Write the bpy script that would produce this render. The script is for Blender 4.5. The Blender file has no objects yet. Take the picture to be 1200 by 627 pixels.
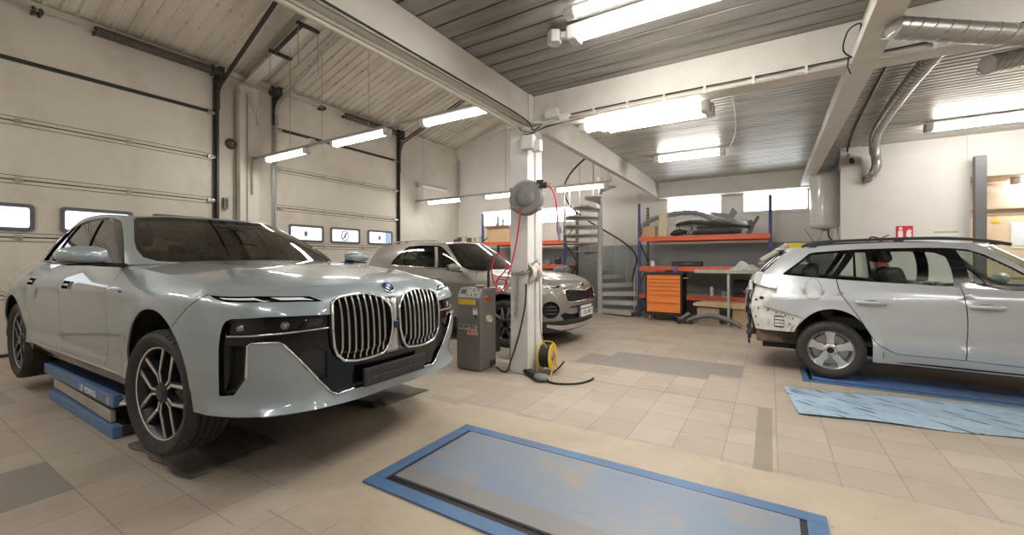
import bpy, bmesh, math, random
import numpy as np
from mathutils import Vector, Matrix, geometry
random.seed(7)
PI = math.pi
SC = bpy.context.scene
COL = SC.collection
R = math.radians

# ------------------------------------------------------------------ materials
MATS = {}
def _nt(name):
    m = bpy.data.materials.new(name); m.use_nodes = True
    nt = m.node_tree; nt.nodes.clear()
    out = nt.nodes.new('ShaderNodeOutputMaterial')
    return m, nt, out
def nd(nt, kind, **kw):
    n = nt.nodes.new(kind)
    for k, v in kw.items():
        if hasattr(n, k) and not k in n.inputs: setattr(n, k, v)
        else: n.inputs[k].default_value = v
    return n
def ramp(nt, fac, stops):
    r = nt.nodes.new('ShaderNodeValToRGB'); e = r.color_ramp.elements
    while len(e) < len(stops): e.new(.5)
    for el, (p, c) in zip(e, stops):
        el.position = p; el.color = (c[0], c[1], c[2], 1)
    nt.links.new(fac, r.inputs['Fac']); return r.outputs['Color']
def mixc(nt, a, b, fac, mode='MIX'):
    m = nt.nodes.new('ShaderNodeMix'); m.data_type = 'RGBA'; m.blend_type = mode
    for sock, v in ((m.inputs[6], a), (m.inputs[7], b), (m.inputs[0], fac)):
        if hasattr(v, 'links'): nt.links.new(v, sock)
        elif isinstance(v, (int, float)): sock.default_value = v
        else: sock.default_value = (v[0], v[1], v[2], 1)
    return m.outputs[2]
def math_(nt, op, a, b=None, c=None):
    m = nt.nodes.new('ShaderNodeMath'); m.operation = op
    for i, v in enumerate((a, b, c)):
        if v is None: continue
        if hasattr(v, 'links'): nt.links.new(v, m.inputs[i])
        else: m.inputs[i].default_value = v
    return m.outputs[0]
def mat(name, col, rough=.5, metal=0., var=.06, scale=9., bump=0., bscale=60., coat=0., spec=.5, dirt=None, dscale=2.5, damt=.5, aniso=None):
    """principled surface with a little procedural variation, optional dirt blotches"""
    if name in MATS: return MATS[name]
    m, nt, out = _nt(name)
    p = nt.nodes.new('ShaderNodeBsdfPrincipled')
    tc = nt.nodes.new('ShaderNodeTexCoord')
    n = nd(nt, 'ShaderNodeTexNoise', Scale=scale, Detail=4.0)
    nt.links.new(tc.outputs['Object'], n.inputs['Vector'])
    lo = tuple(max(0, c * (1 - var)) for c in col); hi = tuple(min(1, c * (1 + var)) for c in col)
    c = ramp(nt, n.outputs['Fac'], [(.3, lo), (.7, hi)])
    if dirt:
        n2 = nd(nt, 'ShaderNodeTexNoise', Scale=dscale, Detail=8.0, Roughness=.65)
        nt.links.new(tc.outputs['Object'], n2.inputs['Vector'])
        f = ramp(nt, n2.outputs['Fac'], [(.48, (0, 0, 0)), (.68, (damt, damt, damt))])
        c = mixc(nt, c, dirt, f)
    nt.links.new(c, p.inputs['Base Color'])
    p.inputs['Roughness'].default_value = rough; p.inputs['Metallic'].default_value = metal
    p.inputs['Specular IOR Level'].default_value = spec
    if coat:
        p.inputs['Coat Weight'].default_value = coat; p.inputs['Coat Roughness'].default_value = .03
    if bump:
        nb = nd(nt, 'ShaderNodeTexNoise', Scale=bscale, Detail=3.0)
        nt.links.new(tc.outputs['Object'], nb.inputs['Vector'])
        b = nd(nt, 'ShaderNodeBump', Strength=bump, Distance=.01)
        nt.links.new(nb.outputs['Fac'], b.inputs['Height']); nt.links.new(b.outputs[0], p.inputs['Normal'])
    nt.links.new(p.outputs[0], out.inputs[0])
    MATS[name] = m; return m
def emit(name, col, strength):
    if name in MATS: return MATS[name]
    m, nt, out = _nt(name)
    e = nd(nt, 'ShaderNodeEmission', Strength=strength); e.inputs['Color'].default_value = (*col, 1)
    nt.links.new(e.outputs[0], out.inputs[0]); MATS[name] = m; return m
def glass(name, tint=(.55, .6, .58), refl=1.0, dark=0.):
    """thin tinted pane: clear pass-through plus fresnel reflection"""
    if name in MATS: return MATS[name]
    m, nt, out = _nt(name)
    t = nt.nodes.new('ShaderNodeBsdfTransparent'); t.inputs[0].default_value = (*tint, 1)
    g = nd(nt, 'ShaderNodeBsdfGlossy', Roughness=.02)
    fr = nd(nt, 'ShaderNodeFresnel', IOR=1.5)
    ge = nt.nodes.new('ShaderNodeNewGeometry')          # same reflectance from either side of the thin pane
    nt.links.new(math_(nt, 'ADD', math_(nt, 'MULTIPLY', ge.outputs['Backfacing'], 1 / 1.5 - 1.5), 1.5), fr.inputs['IOR'])
    f = math_(nt, 'MULTIPLY', fr.outputs[0], refl)
    mx = nt.nodes.new('ShaderNodeMixShader')
    nt.links.new(f, mx.inputs[0]); nt.links.new(t.outputs[0], mx.inputs[1]); nt.links.new(g.outputs[0], mx.inputs[2])
    nt.links.new(mx.outputs[0], out.inputs[0]); MATS[name] = m; return m

# ------------------------------------------------------------------ objects
def link(o, parent=None):
    COL.objects.link(o)
    if parent is not None: o.parent = parent
    return o
def tag(o, label=None, cat=None, group=None, kind=None):
    if label: o['label'] = label
    if cat: o['category'] = cat
    if group: o['group'] = group
    if kind: o['kind'] = kind
    return o
def thing(name, label, cat, loc=(0, 0, 0), rz=0., group=None):
    o = bpy.data.objects.new(name, None); COL.objects.link(o)
    o.empty_display_size = .1
    o.location = loc; o.rotation_euler = (0, 0, rz)
    return tag(o, label, cat, group)
def copy_tree(o, loc=None, rz=None, label=None, parent=None):
    c = o.copy(); COL.objects.link(c)
    if parent is not None: c.parent = parent
    if loc is not None: c.location = loc
    if rz is not None: c.rotation_euler = (0, 0, rz)
    if label: c['label'] = label
    for ch in list(o.children): copy_tree(ch, parent=c)
    return c
def frame(d, up=(0, 0, 1)):
    """orthonormal frame whose z axis is d"""
    z = Vector(d).normalized(); u = Vector(up)
    if abs(z.dot(u)) > .98: u = Vector((1, 0, 0))
    x = u.cross(z).normalized(); y = z.cross(x)
    return x, y, z
def resample(pts, step, closed=False):
    P_ = [np.array(p, float) for p in pts]
    if closed: P_.append(P_[0])
    out = []
    for a, b in zip(P_[:-1], P_[1:]):
        n = max(1, int(math.ceil(np.linalg.norm(b - a) / step)))
        for k in range(n): out.append(a + (b - a) * k / n)
    if not closed: out.append(P_[-1])
    return out
def smooth_path(pts, n=8):
    """Catmull-Rom through points"""
    p = [Vector(q) for q in pts]; out = []
    for i in range(len(p) - 1):
        a = p[max(0, i - 1)]; b = p[i]; c = p[i + 1]; d = p[min(len(p) - 1, i + 2)]
        for k in range(n):
            t = k / n
            out.append(.5 * ((2 * b) + (c - a) * t + (2 * a - 5 * b + 4 * c - d) * t * t + (3 * b - a - 3 * c + d) * t ** 3))
    out.append(p[-1]); return out

class MB:
    """collects shapes, builds ONE mesh object"""
    def __init__(s): s.v = []; s.f = []
    def add(s, vs, fs):
        o = len(s.v); s.v += [tuple(q) for q in vs]; s.f += [tuple(i + o for i in f) for f in fs]; return s
    def box(s, x0, x1, y0, y1, z0, z1, M=None):
        vs = [Vector(q) for q in ((x0, y0, z0), (x1, y0, z0), (x1, y1, z0), (x0, y1, z0), (x0, y0, z1), (x1, y0, z1), (x1, y1, z1), (x0, y1, z1))]
        if M is not None: vs = [M @ q for q in vs]
        return s.add(vs, [(0, 3, 2, 1), (4, 5, 6, 7), (0, 1, 5, 4), (1, 2, 6, 5), (2, 3, 7, 6), (3, 0, 4, 7)])
    def bar(s, a, b, w, h, up=(0, 0, 1)):
        """rectangular bar from a to b, w across, h along up"""
        a = Vector(a); b = Vector(b); x, y, z = frame(b - a, up)
        vs = [q + x * (sx * w / 2) + y * (sy * h / 2) for q in (a, b) for sx, sy in ((-1, -1), (1, -1), (1, 1), (-1, 1))]
        return s.add(vs, [(3, 2, 1, 0), (4, 5, 6, 7), (0, 1, 5, 4), (1, 2, 6, 5), (2, 3, 7, 6), (3, 0, 4, 7)])
    def cyl(s, a, b, r0, r1=None, n=20, caps=True):
        r1 = r0 if r1 is None else r1
        a = Vector(a); b = Vector(b); x, y, z = frame(b - a)
        vs = []
        for q, r_ in ((a, r0), (b, r1)):
            for k in range(n):
                t = 2 * PI * k / n; vs.append(q + x * (r_ * math.cos(t)) + y * (r_ * math.sin(t)))
        fs = [(k, (k + 1) % n, n + (k + 1) % n, n + k) for k in range(n)]
        if caps: fs += [tuple(range(n - 1, -1, -1)), tuple(range(n, 2 * n))]
        return s.add(vs, fs)
    def tube(s, pts, r_, n=8, closed=False, sx=1., sy=1.):
        pts = [Vector(p) for p in pts]; m = len(pts); vs = []; px = None
        for i, p in enumerate(pts):
            if closed: t = pts[(i + 1) % m] - pts[i - 1]
            else: t = pts[min(i + 1, m - 1)] - pts[max(i - 1, 0)]
            t = t.normalized() if t.length > 1e-9 else Vector((0, 0, 1))
            if px is None: x, y, _ = frame(t)
            else:
                x = px - t * px.dot(t)
                if x.length < 1e-6: x = frame(t)[0]
                x.normalize(); y = t.cross(x)
            px = x
            rr = r_[i] if isinstance(r_, (list, tuple)) else r_
            for k in range(n):
                a = 2 * PI * k / n; vs.append(p + x * (rr * sx * math.cos(a)) + y * (rr * sy * math.sin(a)))
        fs = []
        for i in range(m if closed else m - 1):
            j = (i + 1) % m
            for k in range(n):
                l = (k + 1) % n; fs.append((i * n + k, i * n + l, j * n + l, j * n + k))
        if not closed: fs += [tuple(range(n - 1, -1, -1)), tuple(range((m - 1) * n, m * n))]
        return s.add(vs, fs)
    def lathe(s, prof, o=(0, 0, 0), d=(0, 0, 1), n=32, close=False):
        """prof: (radius, height) pairs about axis d through o"""
        o = Vector(o); x, y, z = frame(d); vs = []; m = len(prof)
        for rr, hh in prof:
            for k in range(n):
                a = 2 * PI * k / n; vs.append(o + z * hh + x * (rr * math.cos(a)) + y * (rr * math.sin(a)))
        fs = [(i * n + k, i * n + (k + 1) % n, (i + 1) * n + (k + 1) % n, (i + 1) * n + k) for i in range(m - 1) for k in range(n)]
        if close: fs += [((m - 1) * n + k, (m - 1) * n + (k + 1) % n, (k + 1) % n, k) for k in range(n)]
        else:
            if prof[0][0] > 1e-6: fs.append(tuple(range(n - 1, -1, -1)))
            if prof[-1][0] > 1e-6: fs.append(tuple(range((m - 1) * n, m * n)))
        return s.add(vs, fs)
    def prism(s, poly, h0, h1, o=(0, 0, 0), x=(1, 0, 0), y=(0, 1, 0), sc=1.):
        """poly in (x,y) plane at o, extruded along x cross y from h0 to h1 (top scaled by sc)"""
        o = Vector(o); x = Vector(x); y = Vector(y); z = x.cross(y); n = len(poly)
        cx = sum(p[0] for p in poly) / n; cy = sum(p[1] for p in poly) / n
        vs = [o + x * p[0] + y * p[1] + z * h0 for p in poly] + [o + x * (cx + (p[0] - cx) * sc) + y * (cy + (p[1] - cy) * sc) + z * h1 for p in poly]
        area = sum(poly[k][0] * poly[(k + 1) % n][1] - poly[(k + 1) % n][0] * poly[k][1] for k in range(n))
        fs = [tuple(range(n - 1, -1, -1)), tuple(range(n, 2 * n))] + [(k, (k + 1) % n, n + (k + 1) % n, n + k) for k in range(n)]
        if (area < 0) != (h1 < h0): fs = [tuple(reversed(f)) for f in fs]
        return s.add(vs, fs)
    def ball(s, c, rx, ry=None, rz=None, n=12, m=8, M=None):
        ry = rx if ry is None else ry; rz = rx if rz is None else rz; c = Vector(c)
        vs = []
        for i in range(1, m):
            t = PI * i / m
            for k in range(n):
                a = 2 * PI * k / n; q = Vector((rx * math.sin(t) * math.cos(a), ry * math.sin(t) * math.sin(a), rz * math.cos(t)))
                vs.append(c + (M @ q if M is not None else q))
        top = Vector((0, 0, rz)); bot = Vector((0, 0, -rz))
        vs += [c + (M @ top if M is not None else top), c + (M @ bot if M is not None else bot)]
        fs = [(i * n + k, (i + 1) * n + k, (i + 1) * n + (k + 1) % n, i * n + (k + 1) % n) for i in range(m - 2) for k in range(n)]
        T = len(vs) - 2
        fs += [(T, k, (k + 1) % n) for k in range(n)] + [(T + 1, (m - 2) * n + (k + 1) % n, (m - 2) * n + k) for k in range(n)]
        return s.add(vs, fs)
    def grid(s, fn, nu, nv):
        vs = [fn(i / nu, j / nv) for i in range(nu + 1) for j in range(nv + 1)]
        return s.add(vs, [(i * (nv + 1) + j, (i + 1) * (nv + 1) + j, (i + 1) * (nv + 1) + j + 1, i * (nv + 1) + j + 1) for i in range(nu) for j in range(nv)])
    def build(s, name, m, parent=None, smooth=30., bev=0., bseg=2, thick=0., sub=0, loc=None, rz=0.):
        me = bpy.data.meshes.new(name); me.from_pydata(s.v, [], s.f); me.update()
        if smooth:
            me.polygons.foreach_set('use_smooth', [True] * len(me.polygons))
            me.set_sharp_from_angle(angle=R(smooth))
        for q in (m if isinstance(m, (list, tuple)) else [m]): me.materials.append(q)
        o = bpy.data.objects.new(name, me); link(o, parent)
        if loc is not None: o.location = loc
        if rz: o.rotation_euler = (0, 0, rz)
        if thick:
            q = o.modifiers.new('thick', 'SOLIDIFY'); q.thickness = thick; q.offset = 0
        if bev:
            q = o.modifiers.new('bev', 'BEVEL'); q.width = bev; q.segments = bseg; q.limit_method = 'ANGLE'; q.angle_limit = R(35); q.harden_normals = False
        if sub:
            q = o.modifiers.new('sub', 'SUBSURF'); q.levels = sub; q.render_levels = sub
        return o
def struct(name, mb, m, **kw):
    o = mb.build(name, m, **kw); o['kind'] = 'structure'; return o
def rrect(w, h, r_, n=4, cx=0., cy=0.):
    out = []
    for sx, sy, a0 in ((1, 1, 0), (-1, 1, 90), (-1, -1, 180), (1, -1, 270)):
        for k in range(n + 1):
            a = R(a0 + 90 * k / n); out.append((cx + sx * (w / 2 - r_) + r_ * math.cos(a), cy + sy * (h / 2 - r_) + r_ * math.sin(a)))
    return out
def text_mesh(name, body, size, m, parent, loc, rot, extrude=.0008, bold=0., shear=0., align='CENTER', width=1.):
    """lettering as a flat mesh (built-in font), loc/rot in the parent's frame"""
    cu = bpy.data.curves.new(name, 'FONT'); cu.body = body; cu.size = size; cu.extrude = extrude; cu.offset = bold; cu.shear = shear
    cu.align_x = align; cu.align_y = 'CENTER'; cu.resolution_u = 3
    t = bpy.data.objects.new(name, cu); COL.objects.link(t)
    dg = bpy.context.evaluated_depsgraph_get()
    me = bpy.data.meshes.new_from_object(t.evaluated_get(dg)); bpy.data.objects.remove(t); bpy.data.curves.remove(cu)
    me.name = name; me.materials.clear(); me.materials.append(m)
    o = bpy.data.objects.new(name, me); link(o, parent); o.location = loc; o.rotation_euler = rot; o.scale = (width, 1, 1); return o
# ------------------------------------------------------------------ car body surfaces
def w1d(xs, q):
    """weights of four neighbours for a non-uniform Catmull-Rom (Hermite) spline"""
    xs = np.asarray(xs, float); q = np.clip(np.asarray(q, float), xs[0], xs[-1]); K = len(xs)
    i = np.clip(np.searchsorted(xs, q, side='right') - 1, 0, K - 2)
    h = xs[i + 1] - xs[i]; t = (q - xs[i]) / h
    h00 = 2 * t ** 3 - 3 * t ** 2 + 1; h10 = t ** 3 - 2 * t ** 2 + t; h01 = -2 * t ** 3 + 3 * t ** 2; h11 = t ** 3 - t ** 2
    im = np.maximum(i - 1, 0); ip = np.minimum(i + 2, K - 1)
    dm = xs[i + 1] - xs[im]; dp = xs[ip] - xs[i]
    w = np.zeros((len(q), 4))
    w[:, 0] = -h10 * h / dm; w[:, 1] = h00 - h11 * h / dp; w[:, 2] = h01 + h10 * h / dm; w[:, 3] = h11 * h / dp
    return np.stack([im, i, i + 1, ip], 1), w
def cr1(xs, ys, q):
    i, w = w1d(xs, np.atleast_1d(q)); return np.sum(np.asarray(ys, float)[i] * w, 1)
class Net:
    """half a car band given as stations (front centre -> rear centre) of points at levels; mirrored in y"""
    def __init__(s, levels, stations, bump=None):
        A = np.array(stations, float)                      # K, M, 3
        mid = A[:, len(levels) // 2, :]
        L = np.concatenate([[0], np.cumsum(np.linalg.norm(np.diff(mid, axis=0), axis=1))])
        s.L = L[-1]; s.lv = np.array(levels, float)
        s.U = np.concatenate([-L[:0:-1], L]); B = A[:0:-1].copy(); B[:, :, 1] *= -1
        s.P = np.concatenate([B, A]); s.bump = bump
    def __call__(s, uv):
        uv = np.atleast_2d(np.asarray(uv, float))
        iu, wu = w1d(s.U, uv[:, 0]); iv, wv = w1d(s.lv, uv[:, 1])
        Q = s.P[iu[:, :, None], iv[:, None, :]]            # N,4,4,3
        p = np.einsum('ni,nj,nijk->nk', wu, wv, Q)
        # straight on below / above the table
        if s.bump is not None: p = s.bump(p, uv)
        return p
    def normals(s, uv, e=2e-3): return fnormals(s, uv, e)
def fnormals(f, uv, e=2e-3):
    uv = np.atleast_2d(uv); du = f(uv + [e, 0]) - f(uv - [e, 0]); dv = f(uv + [0, e]) - f(uv - [0, e])
    n = np.cross(du, dv); l = np.linalg.norm(n, axis=1); l[l < 1e-12] = 1
    return n / l[:, None]
def inpoly(pts, poly):
    x, y = pts[:, 0], pts[:, 1]; inside = np.zeros(len(pts), bool); n = len(poly); P_ = np.asarray(poly, float)
    for k in range(n):
        x0, y0 = P_[k]; x1, y1 = P_[(k + 1) % n]
        if y0 == y1: continue
        c = ((y0 > y) != (y1 > y)) & (x < (x1 - x0) * (y - y0) / (y1 - y0) + x0)
        inside ^= c
    return inside
def strip(line, w):
    """a polyline buffered into a thin closed strip"""
    L_ = [np.array(p, float) for p in line]; a = []; b = []
    for i, p in enumerate(L_):
        t = L_[min(i + 1, len(L_) - 1)] - L_[max(i - 1, 0)]; t /= (np.linalg.norm(t) + 1e-12); n = np.array([-t[1], t[0]])
        a.append(p + n * w / 2); b.append(p - n * w / 2)
    return [tuple(q) for q in a] + [tuple(q) for q in b[::-1]]
def flip(poly): return [(-p[0], p[1]) for p in poly][::-1]
def curve2(pts, n=5, closed=False):
    if closed:
        p = list(pts); q = [p[-1]] + p + p[:2]
        s = smooth_path([(a, b, 0) for a, b in q], n); return [(v[0], v[1]) for v in s[n:-n - 1]] if True else None
    return [(v[0], v[1]) for v in smooth_path([(a, b, 0) for a, b in pts], n)]
class Reg:
    def __init__(s, name, m, polys, inset=0., parent=None, hole=False, skirt=None, thick=0., bulge=0., merge=True):
        s.name = name; s.m = m; s.polys = polys; s.inset = inset; s.parent = parent; s.hole = hole; s.skirt = skirt; s.thick = thick
def patch(fn, outer, regs, step, root, flipn=False, fine=.03, edge=.012):
    """Triangulate the 2D domain `outer` so that every region outline is followed exactly, lift it with fn and
    build one mesh per region (normals taken from the smooth surface)."""
    V = []; E = []
    def loop(poly, st):
        pts = resample(poly, st, True); o = len(V)
        V.extend([tuple(p) for p in pts]); E.extend([(o + k, o + (k + 1) % len(pts)) for k in range(len(pts))])
    allp = [outer] + [p for r_ in regs for p in r_.polys]
    for p in allp: loop(p, fine)
    O = np.array(outer); lo, hi = O.min(0), O.max(0)
    gx = np.arange(lo[0] + step / 2, hi[0], step); gy = np.arange(lo[1] + step / 2, hi[1], step)
    G = np.array([(x + (step / 2 if j % 2 else 0), y) for j, y in enumerate(gy) for x in gx])
    if len(G):
        B = np.array(V); ok = inpoly(G, outer)
        for k in range(0, len(G), 400):
            d = np.min(np.linalg.norm(G[k:k + 400, None, :] - B[None], axis=2), 1); ok[k:k + 400] &= d > step * .35
        V.extend([tuple(p) for p in G[ok]])
    res = geometry.delaunay_2d_cdt([Vector(v) for v in V], E, [], 0, 1e-6)
    vo = np.array([tuple(v) for v in res[0]]); tris = np.array([f for f in res[2] if len(f) == 3])
    cen = vo[tris].mean(1); lab = np.full(len(tris), -2); ino = inpoly(cen, outer); lab[ino] = -1
    for k in range(len(regs)):
        for p in regs[k].polys: lab[ino & inpoly(cen, p)] = k
    P3 = fn(vo); N3 = fnormals(fn, vo)
    if flipn: N3 = -N3
    # who lies across each edge
    em = {}
    for ti, t in enumerate(tris):
        for i in range(3):
            x, y = int(t[i]), int(t[(i + 1) % 3]); em.setdefault((x, y) if x < y else (y, x), []).append(ti)
    lev = {k: (None if rg.hole else rg.inset) for k, rg in enumerate(regs)}; lev[-1] = None; lev[-2] = None
    out = []
    for k, rg in enumerate(regs):
        if rg.hole or not (lab == k).any(): out.append(None); continue
        sub_ = np.where(lab == k)[0]
        if len(rg.polys) > 1:                              # one object per outline
            owner = np.zeros(len(sub_), int)
            for pi, p in enumerate(rg.polys): owner[inpoly(cen[sub_], p)] = pi
            groups = [sub_[owner == pi] for pi in range(len(rg.polys)) if (owner == pi).any()]
        else: groups = [sub_]
        made = []
        for grp in groups:
            T = tris[grp]
            ids, inv = np.unique(T, return_inverse=True); T2 = inv.reshape(-1, 3)
            nn = N3[ids]; pts = P3[ids] - nn * rg.inset
            a, b, c = pts[T2[:, 0]], pts[T2[:, 1]], pts[T2[:, 2]]
            g = np.cross(b - a, c - a); bad = np.einsum('ij,ij->i', g, nn[T2[:, 0]]) < 0
            T2 = T2.copy(); T2[bad] = T2[bad][:, ::-1]
            faces = [tuple(int(i) for i in t) for t in T2]; verts = [tuple(p) for p in pts]; vn = [tuple(n) for n in nn]
            lip = rg.skirt if rg.skirt is not None else .012
            gset = set(int(x) for x in grp)
            for t in list(faces):
                for i_ in range(3):
                    i, j = t[i_], t[(i_ + 1) % 3]; x, y = int(ids[i]), int(ids[j])
                    o_ = [q for q in em[(x, y) if x < y else (y, x)] if q not in gset]
                    nl = lev[lab[o_[0]]] if o_ else None
                    if nl is None: d0, d1 = rg.inset, rg.inset + lip          # free edge: fold a lip inwards
                    elif nl < rg.inset - 1e-6: d0, d1 = rg.inset, nl           # neighbour stands higher: wall up to it
                    else: continue
                    if abs(d1 - d0) < 1e-6: continue
                    q = [P3[x] - N3[x] * d0, P3[y] - N3[y] * d0, P3[y] - N3[y] * d1, P3[x] - N3[x] * d1]
                    if d1 > d0: q = q[::-1]
                    fnm = np.cross(q[1] - q[0], q[2] - q[0]); l = np.linalg.norm(fnm); fnm = fnm / l if l > 1e-12 else N3[x]
                    o = len(verts); verts += [tuple(p) for p in q]; vn += [tuple(fnm)] * 4; faces.append((o, o + 1, o + 2, o + 3))
            me = bpy.data.meshes.new(rg.name); me.from_pydata(verts, [], faces); me.update()
            me.polygons.foreach_set('use_smooth', [True] * len(me.polygons))
            me.normals_split_custom_set_from_vertices(vn)
            me.materials.append(rg.m)
            o = bpy.data.objects.new(rg.name, me); link(o, rg.parent if rg.parent is not None else root); made.append(o)
        out.append(made)
    return out
# ------------------------------------------------------------------ big saloon: surfaces (x forward from front axle, z up, metres)
def sal_top(x, y):
    zc = cr1([-4.50, -4.2, -3.5, -2.5, -1.0, -.75, -.4, 0, .3, .55, .70, .80, .86], [.99, 1.04, 1.10, 1.12, 1.12, 1.112, 1.098, 1.075, 1.05, 1.02, .993, .957, .925], x)
    D = cr1([-4.5, -1.0, -.5, 0, .35, .52, .66, .86], [.05, .05, .057, .07, .08, .092, .10, .10], x)
    a = np.abs(y)
    return zc - D * (a / .865) ** 2.3 + .006 * np.exp(-((a - .50) / .10) ** 2) * np.clip((x + .9) / .4, 0, 1)
def sal_net():
    lv = [.25, .36, .50, .65, .80, .90, .98]
    st = [
     [(.895, 0, .255), (.908, 0, .36), (.925, 0, .50), (.93, 0, .65), (.915, 0, .80), (.875, 0, .90), (.80, 0, 0)],
     [(.895, .30, .255), (.895, .30, .36), (.915, .30, .50), (.92, .30, .65), (.905, .30, .80), (.865, .30, .895), (.79, .30, 0)],
     [(.872, .560, .272), (.858, .555, .36), (.875, .56, .50), (.88, .56, .65), (.87, .56, .80), (.83, .555, .885), (.75, .55, 0)],
     [(.766, .776, .285), (.748, .765, .36), (.775, .785, .50), (.78, .79, .65), (.77, .785, .80), (.735, .77, .88), (.66, .735, 0)],
     [(.616, .876, .288), (.612, .872, .36), (.64, .89, .50), (.645, .895, .65), (.635, .89, .80), (.60, .875, .88), (.52, .83, 0)],
     [(.41, .933, .29), (.42, .938, .37), (.43, .945, .50), (.43, .95, .65), (.42, .945, .80), (.40, .925, .89), (.35, .86, 0)],
     [(0, .93, .28), (0, .955, .36), (0, .965, .50), (0, .972, .65), (0, .970, .80), (0, .950, .91), (0, .865, 0)],
     [(-.5, .93, .276), (-.5, .957, .358), (-.5, .962, .50), (-.5, .967, .65), (-.5, .970, .80), (-.5, .955, .92), (-.5, .87, 0)],
     [(-1., .93, .276), (-1., .957, .358), (-1., .955, .50), (-1., .962, .65), (-1., .968, .80), (-1., .957, .92), (-1., .868, 0)],
     [(-1.8, .93, .276), (-1.8, .957, .358), (-1.8, .955, .50), (-1.8, .962, .65), (-1.8, .968, .80), (-1.8, .957, .93), (-1.8, .868, 0)],
     [(-2.6, .93, .276), (-2.6, .957, .358), (-2.6, .96, .50), (-2.6, .967, .65), (-2.6, .972, .80), (-2.6, .957, .93), (-2.6, .865, 0)],
     [(-3.2, .93, .28), (-3.2, .962, .36), (-3.2, .975, .50), (-3.2, .982, .65), (-3.2, .982, .80), (-3.2, .955, .94), (-3.2, .845, 0)],
     [(-3.75, .90, .30), (-3.75, .94, .38), (-3.75, .955, .50), (-3.75, .962, .65), (-3.75, .955, .80), (-3.75, .92, .93), (-3.75, .79, 0)],
     [(-4.13, .83, .32), (-4.15, .86, .40), (-4.17, .87, .50), (-4.18, .88, .65), (-4.18, .87, .80), (-4.16, .83, .93), (-4.10, .72, 0)],
     [(-4.33, .55, .32), (-4.39, .58, .40), (-4.41, .60, .50), (-4.42, .60, .65), (-4.42, .60, .80), (-4.40, .58, .92), (-4.32, .52, 0)],
     [(-4.36, 0, .32), (-4.44, 0, .40), (-4.46, 0, .50), (-4.47, 0, .65), (-4.47, 0, .80), (-4.45, 0, .92), (-4.36, 0, 0)]]
    for s_ in st:
        x, y, _ = s_[-1]; s_[-1] = (x, y, float(sal_top(np.array([x]), np.array([y]))[0]))
    def bump(p, uv):
        for cx, cz in ((-.05, .385), (-3.28, .37)):
            d = np.hypot(p[:, 0] - cx, p[:, 2] - cz)
            p[:, 1] += np.sign(p[:, 1]) * .014 * np.exp(-((d - .44) / .05) ** 2) * (np.abs(p[:, 1]) > .8)
        # chin: below the crease line the bumper kicks outwards and faces up
        au = np.abs(uv[:, 0]); vc = np.interp(au, [0, .40, .59, .934, 1.05, 1.2], [.27, .30, .36, .405, .398, .38]); k_ = np.clip((vc - uv[:, 1]) / .14, 0, 1) * np.clip((1.22 - au) / .12, 0, 1)
        ph = np.clip(au / .985, 0, 1) * R(58); p[:, 0] += .020 * k_ * np.cos(ph); p[:, 1] += np.sign(p[:, 1]) * .020 * k_ * np.sin(ph)
        # crease along the handles and the kick-out above the sill
        s_ = np.clip((-p[:, 0] - .1) / .4, 0, 1) * (np.abs(p[:, 1]) > .8)
        p[:, 1] += np.sign(p[:, 1]) * s_ * (.006 * np.exp(-((p[:, 2] - .885) / .035) ** 2) - .010 * np.exp(-((p[:, 2] - .455) / .06) ** 2))
        return p
    return Net(lv, st, bump)
def band_net(base, top, bulge, lv=(0, .14, .28, .42)):
    st = []
    n = len(base)
    for k in range(n):
        b = np.array(base[k], float); t = np.array(top[k], float)
        tg = np.array(base[min(k + 1, n - 1)]) - np.array(base[max(k - 1, 0)])
        if k in (0, n - 1): tg = np.array((0, 1., 0)) if k == 0 else np.array((0, -1., 0))
        nn = np.cross(tg, t - b); nn /= np.linalg.norm(nn)
        c = (b + t) / 2 - np.array((-2.2, 0, 1.0))
        if nn @ c < 0: nn = -nn
        st.append([tuple(b + (t - b) * f + nn * bulge * 4 * f * (1 - f)) for f in np.linspace(0, 1, len(lv))])
    return Net(lv, st)
SAL_BASE = [(-.60, 0, 1.085), (-.63, .42, 1.085), (-.72, .745, 1.08), (-.86, .845, 1.072), (-1.4, .868, 1.068), (-2.1, .868, 1.08), (-2.9, .845, 1.098), (-3.45, .77, 1.10), (-3.85, .62, 1.09), (-4.0, .3, 1.09), (-4.05, 0, 1.09)]
SAL_ROOF = [(-1.42, 0, 1.502), (-1.45, .36, 1.495), (-1.55, .575, 1.478), (-1.68, .625, 1.488), (-1.95, .64, 1.512), (-2.35, .64, 1.520), (-2.80, .625, 1.497), (-3.12, .585, 1.45), (-3.38, .50, 1.400), (-3.45, .25, 1.408), (-3.48, 0, 1.410)]
def sal_gh(): return band_net(SAL_BASE, SAL_ROOF, .018)
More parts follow.
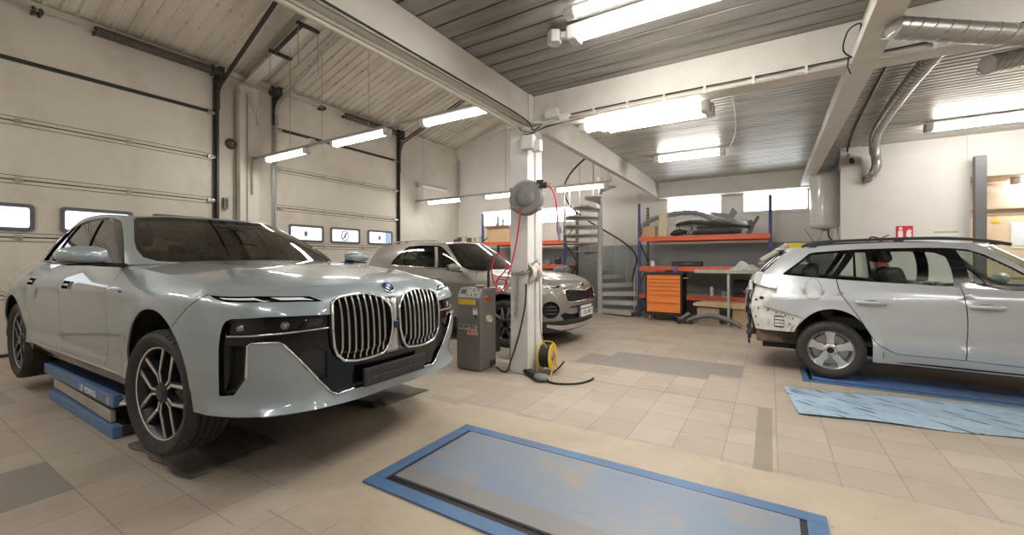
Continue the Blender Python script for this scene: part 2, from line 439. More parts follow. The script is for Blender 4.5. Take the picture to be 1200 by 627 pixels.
# ------------------------------------------------------------------ estate car: surfaces
EST_LV = [.22, .36, .50, .65, .80, .92, 1.0]
def est_top(x, y):
    zc = cr1([-1.0, -.7, -.4, 0, .3, .5, .68, .80], [1.0, .995, .98, .945, .90, .86, .80, .74], x)
    return zc - .06 * (np.abs(y) / .75) ** 2.4
def est_net():
    st = [[(x, 0, z) for x, z in zip((.78, .84, .86, .84, .80, .74, .67), EST_LV)],
          [(x, y, z) for x, y, z in zip((.74, .80, .82, .80, .76, .70, .63), (.44, .45, .45, .45, .45, .44, .42), EST_LV)],
          [(x, y, z) for x, y, z in zip((.58, .64, .66, .65, .62, .57, .50), (.68, .71, .72, .72, .715, .69, .64), EST_LV)],
          [(.38, y, z) for y, z in zip((.79, .82, .835, .84, .835, .81, .735), EST_LV)],
          [(0., y, z) for y, z in zip((.80, .83, .85, .86, .86, .84, .75), EST_LV)]]
    for k, s_ in enumerate(st):
        x, y, _ = s_[-1]; s_[-1] = (x, y, float(est_top(np.array([x]), np.array([y]))[0]))
        if k < 4:
            zt = s_[-1][2]; s_[-2] = (s_[-2][0], s_[-2][1], zt - .045); s_[-3] = (s_[-3][0], s_[-3][1], min(.80, zt - .12)); s_[-4] = (s_[-4][0], s_[-4][1], min(.65, zt - .22))
    for x, ys, zt in ((-.6, (.79, .835, .845, .855, .862, .845, .785), .965), (-1.2, (.79, .835, .842, .853, .863, .850, .792), .985), (-1.8, (.79, .835, .842, .853, .864, .852, .792), 1.018),
                      (-2.2, (.80, .838, .848, .858, .866, .855, .792), 1.040), (-2.6, (.78, .832, .850, .862, .866, .855, .788), 1.068), (-2.95, (.76, .81, .835, .848, .852, .835, .770), 1.098)):
        st.append([(x, y, z if k < 6 else zt) for k, (y, z) in enumerate(zip(ys, EST_LV))])
    st += [[(x, y, z) for x, y, z in zip((-3.16, -3.18, -3.20, -3.215, -3.215, -3.19, -3.14), (.64, .69, .715, .735, .74, .73, .68), EST_LV[:-1] + [1.10])],
           [(x, y, z) for x, y, z in zip((-3.24, -3.27, -3.29, -3.30, -3.30, -3.28, -3.22), (.42,) * 7, EST_LV[:-1] + [1.09])],
           [(x, 0, z) for x, z in zip((-3.25, -3.28, -3.30, -3.31, -3.31, -3.29, -3.23), EST_LV[:-1] + [1.085])]]
    def bump(p, uv):
        for cx, cz in ((0, .31), (-2.45, .32)):
            d = np.hypot(p[:, 0] - cx, p[:, 2] - cz)
            p[:, 1] += np.sign(p[:, 1]) * .012 * np.exp(-((d - .40) / .045) ** 2) * (np.abs(p[:, 1]) > .7)
        s_ = np.clip((-p[:, 0] - .2) / .3, 0, 1) * (np.abs(p[:, 1]) > .7)
        p[:, 1] += np.sign(p[:, 1]) * s_ * (.012 * np.exp(-((p[:, 2] - .925) / .018) ** 2) - .012 * np.exp(-((p[:, 2] - .885) / .022) ** 2) + .010 * np.exp(-((p[:, 2] - .405) / .03) ** 2) - .012 * np.exp(-((p[:, 2] - .47) / .05) ** 2))
        return p
    return Net(EST_LV, st, bump)
EST_BASE = [(-.55, 0, .985), (-.60, .40, .98), (-.72, .68, .972), (-.90, .775, .962), (-1.5, .790, .992), (-2.1, .790, 1.025), (-2.6, .785, 1.060), (-2.95, .765, 1.09), (-3.14, .67, 1.10), (-3.21, .35, 1.085), (-3.22, 0, 1.08)]
EST_ROOF = [(-1.15, 0, 1.425), (-1.18, .30, 1.42), (-1.28, .51, 1.402), (-1.42, .56, 1.420), (-1.80, .585, 1.440), (-2.15, .582, 1.436), (-2.5, .572, 1.420), (-2.76, .555, 1.396), (-2.86, .49, 1.385), (-2.90, .25, 1.398), (-2.91, 0, 1.402)]
def est_gh(): return band_net(EST_BASE, EST_ROOF, .014)
# ------------------------------------------------------------------ compact crossover: surfaces
SUV_LV = [.24, .40, .56, .72, .86, .97, 1.06]
def suv_top(x, y):
    zc = cr1([-1.0, -.7, -.35, 0, .3, .5, .66, .80], [1.15, 1.145, 1.135, 1.115, 1.09, 1.06, 1.01, .95], x)
    return zc - .07 * (np.abs(y) / .80) ** 2.2 + .008 * np.exp(-((np.abs(y) - .42) / .08) ** 2)
def suv_net():
    st = [[(x, 0, z) for x, z in zip((.80, .88, .90, .885, .865, .82, .72), SUV_LV)],
          [(x, y, z) for x, y, z in zip((.78, .85, .87, .86, .83, .78, .69), (.36,) * 7, SUV_LV)],
          [(x, y, z) for x, y, z in zip((.70, .765, .785, .775, .745, .69, .61), (.62, .64, .645, .64, .63, .62, .60), SUV_LV)],
          [(x, y, z) for x, y, z in zip((.50, .56, .58, .57, .54, .49, .42), (.79, .815, .825, .825, .82, .805, .74), SUV_LV)],
          [(.28, y, z) for y, z in zip((.84, .875, .89, .895, .89, .865, .78), SUV_LV)],
          [(0., y, z) for y, z in zip((.86, .90, .915, .92, .915, .885, .795), SUV_LV)]]
    for k, s_ in enumerate(st):
        x, y, _ = s_[-1]; s_[-1] = (x, y, float(suv_top(np.array([x]), np.array([y]))[0]))
        if k < 5: s_[-2] = (s_[-2][0], s_[-2][1], s_[-1][2] - .055)
    for x, ys, zt in ((-.6, (.85, .90, .905, .915, .92, .895, .83), 1.095), (-1.2, (.85, .90, .90, .912, .92, .90, .835), 1.105), (-2.0, (.85, .90, .90, .912, .92, .90, .835), 1.13),
                      (-2.67, (.86, .91, .92, .925, .925, .905, .825), 1.165), (-3.1, (.82, .87, .89, .90, .90, .88, .79), 1.19)):
        st.append([(x, y, z if k < 6 else zt) for k, (y, z) in enumerate(zip(ys, SUV_LV))])
    st += [[(x, y, z) for x, y, z in zip((-3.38, -3.42, -3.44, -3.44, -3.44, -3.42, -3.36), (.70, .74, .76, .77, .77, .75, .68), SUV_LV[:-1] + [1.19])],
           [(x, y, z) for x, y, z in zip((-3.48, -3.53, -3.55, -3.55, -3.55, -3.53, -3.46), (.42,) * 7, SUV_LV[:-1] + [1.18])],
           [(x, 0, z) for x, z in zip((-3.50, -3.55, -3.57, -3.57, -3.57, -3.55, -3.48), SUV_LV[:-1] + [1.18])]]
    def bump(p, uv):
        for cx, cz in ((0, .36), (-2.67, .36)):
            d = np.hypot(p[:, 0] - cx, p[:, 2] - cz)
            p[:, 1] += np.sign(p[:, 1]) * .014 * np.exp(-((d - .46) / .05) ** 2) * (np.abs(p[:, 1]) > .75)
        s_ = np.clip((-p[:, 0] - .2) / .3, 0, 1) * (np.abs(p[:, 1]) > .75)
        p[:, 1] += np.sign(p[:, 1]) * s_ * (.010 * np.exp(-((p[:, 2] - .93) / .03) ** 2) - .014 * np.exp(-((p[:, 2] - .60) / .08) ** 2))
        return p
    return Net(SUV_LV, st, bump)
SUV_BASE = [(-.50, 0, 1.11), (-.55, .42, 1.105), (-.70, .73, 1.10), (-.88, .815, 1.09), (-1.5, .832, 1.105), (-2.1, .832, 1.13), (-2.7, .825, 1.165), (-3.1, .79, 1.19), (-3.35, .66, 1.19), (-3.43, .35, 1.18), (-3.45, 0, 1.18)]
SUV_ROOF = [(-1.25, 0, 1.59), (-1.28, .33, 1.585), (-1.36, .54, 1.57), (-1.50, .59, 1.582), (-1.90, .61, 1.60), (-2.30, .61, 1.595), (-2.75, .595, 1.565), (-3.0, .575, 1.535), (-3.13, .50, 1.52), (-3.18, .25, 1.54), (-3.19, 0, 1.545)]
def suv_gh(): return band_net(SUV_BASE, SUV_ROOF, .016)
# ------------------------------------------------------------------ shared car parts
def car_mats():
    mat('tyre', (.032, .030, .028), .7, var=.25, scale=30, bump=.25, bscale=90)
    mat('alloy', (.62, .62, .63), .28, .9, var=.04)
    mat('machined', (.80, .80, .80), .22, .95, var=.03)
    mat('wheel_dark', (.035, .035, .038), .35, .5, var=.1)
    mat('disc', (.35, .34, .33), .35, .9, var=.12, scale=20)
    mat('gloss_black', (.005, .005, .006), .07, coat=.2, var=.1, spec=.35)
    mat('black_plastic', (.022, .022, .023), .5, var=.15, scale=40, bump=.15, bscale=200)
    mat('void', (.008, .008, .008), .9, var=.1)
    mat('chrome', (.82, .82, .82), .09, 1.0, var=.02)
    mat('satin_chrome', (.66, .66, .66), .25, 1.0, var=.03)
    mat('cabin', (.03, .028, .027), .7, var=.2, scale=30, bump=.1)
    mat('leather', (.045, .04, .037), .5, var=.15, scale=40, bump=.2, bscale=120)
    mat('headlining', (.35, .33, .30), .9, var=.05)
    mat('reflector', (.55, .56, .58), .12, 1.0, var=.05)
    mat('lamp_clear', (.55, .56, .58), .08, .2, var=.1, coat=1.0)
    mat('lamp_white', (.85, .86, .88), .2, var=.02, coat=.5)
    mat('lamp_red', (.45, .02, .02), .15, var=.05, coat=.6)
    mat('lamp_amber', (.75, .30, .03), .2, var=.05, coat=.6)
    mat('mud_liner', (.015, .014, .013), .85, var=.3, scale=14, bump=.4, bscale=30)
    glass('clear_lens', (.88, .9, .92), 1.2)
def tyre_profile(Rt, Rr, w):
    h = w / 2
    p = [(Rr - .006, -h * .80), (Rr + .012, -h * .88), (Rr + (Rt - Rr) * .35, -h * .99), (Rr + (Rt - Rr) * .62, -h), (Rt - .030, -h * .96), (Rt - .012, -h * .86), (Rt - .003, -h * .74)]
    q = list(p)
    for g in (-.50, -.17, .17, .50):                     # circumferential tread grooves
        q += [(Rt, h * (g - .085)), (Rt - .012, h * (g - .06)), (Rt - .012, h * (g + .06)), (Rt, h * (g + .085))]
    return q + [(a, -b) for a, b in reversed(p)]
def wheel(root, loc, Rt, Rr, w, style, steer=0., side=-1, lean=0.):
    """wheel as a part of the car: tyre, rim, spokes, hub cap, disc; outer face towards side*y"""
    e = bpy.data.objects.new('wheel', None); link(e, root); e.location = loc; e.rotation_euler = (lean, 0, steer)
    if side > 0: e.rotation_euler = (0, 0, PI + steer)
    d = (0, -1, 0); h = w / 2
    mb = MB(); mb.lathe(tyre_profile(Rt, Rr, w), d=d, n=64)
    mb.f = [f for f in mb.f if len(f) == 4]
    for s_ in (-1, 1):                                    # shoulder sipes
        for k in range(56):
            a = 2 * PI * k / 56
            for (r0, y0), (r1, y1) in (((Rt - .002, s_ * h * .55), (Rt - .012, s_ * h * .90)),):
                a2 = a + .05
                p0 = Vector((r0 * math.cos(a), -y0, r0 * math.sin(a))); p1 = Vector((r1 * math.cos(a2), -y1, r1 * math.sin(a2)))
                mb.bar(p0, p1, .012, .006, up=(math.cos(a), 0, math.sin(a)))
    mb.build('tyre', MATS['tyre'], e, smooth=35)
    mb = MB()
    mb.lathe([(Rr - .002, h * .82), (Rr + .006, h * .80), (Rr + .004, h * .70), (Rr - .018, h * .55), (Rr - .035, -h * .3), (Rr - .03, -h * .8), (Rr, -h * .82),
              (Rr - .006, -h * .8), (Rr - .042, -h * .3), (Rr - .028, h * .52), (Rr - .012, h * .70)], d=d, n=48, close=True)
    mb.build('rim', MATS['alloy' if style == 'five' else 'wheel_dark'], e, smooth=40)
    if style != 'five':
        mb = MB(); mb.lathe([(Rr - .004, h * .80), (Rr + .007, h * .815), (Rr + .006, h * .76), (Rr - .010, h * .72), (Rr - .014, h * .76)], d=d, n=48, close=True); mb.build('rim_lip', MATS['machined'], e, smooth=40)
    mb = MB(); mb.lathe([(.0, .0), (Rr * .78, .0), (Rr * .78, -.014), (.0, -.014)], o=(0, h * .02, 0), d=d, n=40)
    mb.build('brake_disc', MATS['disc'], e)
    mb = MB(); mb.lathe([(0, -.02), (Rr * .98, -.02), (Rr * .98, -.03), (0, -.03)], o=(0, h * .35, 0), d=d, n=40); mb.build('back_plate', MATS['void'], e)
    if style == 'vee':
        mb = MB(); mb.box(-.075, .075, -.03 - h * .05, h * .1, Rr * .45, Rr * .83, Matrix.Rotation(R(60), 4, 'Y')); mb.build('brake_caliper', MATS['wheel_dark'], e, bev=.01)
    n = 5; yo = -(h * .70)                                # outer spoke plane (towards the viewer)
    X, Z = Vector((1, 0, 0)), Vector((0, 0, 1))
    def spoke_quad(mb_, pts, y0, y1, ang, sc=1.):
        c, s_ = math.cos(ang), math.sin(ang)
        q = [(x * c - z * s_, x * s_ + z * c) for x, z in pts]
        mb_.prism(q, -y0, -y1, o=(0, 0, 0), x=(1, 0, 0), y=(0, 0, 1), sc=sc)
    for k in range(n):
        a = 2 * PI * k / n + (.35 if style == 'vee' else .0)
        mb = MB(); face = MB()
        if style == 'vee':                                # split spokes with bright machined faces
            Rq = Rr - .004; stem = [(-.021, .045), (.021, .045), (.030, .125), (-.030, .125)]
            spoke_quad(mb, stem, yo + .05, yo + .004, a)
            for s_ in (-1, 1):                            # each arm forks to the rim and ends beside its neighbour
                f0, f1 = Vector((s_ * .018, .118)), Vector((s_ * math.sin(R(25)) * Rq, math.cos(R(25)) * Rq)); t_ = (f1 - f0).normalized(); n_ = Vector((t_.y, -t_.x))
                q = lambda w0, w1: [tuple(f0 - n_ * w0), tuple(f0 + n_ * w0), tuple(f1 + n_ * w1), tuple(f1 - n_ * w1)]
                spoke_quad(mb, q(.014, .020), yo + .05, yo + .002, a); spoke_quad(face, q(.007, .0105), yo + .003, yo - .0005, a)
                spoke_quad(face, [(s_ * .006, .05), (s_ * .017, .05), (s_ * .024, .128), (s_ * .012, .122)], yo + .005, yo + .0015, a)
            web = MB(); spoke_quad(web, [(-.05, .11), (.05, .11), (.085, Rr * .90), (-.085, Rr * .90)], yo + .075, yo + .06, a); web.build('spoke_web', MATS['wheel_dark'], e, smooth=0)
            sp = mb.build('spoke', MATS['wheel_dark'], e, smooth=0); f_ = face.build('spoke_face', MATS['machined'], e, smooth=0)
        elif style == 'five':                             # broad flat spokes that widen to the rim
            Rq = Rr - .004
            pts = [(-.030, .05), (.030, .05), (.040, .09), (.034, .13), (.050, Rq * .90), (.064, Rq * .985), (-.064, Rq * .985), (-.050, Rq * .90), (-.034, .13), (-.040, .09)]
            spoke_quad(mb, pts, yo + .035, yo + .004, a, sc=.93); mb.build('spoke', MATS['alloy'], e, smooth=0, bev=.004)
        else:                                             # dark inserts between paired bright blades
            Rq = Rr - .006
            for s_ in (-1, 1):
                pts = [(s_ * .010, .05), (s_ * .034, .045), (s_ * .085, Rq * .93), (s_ * .052, Rq * .97)]
                spoke_quad(mb, pts, yo + .03, yo, a)
            mb.build('spoke', MATS['machined'], e, smooth=0, bev=.002)
            face.prism([(-.03, .08), (.03, .08), (.06, Rq * .96), (-.06, Rq * .96)], -(yo + .03), -(yo + .012)); 
            mm = MB(); spoke_quad(mm, [(-.012, .07), (.012, .07), (.05, Rq * .95), (-.05, Rq * .95)], yo + .03, yo + .012, a); mm.build('spoke_insert', MATS['wheel_dark'], e, smooth=0)
    mb = MB(); mb.lathe([(.062, yo + .04), (.062, yo + .0), (.052, yo - .006), (.034, yo - .007)], d=(0, 1, 0), n=30)
    mb.build('hub', MATS['alloy' if style == 'five' else 'wheel_dark'], e, smooth=40)
    mb = MB(); mb.lathe([(.034, yo - .004), (.033, yo - .010), (.0, yo - .011)], d=(0, 1, 0), n=24); mb.build('hub_cap', MATS['gloss_black'], e, smooth=40)
    mb = MB()
    for k in range(5):
        a = 2 * PI * (k + .5) / 5; mb.cyl((.047 * math.cos(a), yo + .01, .047 * math.sin(a)), (.047 * math.cos(a), yo - .0065, .047 * math.sin(a)), .0075, n=8)
    mb.build('wheel_bolt', MATS['wheel_dark'], e)
    return e
def arch_liner(root, x, z, Rl, yo, yi, side=-1):
    mb = MB(); n = 24; a0, a1 = R(-6), R(186)
    for k in range(n + 1):
        a = a0 + (a1 - a0) * k / n
        for y in (yo, yi): mb.v.append((x + Rl * math.cos(a), side * y, z + Rl * math.sin(a)))
    for k in range(n): mb.f.append((2 * k, 2 * k + 1, 2 * k + 3, 2 * k + 2))
    ring = [2 * k + 1 for k in range(n + 1)]; mb.f.append(tuple(ring))
    return mb.build('wheel_arch_liner', MATS['mud_liner'], root, smooth=40, thick=.004)
def roof_grid(root, net, m, crown, lip=.0, name='roof', i0=None, i1=None, mid=None):
    """roof skin spanning the top edge of a greenhouse band (four sided patch on each half)"""
    L = net.L; vt = net.lv[-1]; half = net.U[len(net.U) // 2:]
    ua, ub = half[i0], half[i1]
    top = lambda u: net(np.array([[u, vt]]))[0]
    mb = MB(); nu, nv = 28, 20
    xs0 = top(0.)[0]; xs1 = top(L)[0]
    def f(s, t):
        sg = 1 if t >= .5 else -1; q = abs(2 * t - 1)
        E_ = top(ua + (ub - ua) * s)                      # side edge
        F_ = top(ua * q); Rr_ = top(L - (L - ub) * q)     # front / rear edges
        zs = np.interp(s, [0, .25, .5, .75, 1], crown)
        x = (1 - s) * F_[0] + s * Rr_[0] + (E_[0] * q + (1 - q) * ((1 - s) * xs0 + s * xs1)) - ((1 - s) * (top(ua)[0] * q + xs0 * (1 - q)) + s * (top(ub)[0] * q + xs1 * (1 - q)))
        y = (1 - s) * F_[1] + s * Rr_[1] + E_[1] * q - ((1 - s) * top(ua)[1] * q + s * top(ub)[1] * q)
        zc = (1 - s) * top(0.)[2] + s * top(L)[2] + zs
        z = zc + (E_[2] - zc) * q * q
        ez = (F_[2] - (top(0.)[2] + (top(ua)[2] - top(0.)[2]) * q * q)) * (1 - s) ** 4 + (Rr_[2] - (top(L)[2] + (top(ub)[2] - top(L)[2]) * q * q)) * s ** 4
        return Vector((x, sg * y, z + ez))
    mb.grid(f, nu, nv)
    return mb.build(name, m, root, smooth=60, thick=0)
def seat(root, x, y, z, w=.52, rec=.30, m='leather', head=True, name='seat'):
    mb = MB()
    Mx = Matrix.Translation((x, y, z))
    mb.box(-.26, .26, -w / 2, w / 2, 0, .17, Mx)
    Mb = Mx @ Matrix.Translation((-.22, 0, .10)) @ Matrix.Rotation(-rec, 4, 'Y')
    mb.box(-.075, .075, -w / 2, w / 2, 0, .60, Mb)
    o = mb.build(name, MATS[m], root, bev=.05, bseg=4)
    if head:
        mb = MB(); mb.box(-.05, .05, -.14, .14, .66, .86, Mb); hr = mb.build('headrest', MATS[m], o, bev=.045, bseg=4)
        mb = MB(); [mb.cyl(Mb @ Vector((0, s_ * .06, .58)), Mb @ Vector((0, s_ * .06, .70)), .007) for s_ in (-1, 1)]; mb.build('headrest_post', MATS['chrome'], o)
    return o
def steering(root, x, y, z, tilt=.42, Rw=.185):
    mb = MB(); M_ = Matrix.Translation((x, y, z)) @ Matrix.Rotation(PI / 2 - tilt, 4, 'Y')
    mb.tube([M_ @ Vector((Rw * math.cos(a), Rw * math.sin(a), 0)) for a in [2 * PI * k / 28 for k in range(28)]], .016, 8, closed=True)
    for a in (R(90), R(-90), R(180)):
        mb.bar(M_ @ Vector((0, 0, .0)), M_ @ Vector((Rw * math.cos(a), Rw * math.sin(a), 0)), .035, .015)
    mb.ball(M_ @ Vector((0, 0, 0)), .065, .065, .03, M=M_.to_3x3())
    return mb.build('steering_wheel', MATS['black_plastic'], root, smooth=50)
def arch_poly(u0, v0, ru, rv, vb):
    return [(u0 + ru, vb)] + [(u0 + ru * math.cos(a), v0 + rv * math.sin(a)) for a in [R(-12 + 204 * k / 26) for k in range(27)]] + [(u0 - ru, vb)]
def both(*polys): return [p for q in polys for p in (list(q), flip(q))]
def edge_tube(root, fn, line, rad, m, name, off=.0, n=6, closed=False, label=None, sx=1., sy=1.):
    """moulding that follows an outline drawn on a surface"""
    pts = np.array(resample(line, .02, closed)); p3 = fn(pts) + fnormals(fn, pts) * off
    mb = MB(); mb.tube([tuple(p) for p in p3], rad, n, closed=closed, sx=sx, sy=sy)
    o = mb.build(name, m, root, smooth=60)
    if label: o['label'] = label
    return o
def xz_fn(fn): return fn
def cap_fn(top): return lambda q: np.stack([q[:, 0], q[:, 1], top(q[:, 0], q[:, 1])], 1)
def top_loop(net, u0, u1, n):
    q = np.array([(u, net.lv[-1]) for u in np.linspace(u0, u1, n)]); return [(p[0], p[1]) for p in net(q)]
# ------------------------------------------------------------------ large grey-blue saloon on the scissor lift
def build_saloon(loc, rz):
    car_mats()
    paint = mat('saloon_paint', (.305, .355, .385), .34, .22, var=.02, scale=3, coat=1.0)
    tint = glass('saloon_glass', (.20, .20, .19), 1.5)
    tint2 = glass('saloon_screen', (.28, .26, .24), 1.6)
    root = thing('saloon_car', 'large pale blue-grey saloon with twin chrome kidney grilles raised on the blue lift', 'car', loc, rz)
    N = sal_net(); G = sal_gh(); M_ = MATS
    xu = lambda x: 1.638 - x
    # ---------------- body band
    vt = N.lv[-1]; L = N.L
    outer = [(-L, .25), (L, .25), (L, vt), (-L, vt)]
    black = [(1.035, .40), (1.028, .649), (1.018, .715), (1.004, .762), (.985, .785), (.955, .797), (.77, .803), (.457, .790), (.42, .72), (0, .72)]
    low = [(0, .325), (.385, .318), (.41, .312), (.449, .335), (.557, .463), (.669, .601), (.716, .655), (.735, .666), (.858, .670), (.876, .658), (.887, .489), (.949, .398), (1.028, .390)]
    blackp = black + flip([p for p in black])[1:] if False else None
    half = black[:-1]; halfl = low[1:]
    panel_black = half + [(-a, b) for a, b in reversed(half)] + [(-a, b) for a, b in reversed(halfl)] + halfl
    lens = [(.985, .770), (.950, .786), (.60, .786), (.585, .776), (.627, .728), (.66, .722), (.995, .706), (1.0, .73)]
    facet = [(.57, .780), (.47, .776), (.49, .735), (.60, .722)]
    channel = [(.975, .655), (.905, .655), (.912, .50), (.955, .415), (1.018, .405), (.985, .47)]
    drl = [(1.112, .934), (.827, .943), (.554, .916), (.485, .872), (.60, .884), (.818, .898), (.978, .902), (1.045, .914)]
    d1 = [(1.035, .930), (.845, .935), (.800, .912), (.76, .905), (.80, .903), (.835, .918), (1.0, .921)]
    d2 = [(.76, .932), (.60, .917), (.535, .891), (.60, .899), (.71, .908)]
    intake_mesh = [(.60, .50), (.64, .56), (.56, .62), (.48, .58), (.47, .42), (.53, .45)]
    arch_f = [(2.085, .25), (2.085, .442), (2.06, .54), (1.985, .665), (1.90, .745), (1.80, .80), (1.685, .817), (1.57, .808), (1.46, .765), (1.38, .705), (1.315, .630), (1.265, .53), (1.238, .43), (1.218, .33), (1.205, .25)]
    arch_f = curve2(arch_f[1:-1], 3); arch_f = [(2.085, .24)] + arch_f + [(1.205, .24)]
    arch_r = arch_poly(4.918, .37, .41, .405, .24)
    kid = [(.452, .64), (.456, .70), (.455, .765), (.450, .828), (.436, .866), (.392, .885), (.30, .892), (.21, .892), (.16, .882), (.102, .862), (.056, .822), (.037, .785), (.033, .74), (.033, .69), (.038, .640), (.058, .568), (.080, .532), (.112, .507), (.20, .499), (.30, .497), (.385, .512), (.428, .552), (.448, .60)]
    gap = .006
    shut_bump = [(1.40, .73), (1.367, .778), (1.28, .845), (1.174, .914), (1.125, .937)]
    shut_hood = [(1.125, .937), (1.10, .965), (1.10, .99)]
    door_f = curve2([(2.42, .99), (2.43, .80), (2.45, .55), (2.52, .36), (2.52, .24)], 5)
    door_b = [(3.50, .99), (3.52, .36)]
    door_r = curve2([(4.62, .99), (4.56, .80), (4.40, .62), (4.25, .48), (4.16, .36)], 5)
    sillp = [(2.07, .24), (2.07, .357), (4.55, .357), (4.55, .24)]
    hand = lambda a, b: [(a, .868), (b, .868), (b, .908), (a, .908)]
    BUMP = [(0, .24), (1.30, .24), (1.41, .72), (1.367, .778), (1.28, .845), (1.174, .914), (1.125, .937), (1.125, .99), (0, .99)]
    bp = BUMP[1:-1] + [(-a, b) for a, b in reversed(BUMP[1:-1])]
    lh = [(.30, .24), (.40, .30), (.59, .36), (.76, .383), (.934, .405), (1.05, .398), (1.20, .38), (1.22, .24)]
    fend = [(1.0, .24), (1.0, .99), (2.42, .99), (2.43, .80), (2.45, .55), (2.52, .36), (2.52, .24)]
    dF = [(2.42, .99), (2.43, .80), (2.45, .55), (2.52, .36), (2.52, .24), (3.52, .24), (3.50, .99)]
    dR = [(3.50, .99), (3.52, .24), (4.16, .24)] + list(reversed(door_r))
    qt = [(4.1, .24), (L, .24), (L, .99), (4.62, .99)] + list(door_r)
    regs = [
        Reg('rear_quarter', paint, both(qt)), Reg('front_wing', paint, both(fend)), Reg('rear_door', paint, both(dR)), Reg('front_door', paint, both(dF)),
        Reg('front_bumper', paint, [bp], skirt=.02),
        Reg('bumper_lip', paint, both(lh), skirt=.02),
        Reg('shut_line', None, both(strip(shut_bump, gap), strip(door_f, gap), strip(door_b, gap), strip(door_r, gap)), hole=True),
        Reg('sill_panel', M_['gloss_black'], both(sillp), inset=.006),
        Reg('front_panel', M_['gloss_black'], [panel_black], inset=.018),
        Reg('headlight', M_['gloss_black'], both(lens), inset=.030, parent=root),
        Reg('intake_facet', M_['black_plastic'], both(facet, intake_mesh), inset=.032),
        Reg('air_channel', M_['void'], both(channel), inset=.05),
        Reg('running_light', M_['gloss_black'], both(drl), inset=.010),
        Reg('light_bar', M_['lamp_white'], both(d1, d2), inset=.004),
        Reg('door_handle', M_['gloss_black'], both(hand(3.18, 3.42), hand(4.22, 4.44)), inset=.016),
        Reg('grille', M_['void'], both(kid), inset=.045),
        Reg('wheel_arch', None, both(arch_f, arch_r), hole=True)]
    ob = patch(N, outer, regs, .07, root, fine=.022)
    # trims that follow outlines
    diag = [(.887, .489), (.876, .658), (.858, .670), (.735, .666), (.716, .655), (.669, .601), (.557, .463), (.449, .335), (.41, .312), (.385, .318), (.30, .322)]
    edge_tube(root, N, [(-a, b) for a, b in diag], .006, M_['satin_chrome'], 'bumper_trim', .0)
    edge_tube(root, N, diag, .006, M_['satin_chrome'], 'bumper_trim', .0)
    for s_ in (-1, 1):
        edge_tube(root, N, [(s_ * a, b) for a, b in [(2.08, .357), (3.2, .357), (4.52, .357)]], .006, M_['satin_chrome'], 'sill_trim', -.002)
        edge_tube(root, N, [(s_ * a, b) for a, b in [(.99, .705), (.75, .708), (.47, .715)]], .005, M_['satin_chrome'], 'lamp_trim', -.012)
        for (u, v) in ((.93, .745), (.70, .748)):          # projector lenses in the lower lamp
            p = N(np.array([[s_ * u, v]]))[0]; n_ = N.normals(np.array([[s_ * u, v]]))[0]
            if n_[0] < 0: n_ = -n_
            mb = MB(); mb.lathe([(.019, -.04), (.021, -.026), (.016, -.022), (.013, -.028), (.008, -.022), (0, -.020)], o=tuple(p), d=tuple(n_), n=20)
            mb.build('lamp_projector', M_['disc'], root, smooth=40)
        for a, b in ((3.30, .888), (4.33, .888)):
            p = N(np.array([[s_ * a, b]]))[0]
            mb = MB(); mb.box(p[0] - .05, p[0] + .06, p[1] - .012, p[1] + .002, p[2] - .006, p[2] + .012); mb.build('handle_grip', M_['satin_chrome'], root, bev=.004)
    # ---------------- kidney grilles
    gr_ = ob[-2]
    for s_ in (-1, 1):
        K = [(s_ * a, b) for a, b in kid]
        g = gr_[0 if s_ > 0 else 1]
        g['label'] = 'black grille opening with a chrome ring and upright bars'
        edge_tube(g, N, K, .0068, M_['chrome'], 'grille_frame', .010, n=8, closed=True, sx=1.3, sy=1.)
        kk = np.array(kid)
        for i in range(8):
            u = .072 + (.418 - .072) * (i + .5) / 8
            vs_ = []
            for a, b in zip(kid, kid[1:] + kid[:1]):
                if (a[0] - u) * (b[0] - u) <= 0 and a[0] != b[0]: vs_.append(a[1] + (b[1] - a[1]) * (u - a[0]) / (b[0] - a[0]))
            v0, v1 = min(vs_), max(vs_); lo = v0 + .055
            q = np.array([(s_ * u, v) for v in np.linspace(v0 + .004, v1 - .004, 14)])
            p3 = N(q); n3 = fnormals(N, q); n3[n3[:, 0] < 0] *= -1
            mb = MB()
            dep = [.020 if v > lo else .004 for v in q[:, 1]]
            wid = [.0058 + .003 * (1 - abs(2 * t - 1)) for t in np.linspace(0, 1, 14)]
            mb.v = []
            for p, n_, d_, w_ in zip(p3, n3, dep, wid):
                f0 = p + n_ * (d_ - .012); bk = p - n_ * .028
                mb.v += [tuple(bk + np.array((0, -w_ * .6, 0))), tuple(f0 + np.array((0, -w_, 0))), tuple(f0 + n_ * .006), tuple(f0 + np.array((0, w_, 0))), tuple(bk + np.array((0, w_ * .6, 0)))]
            for k in range(13):
                for j in range(5): mb.f.append((k * 5 + j, k * 5 + (j + 1) % 5, (k + 1) * 5 + (j + 1) % 5, (k + 1) * 5 + j))
            mb.build('grille_slat', M_['satin_chrome'], g, smooth=0)
            if i < 7:
                mb = MB(); u2 = u + .5 * (.418 - .072) / 8; p = N(np.array([[s_ * u2, lo]]))[0]; mb.box(p[0] - .03, p[0] + .0, p[1] - .016, p[1] + .016, p[2] - .005, p[2] + .005); mb.build('grille_step', M_['gloss_black'], g)
    q = np.array([(0, v) for v in np.linspace(.50, .86, 10)]); p3 = N(q); mb = MB()
    for p, w_ in zip(p3, [.075, .05, .036, .03, .028, .028, .030, .034, .045, .07]): mb.v += [(p[0] - .005, p[1] - w_, p[2]), (p[0] + .010, p[1], p[2]), (p[0] - .005, p[1] + w_, p[2])]
    for k in range(9):
        for j in range(2): mb.f.append((k * 3 + j, k * 3 + j + 1, (k + 1) * 3 + j + 1, (k + 1) * 3 + j))
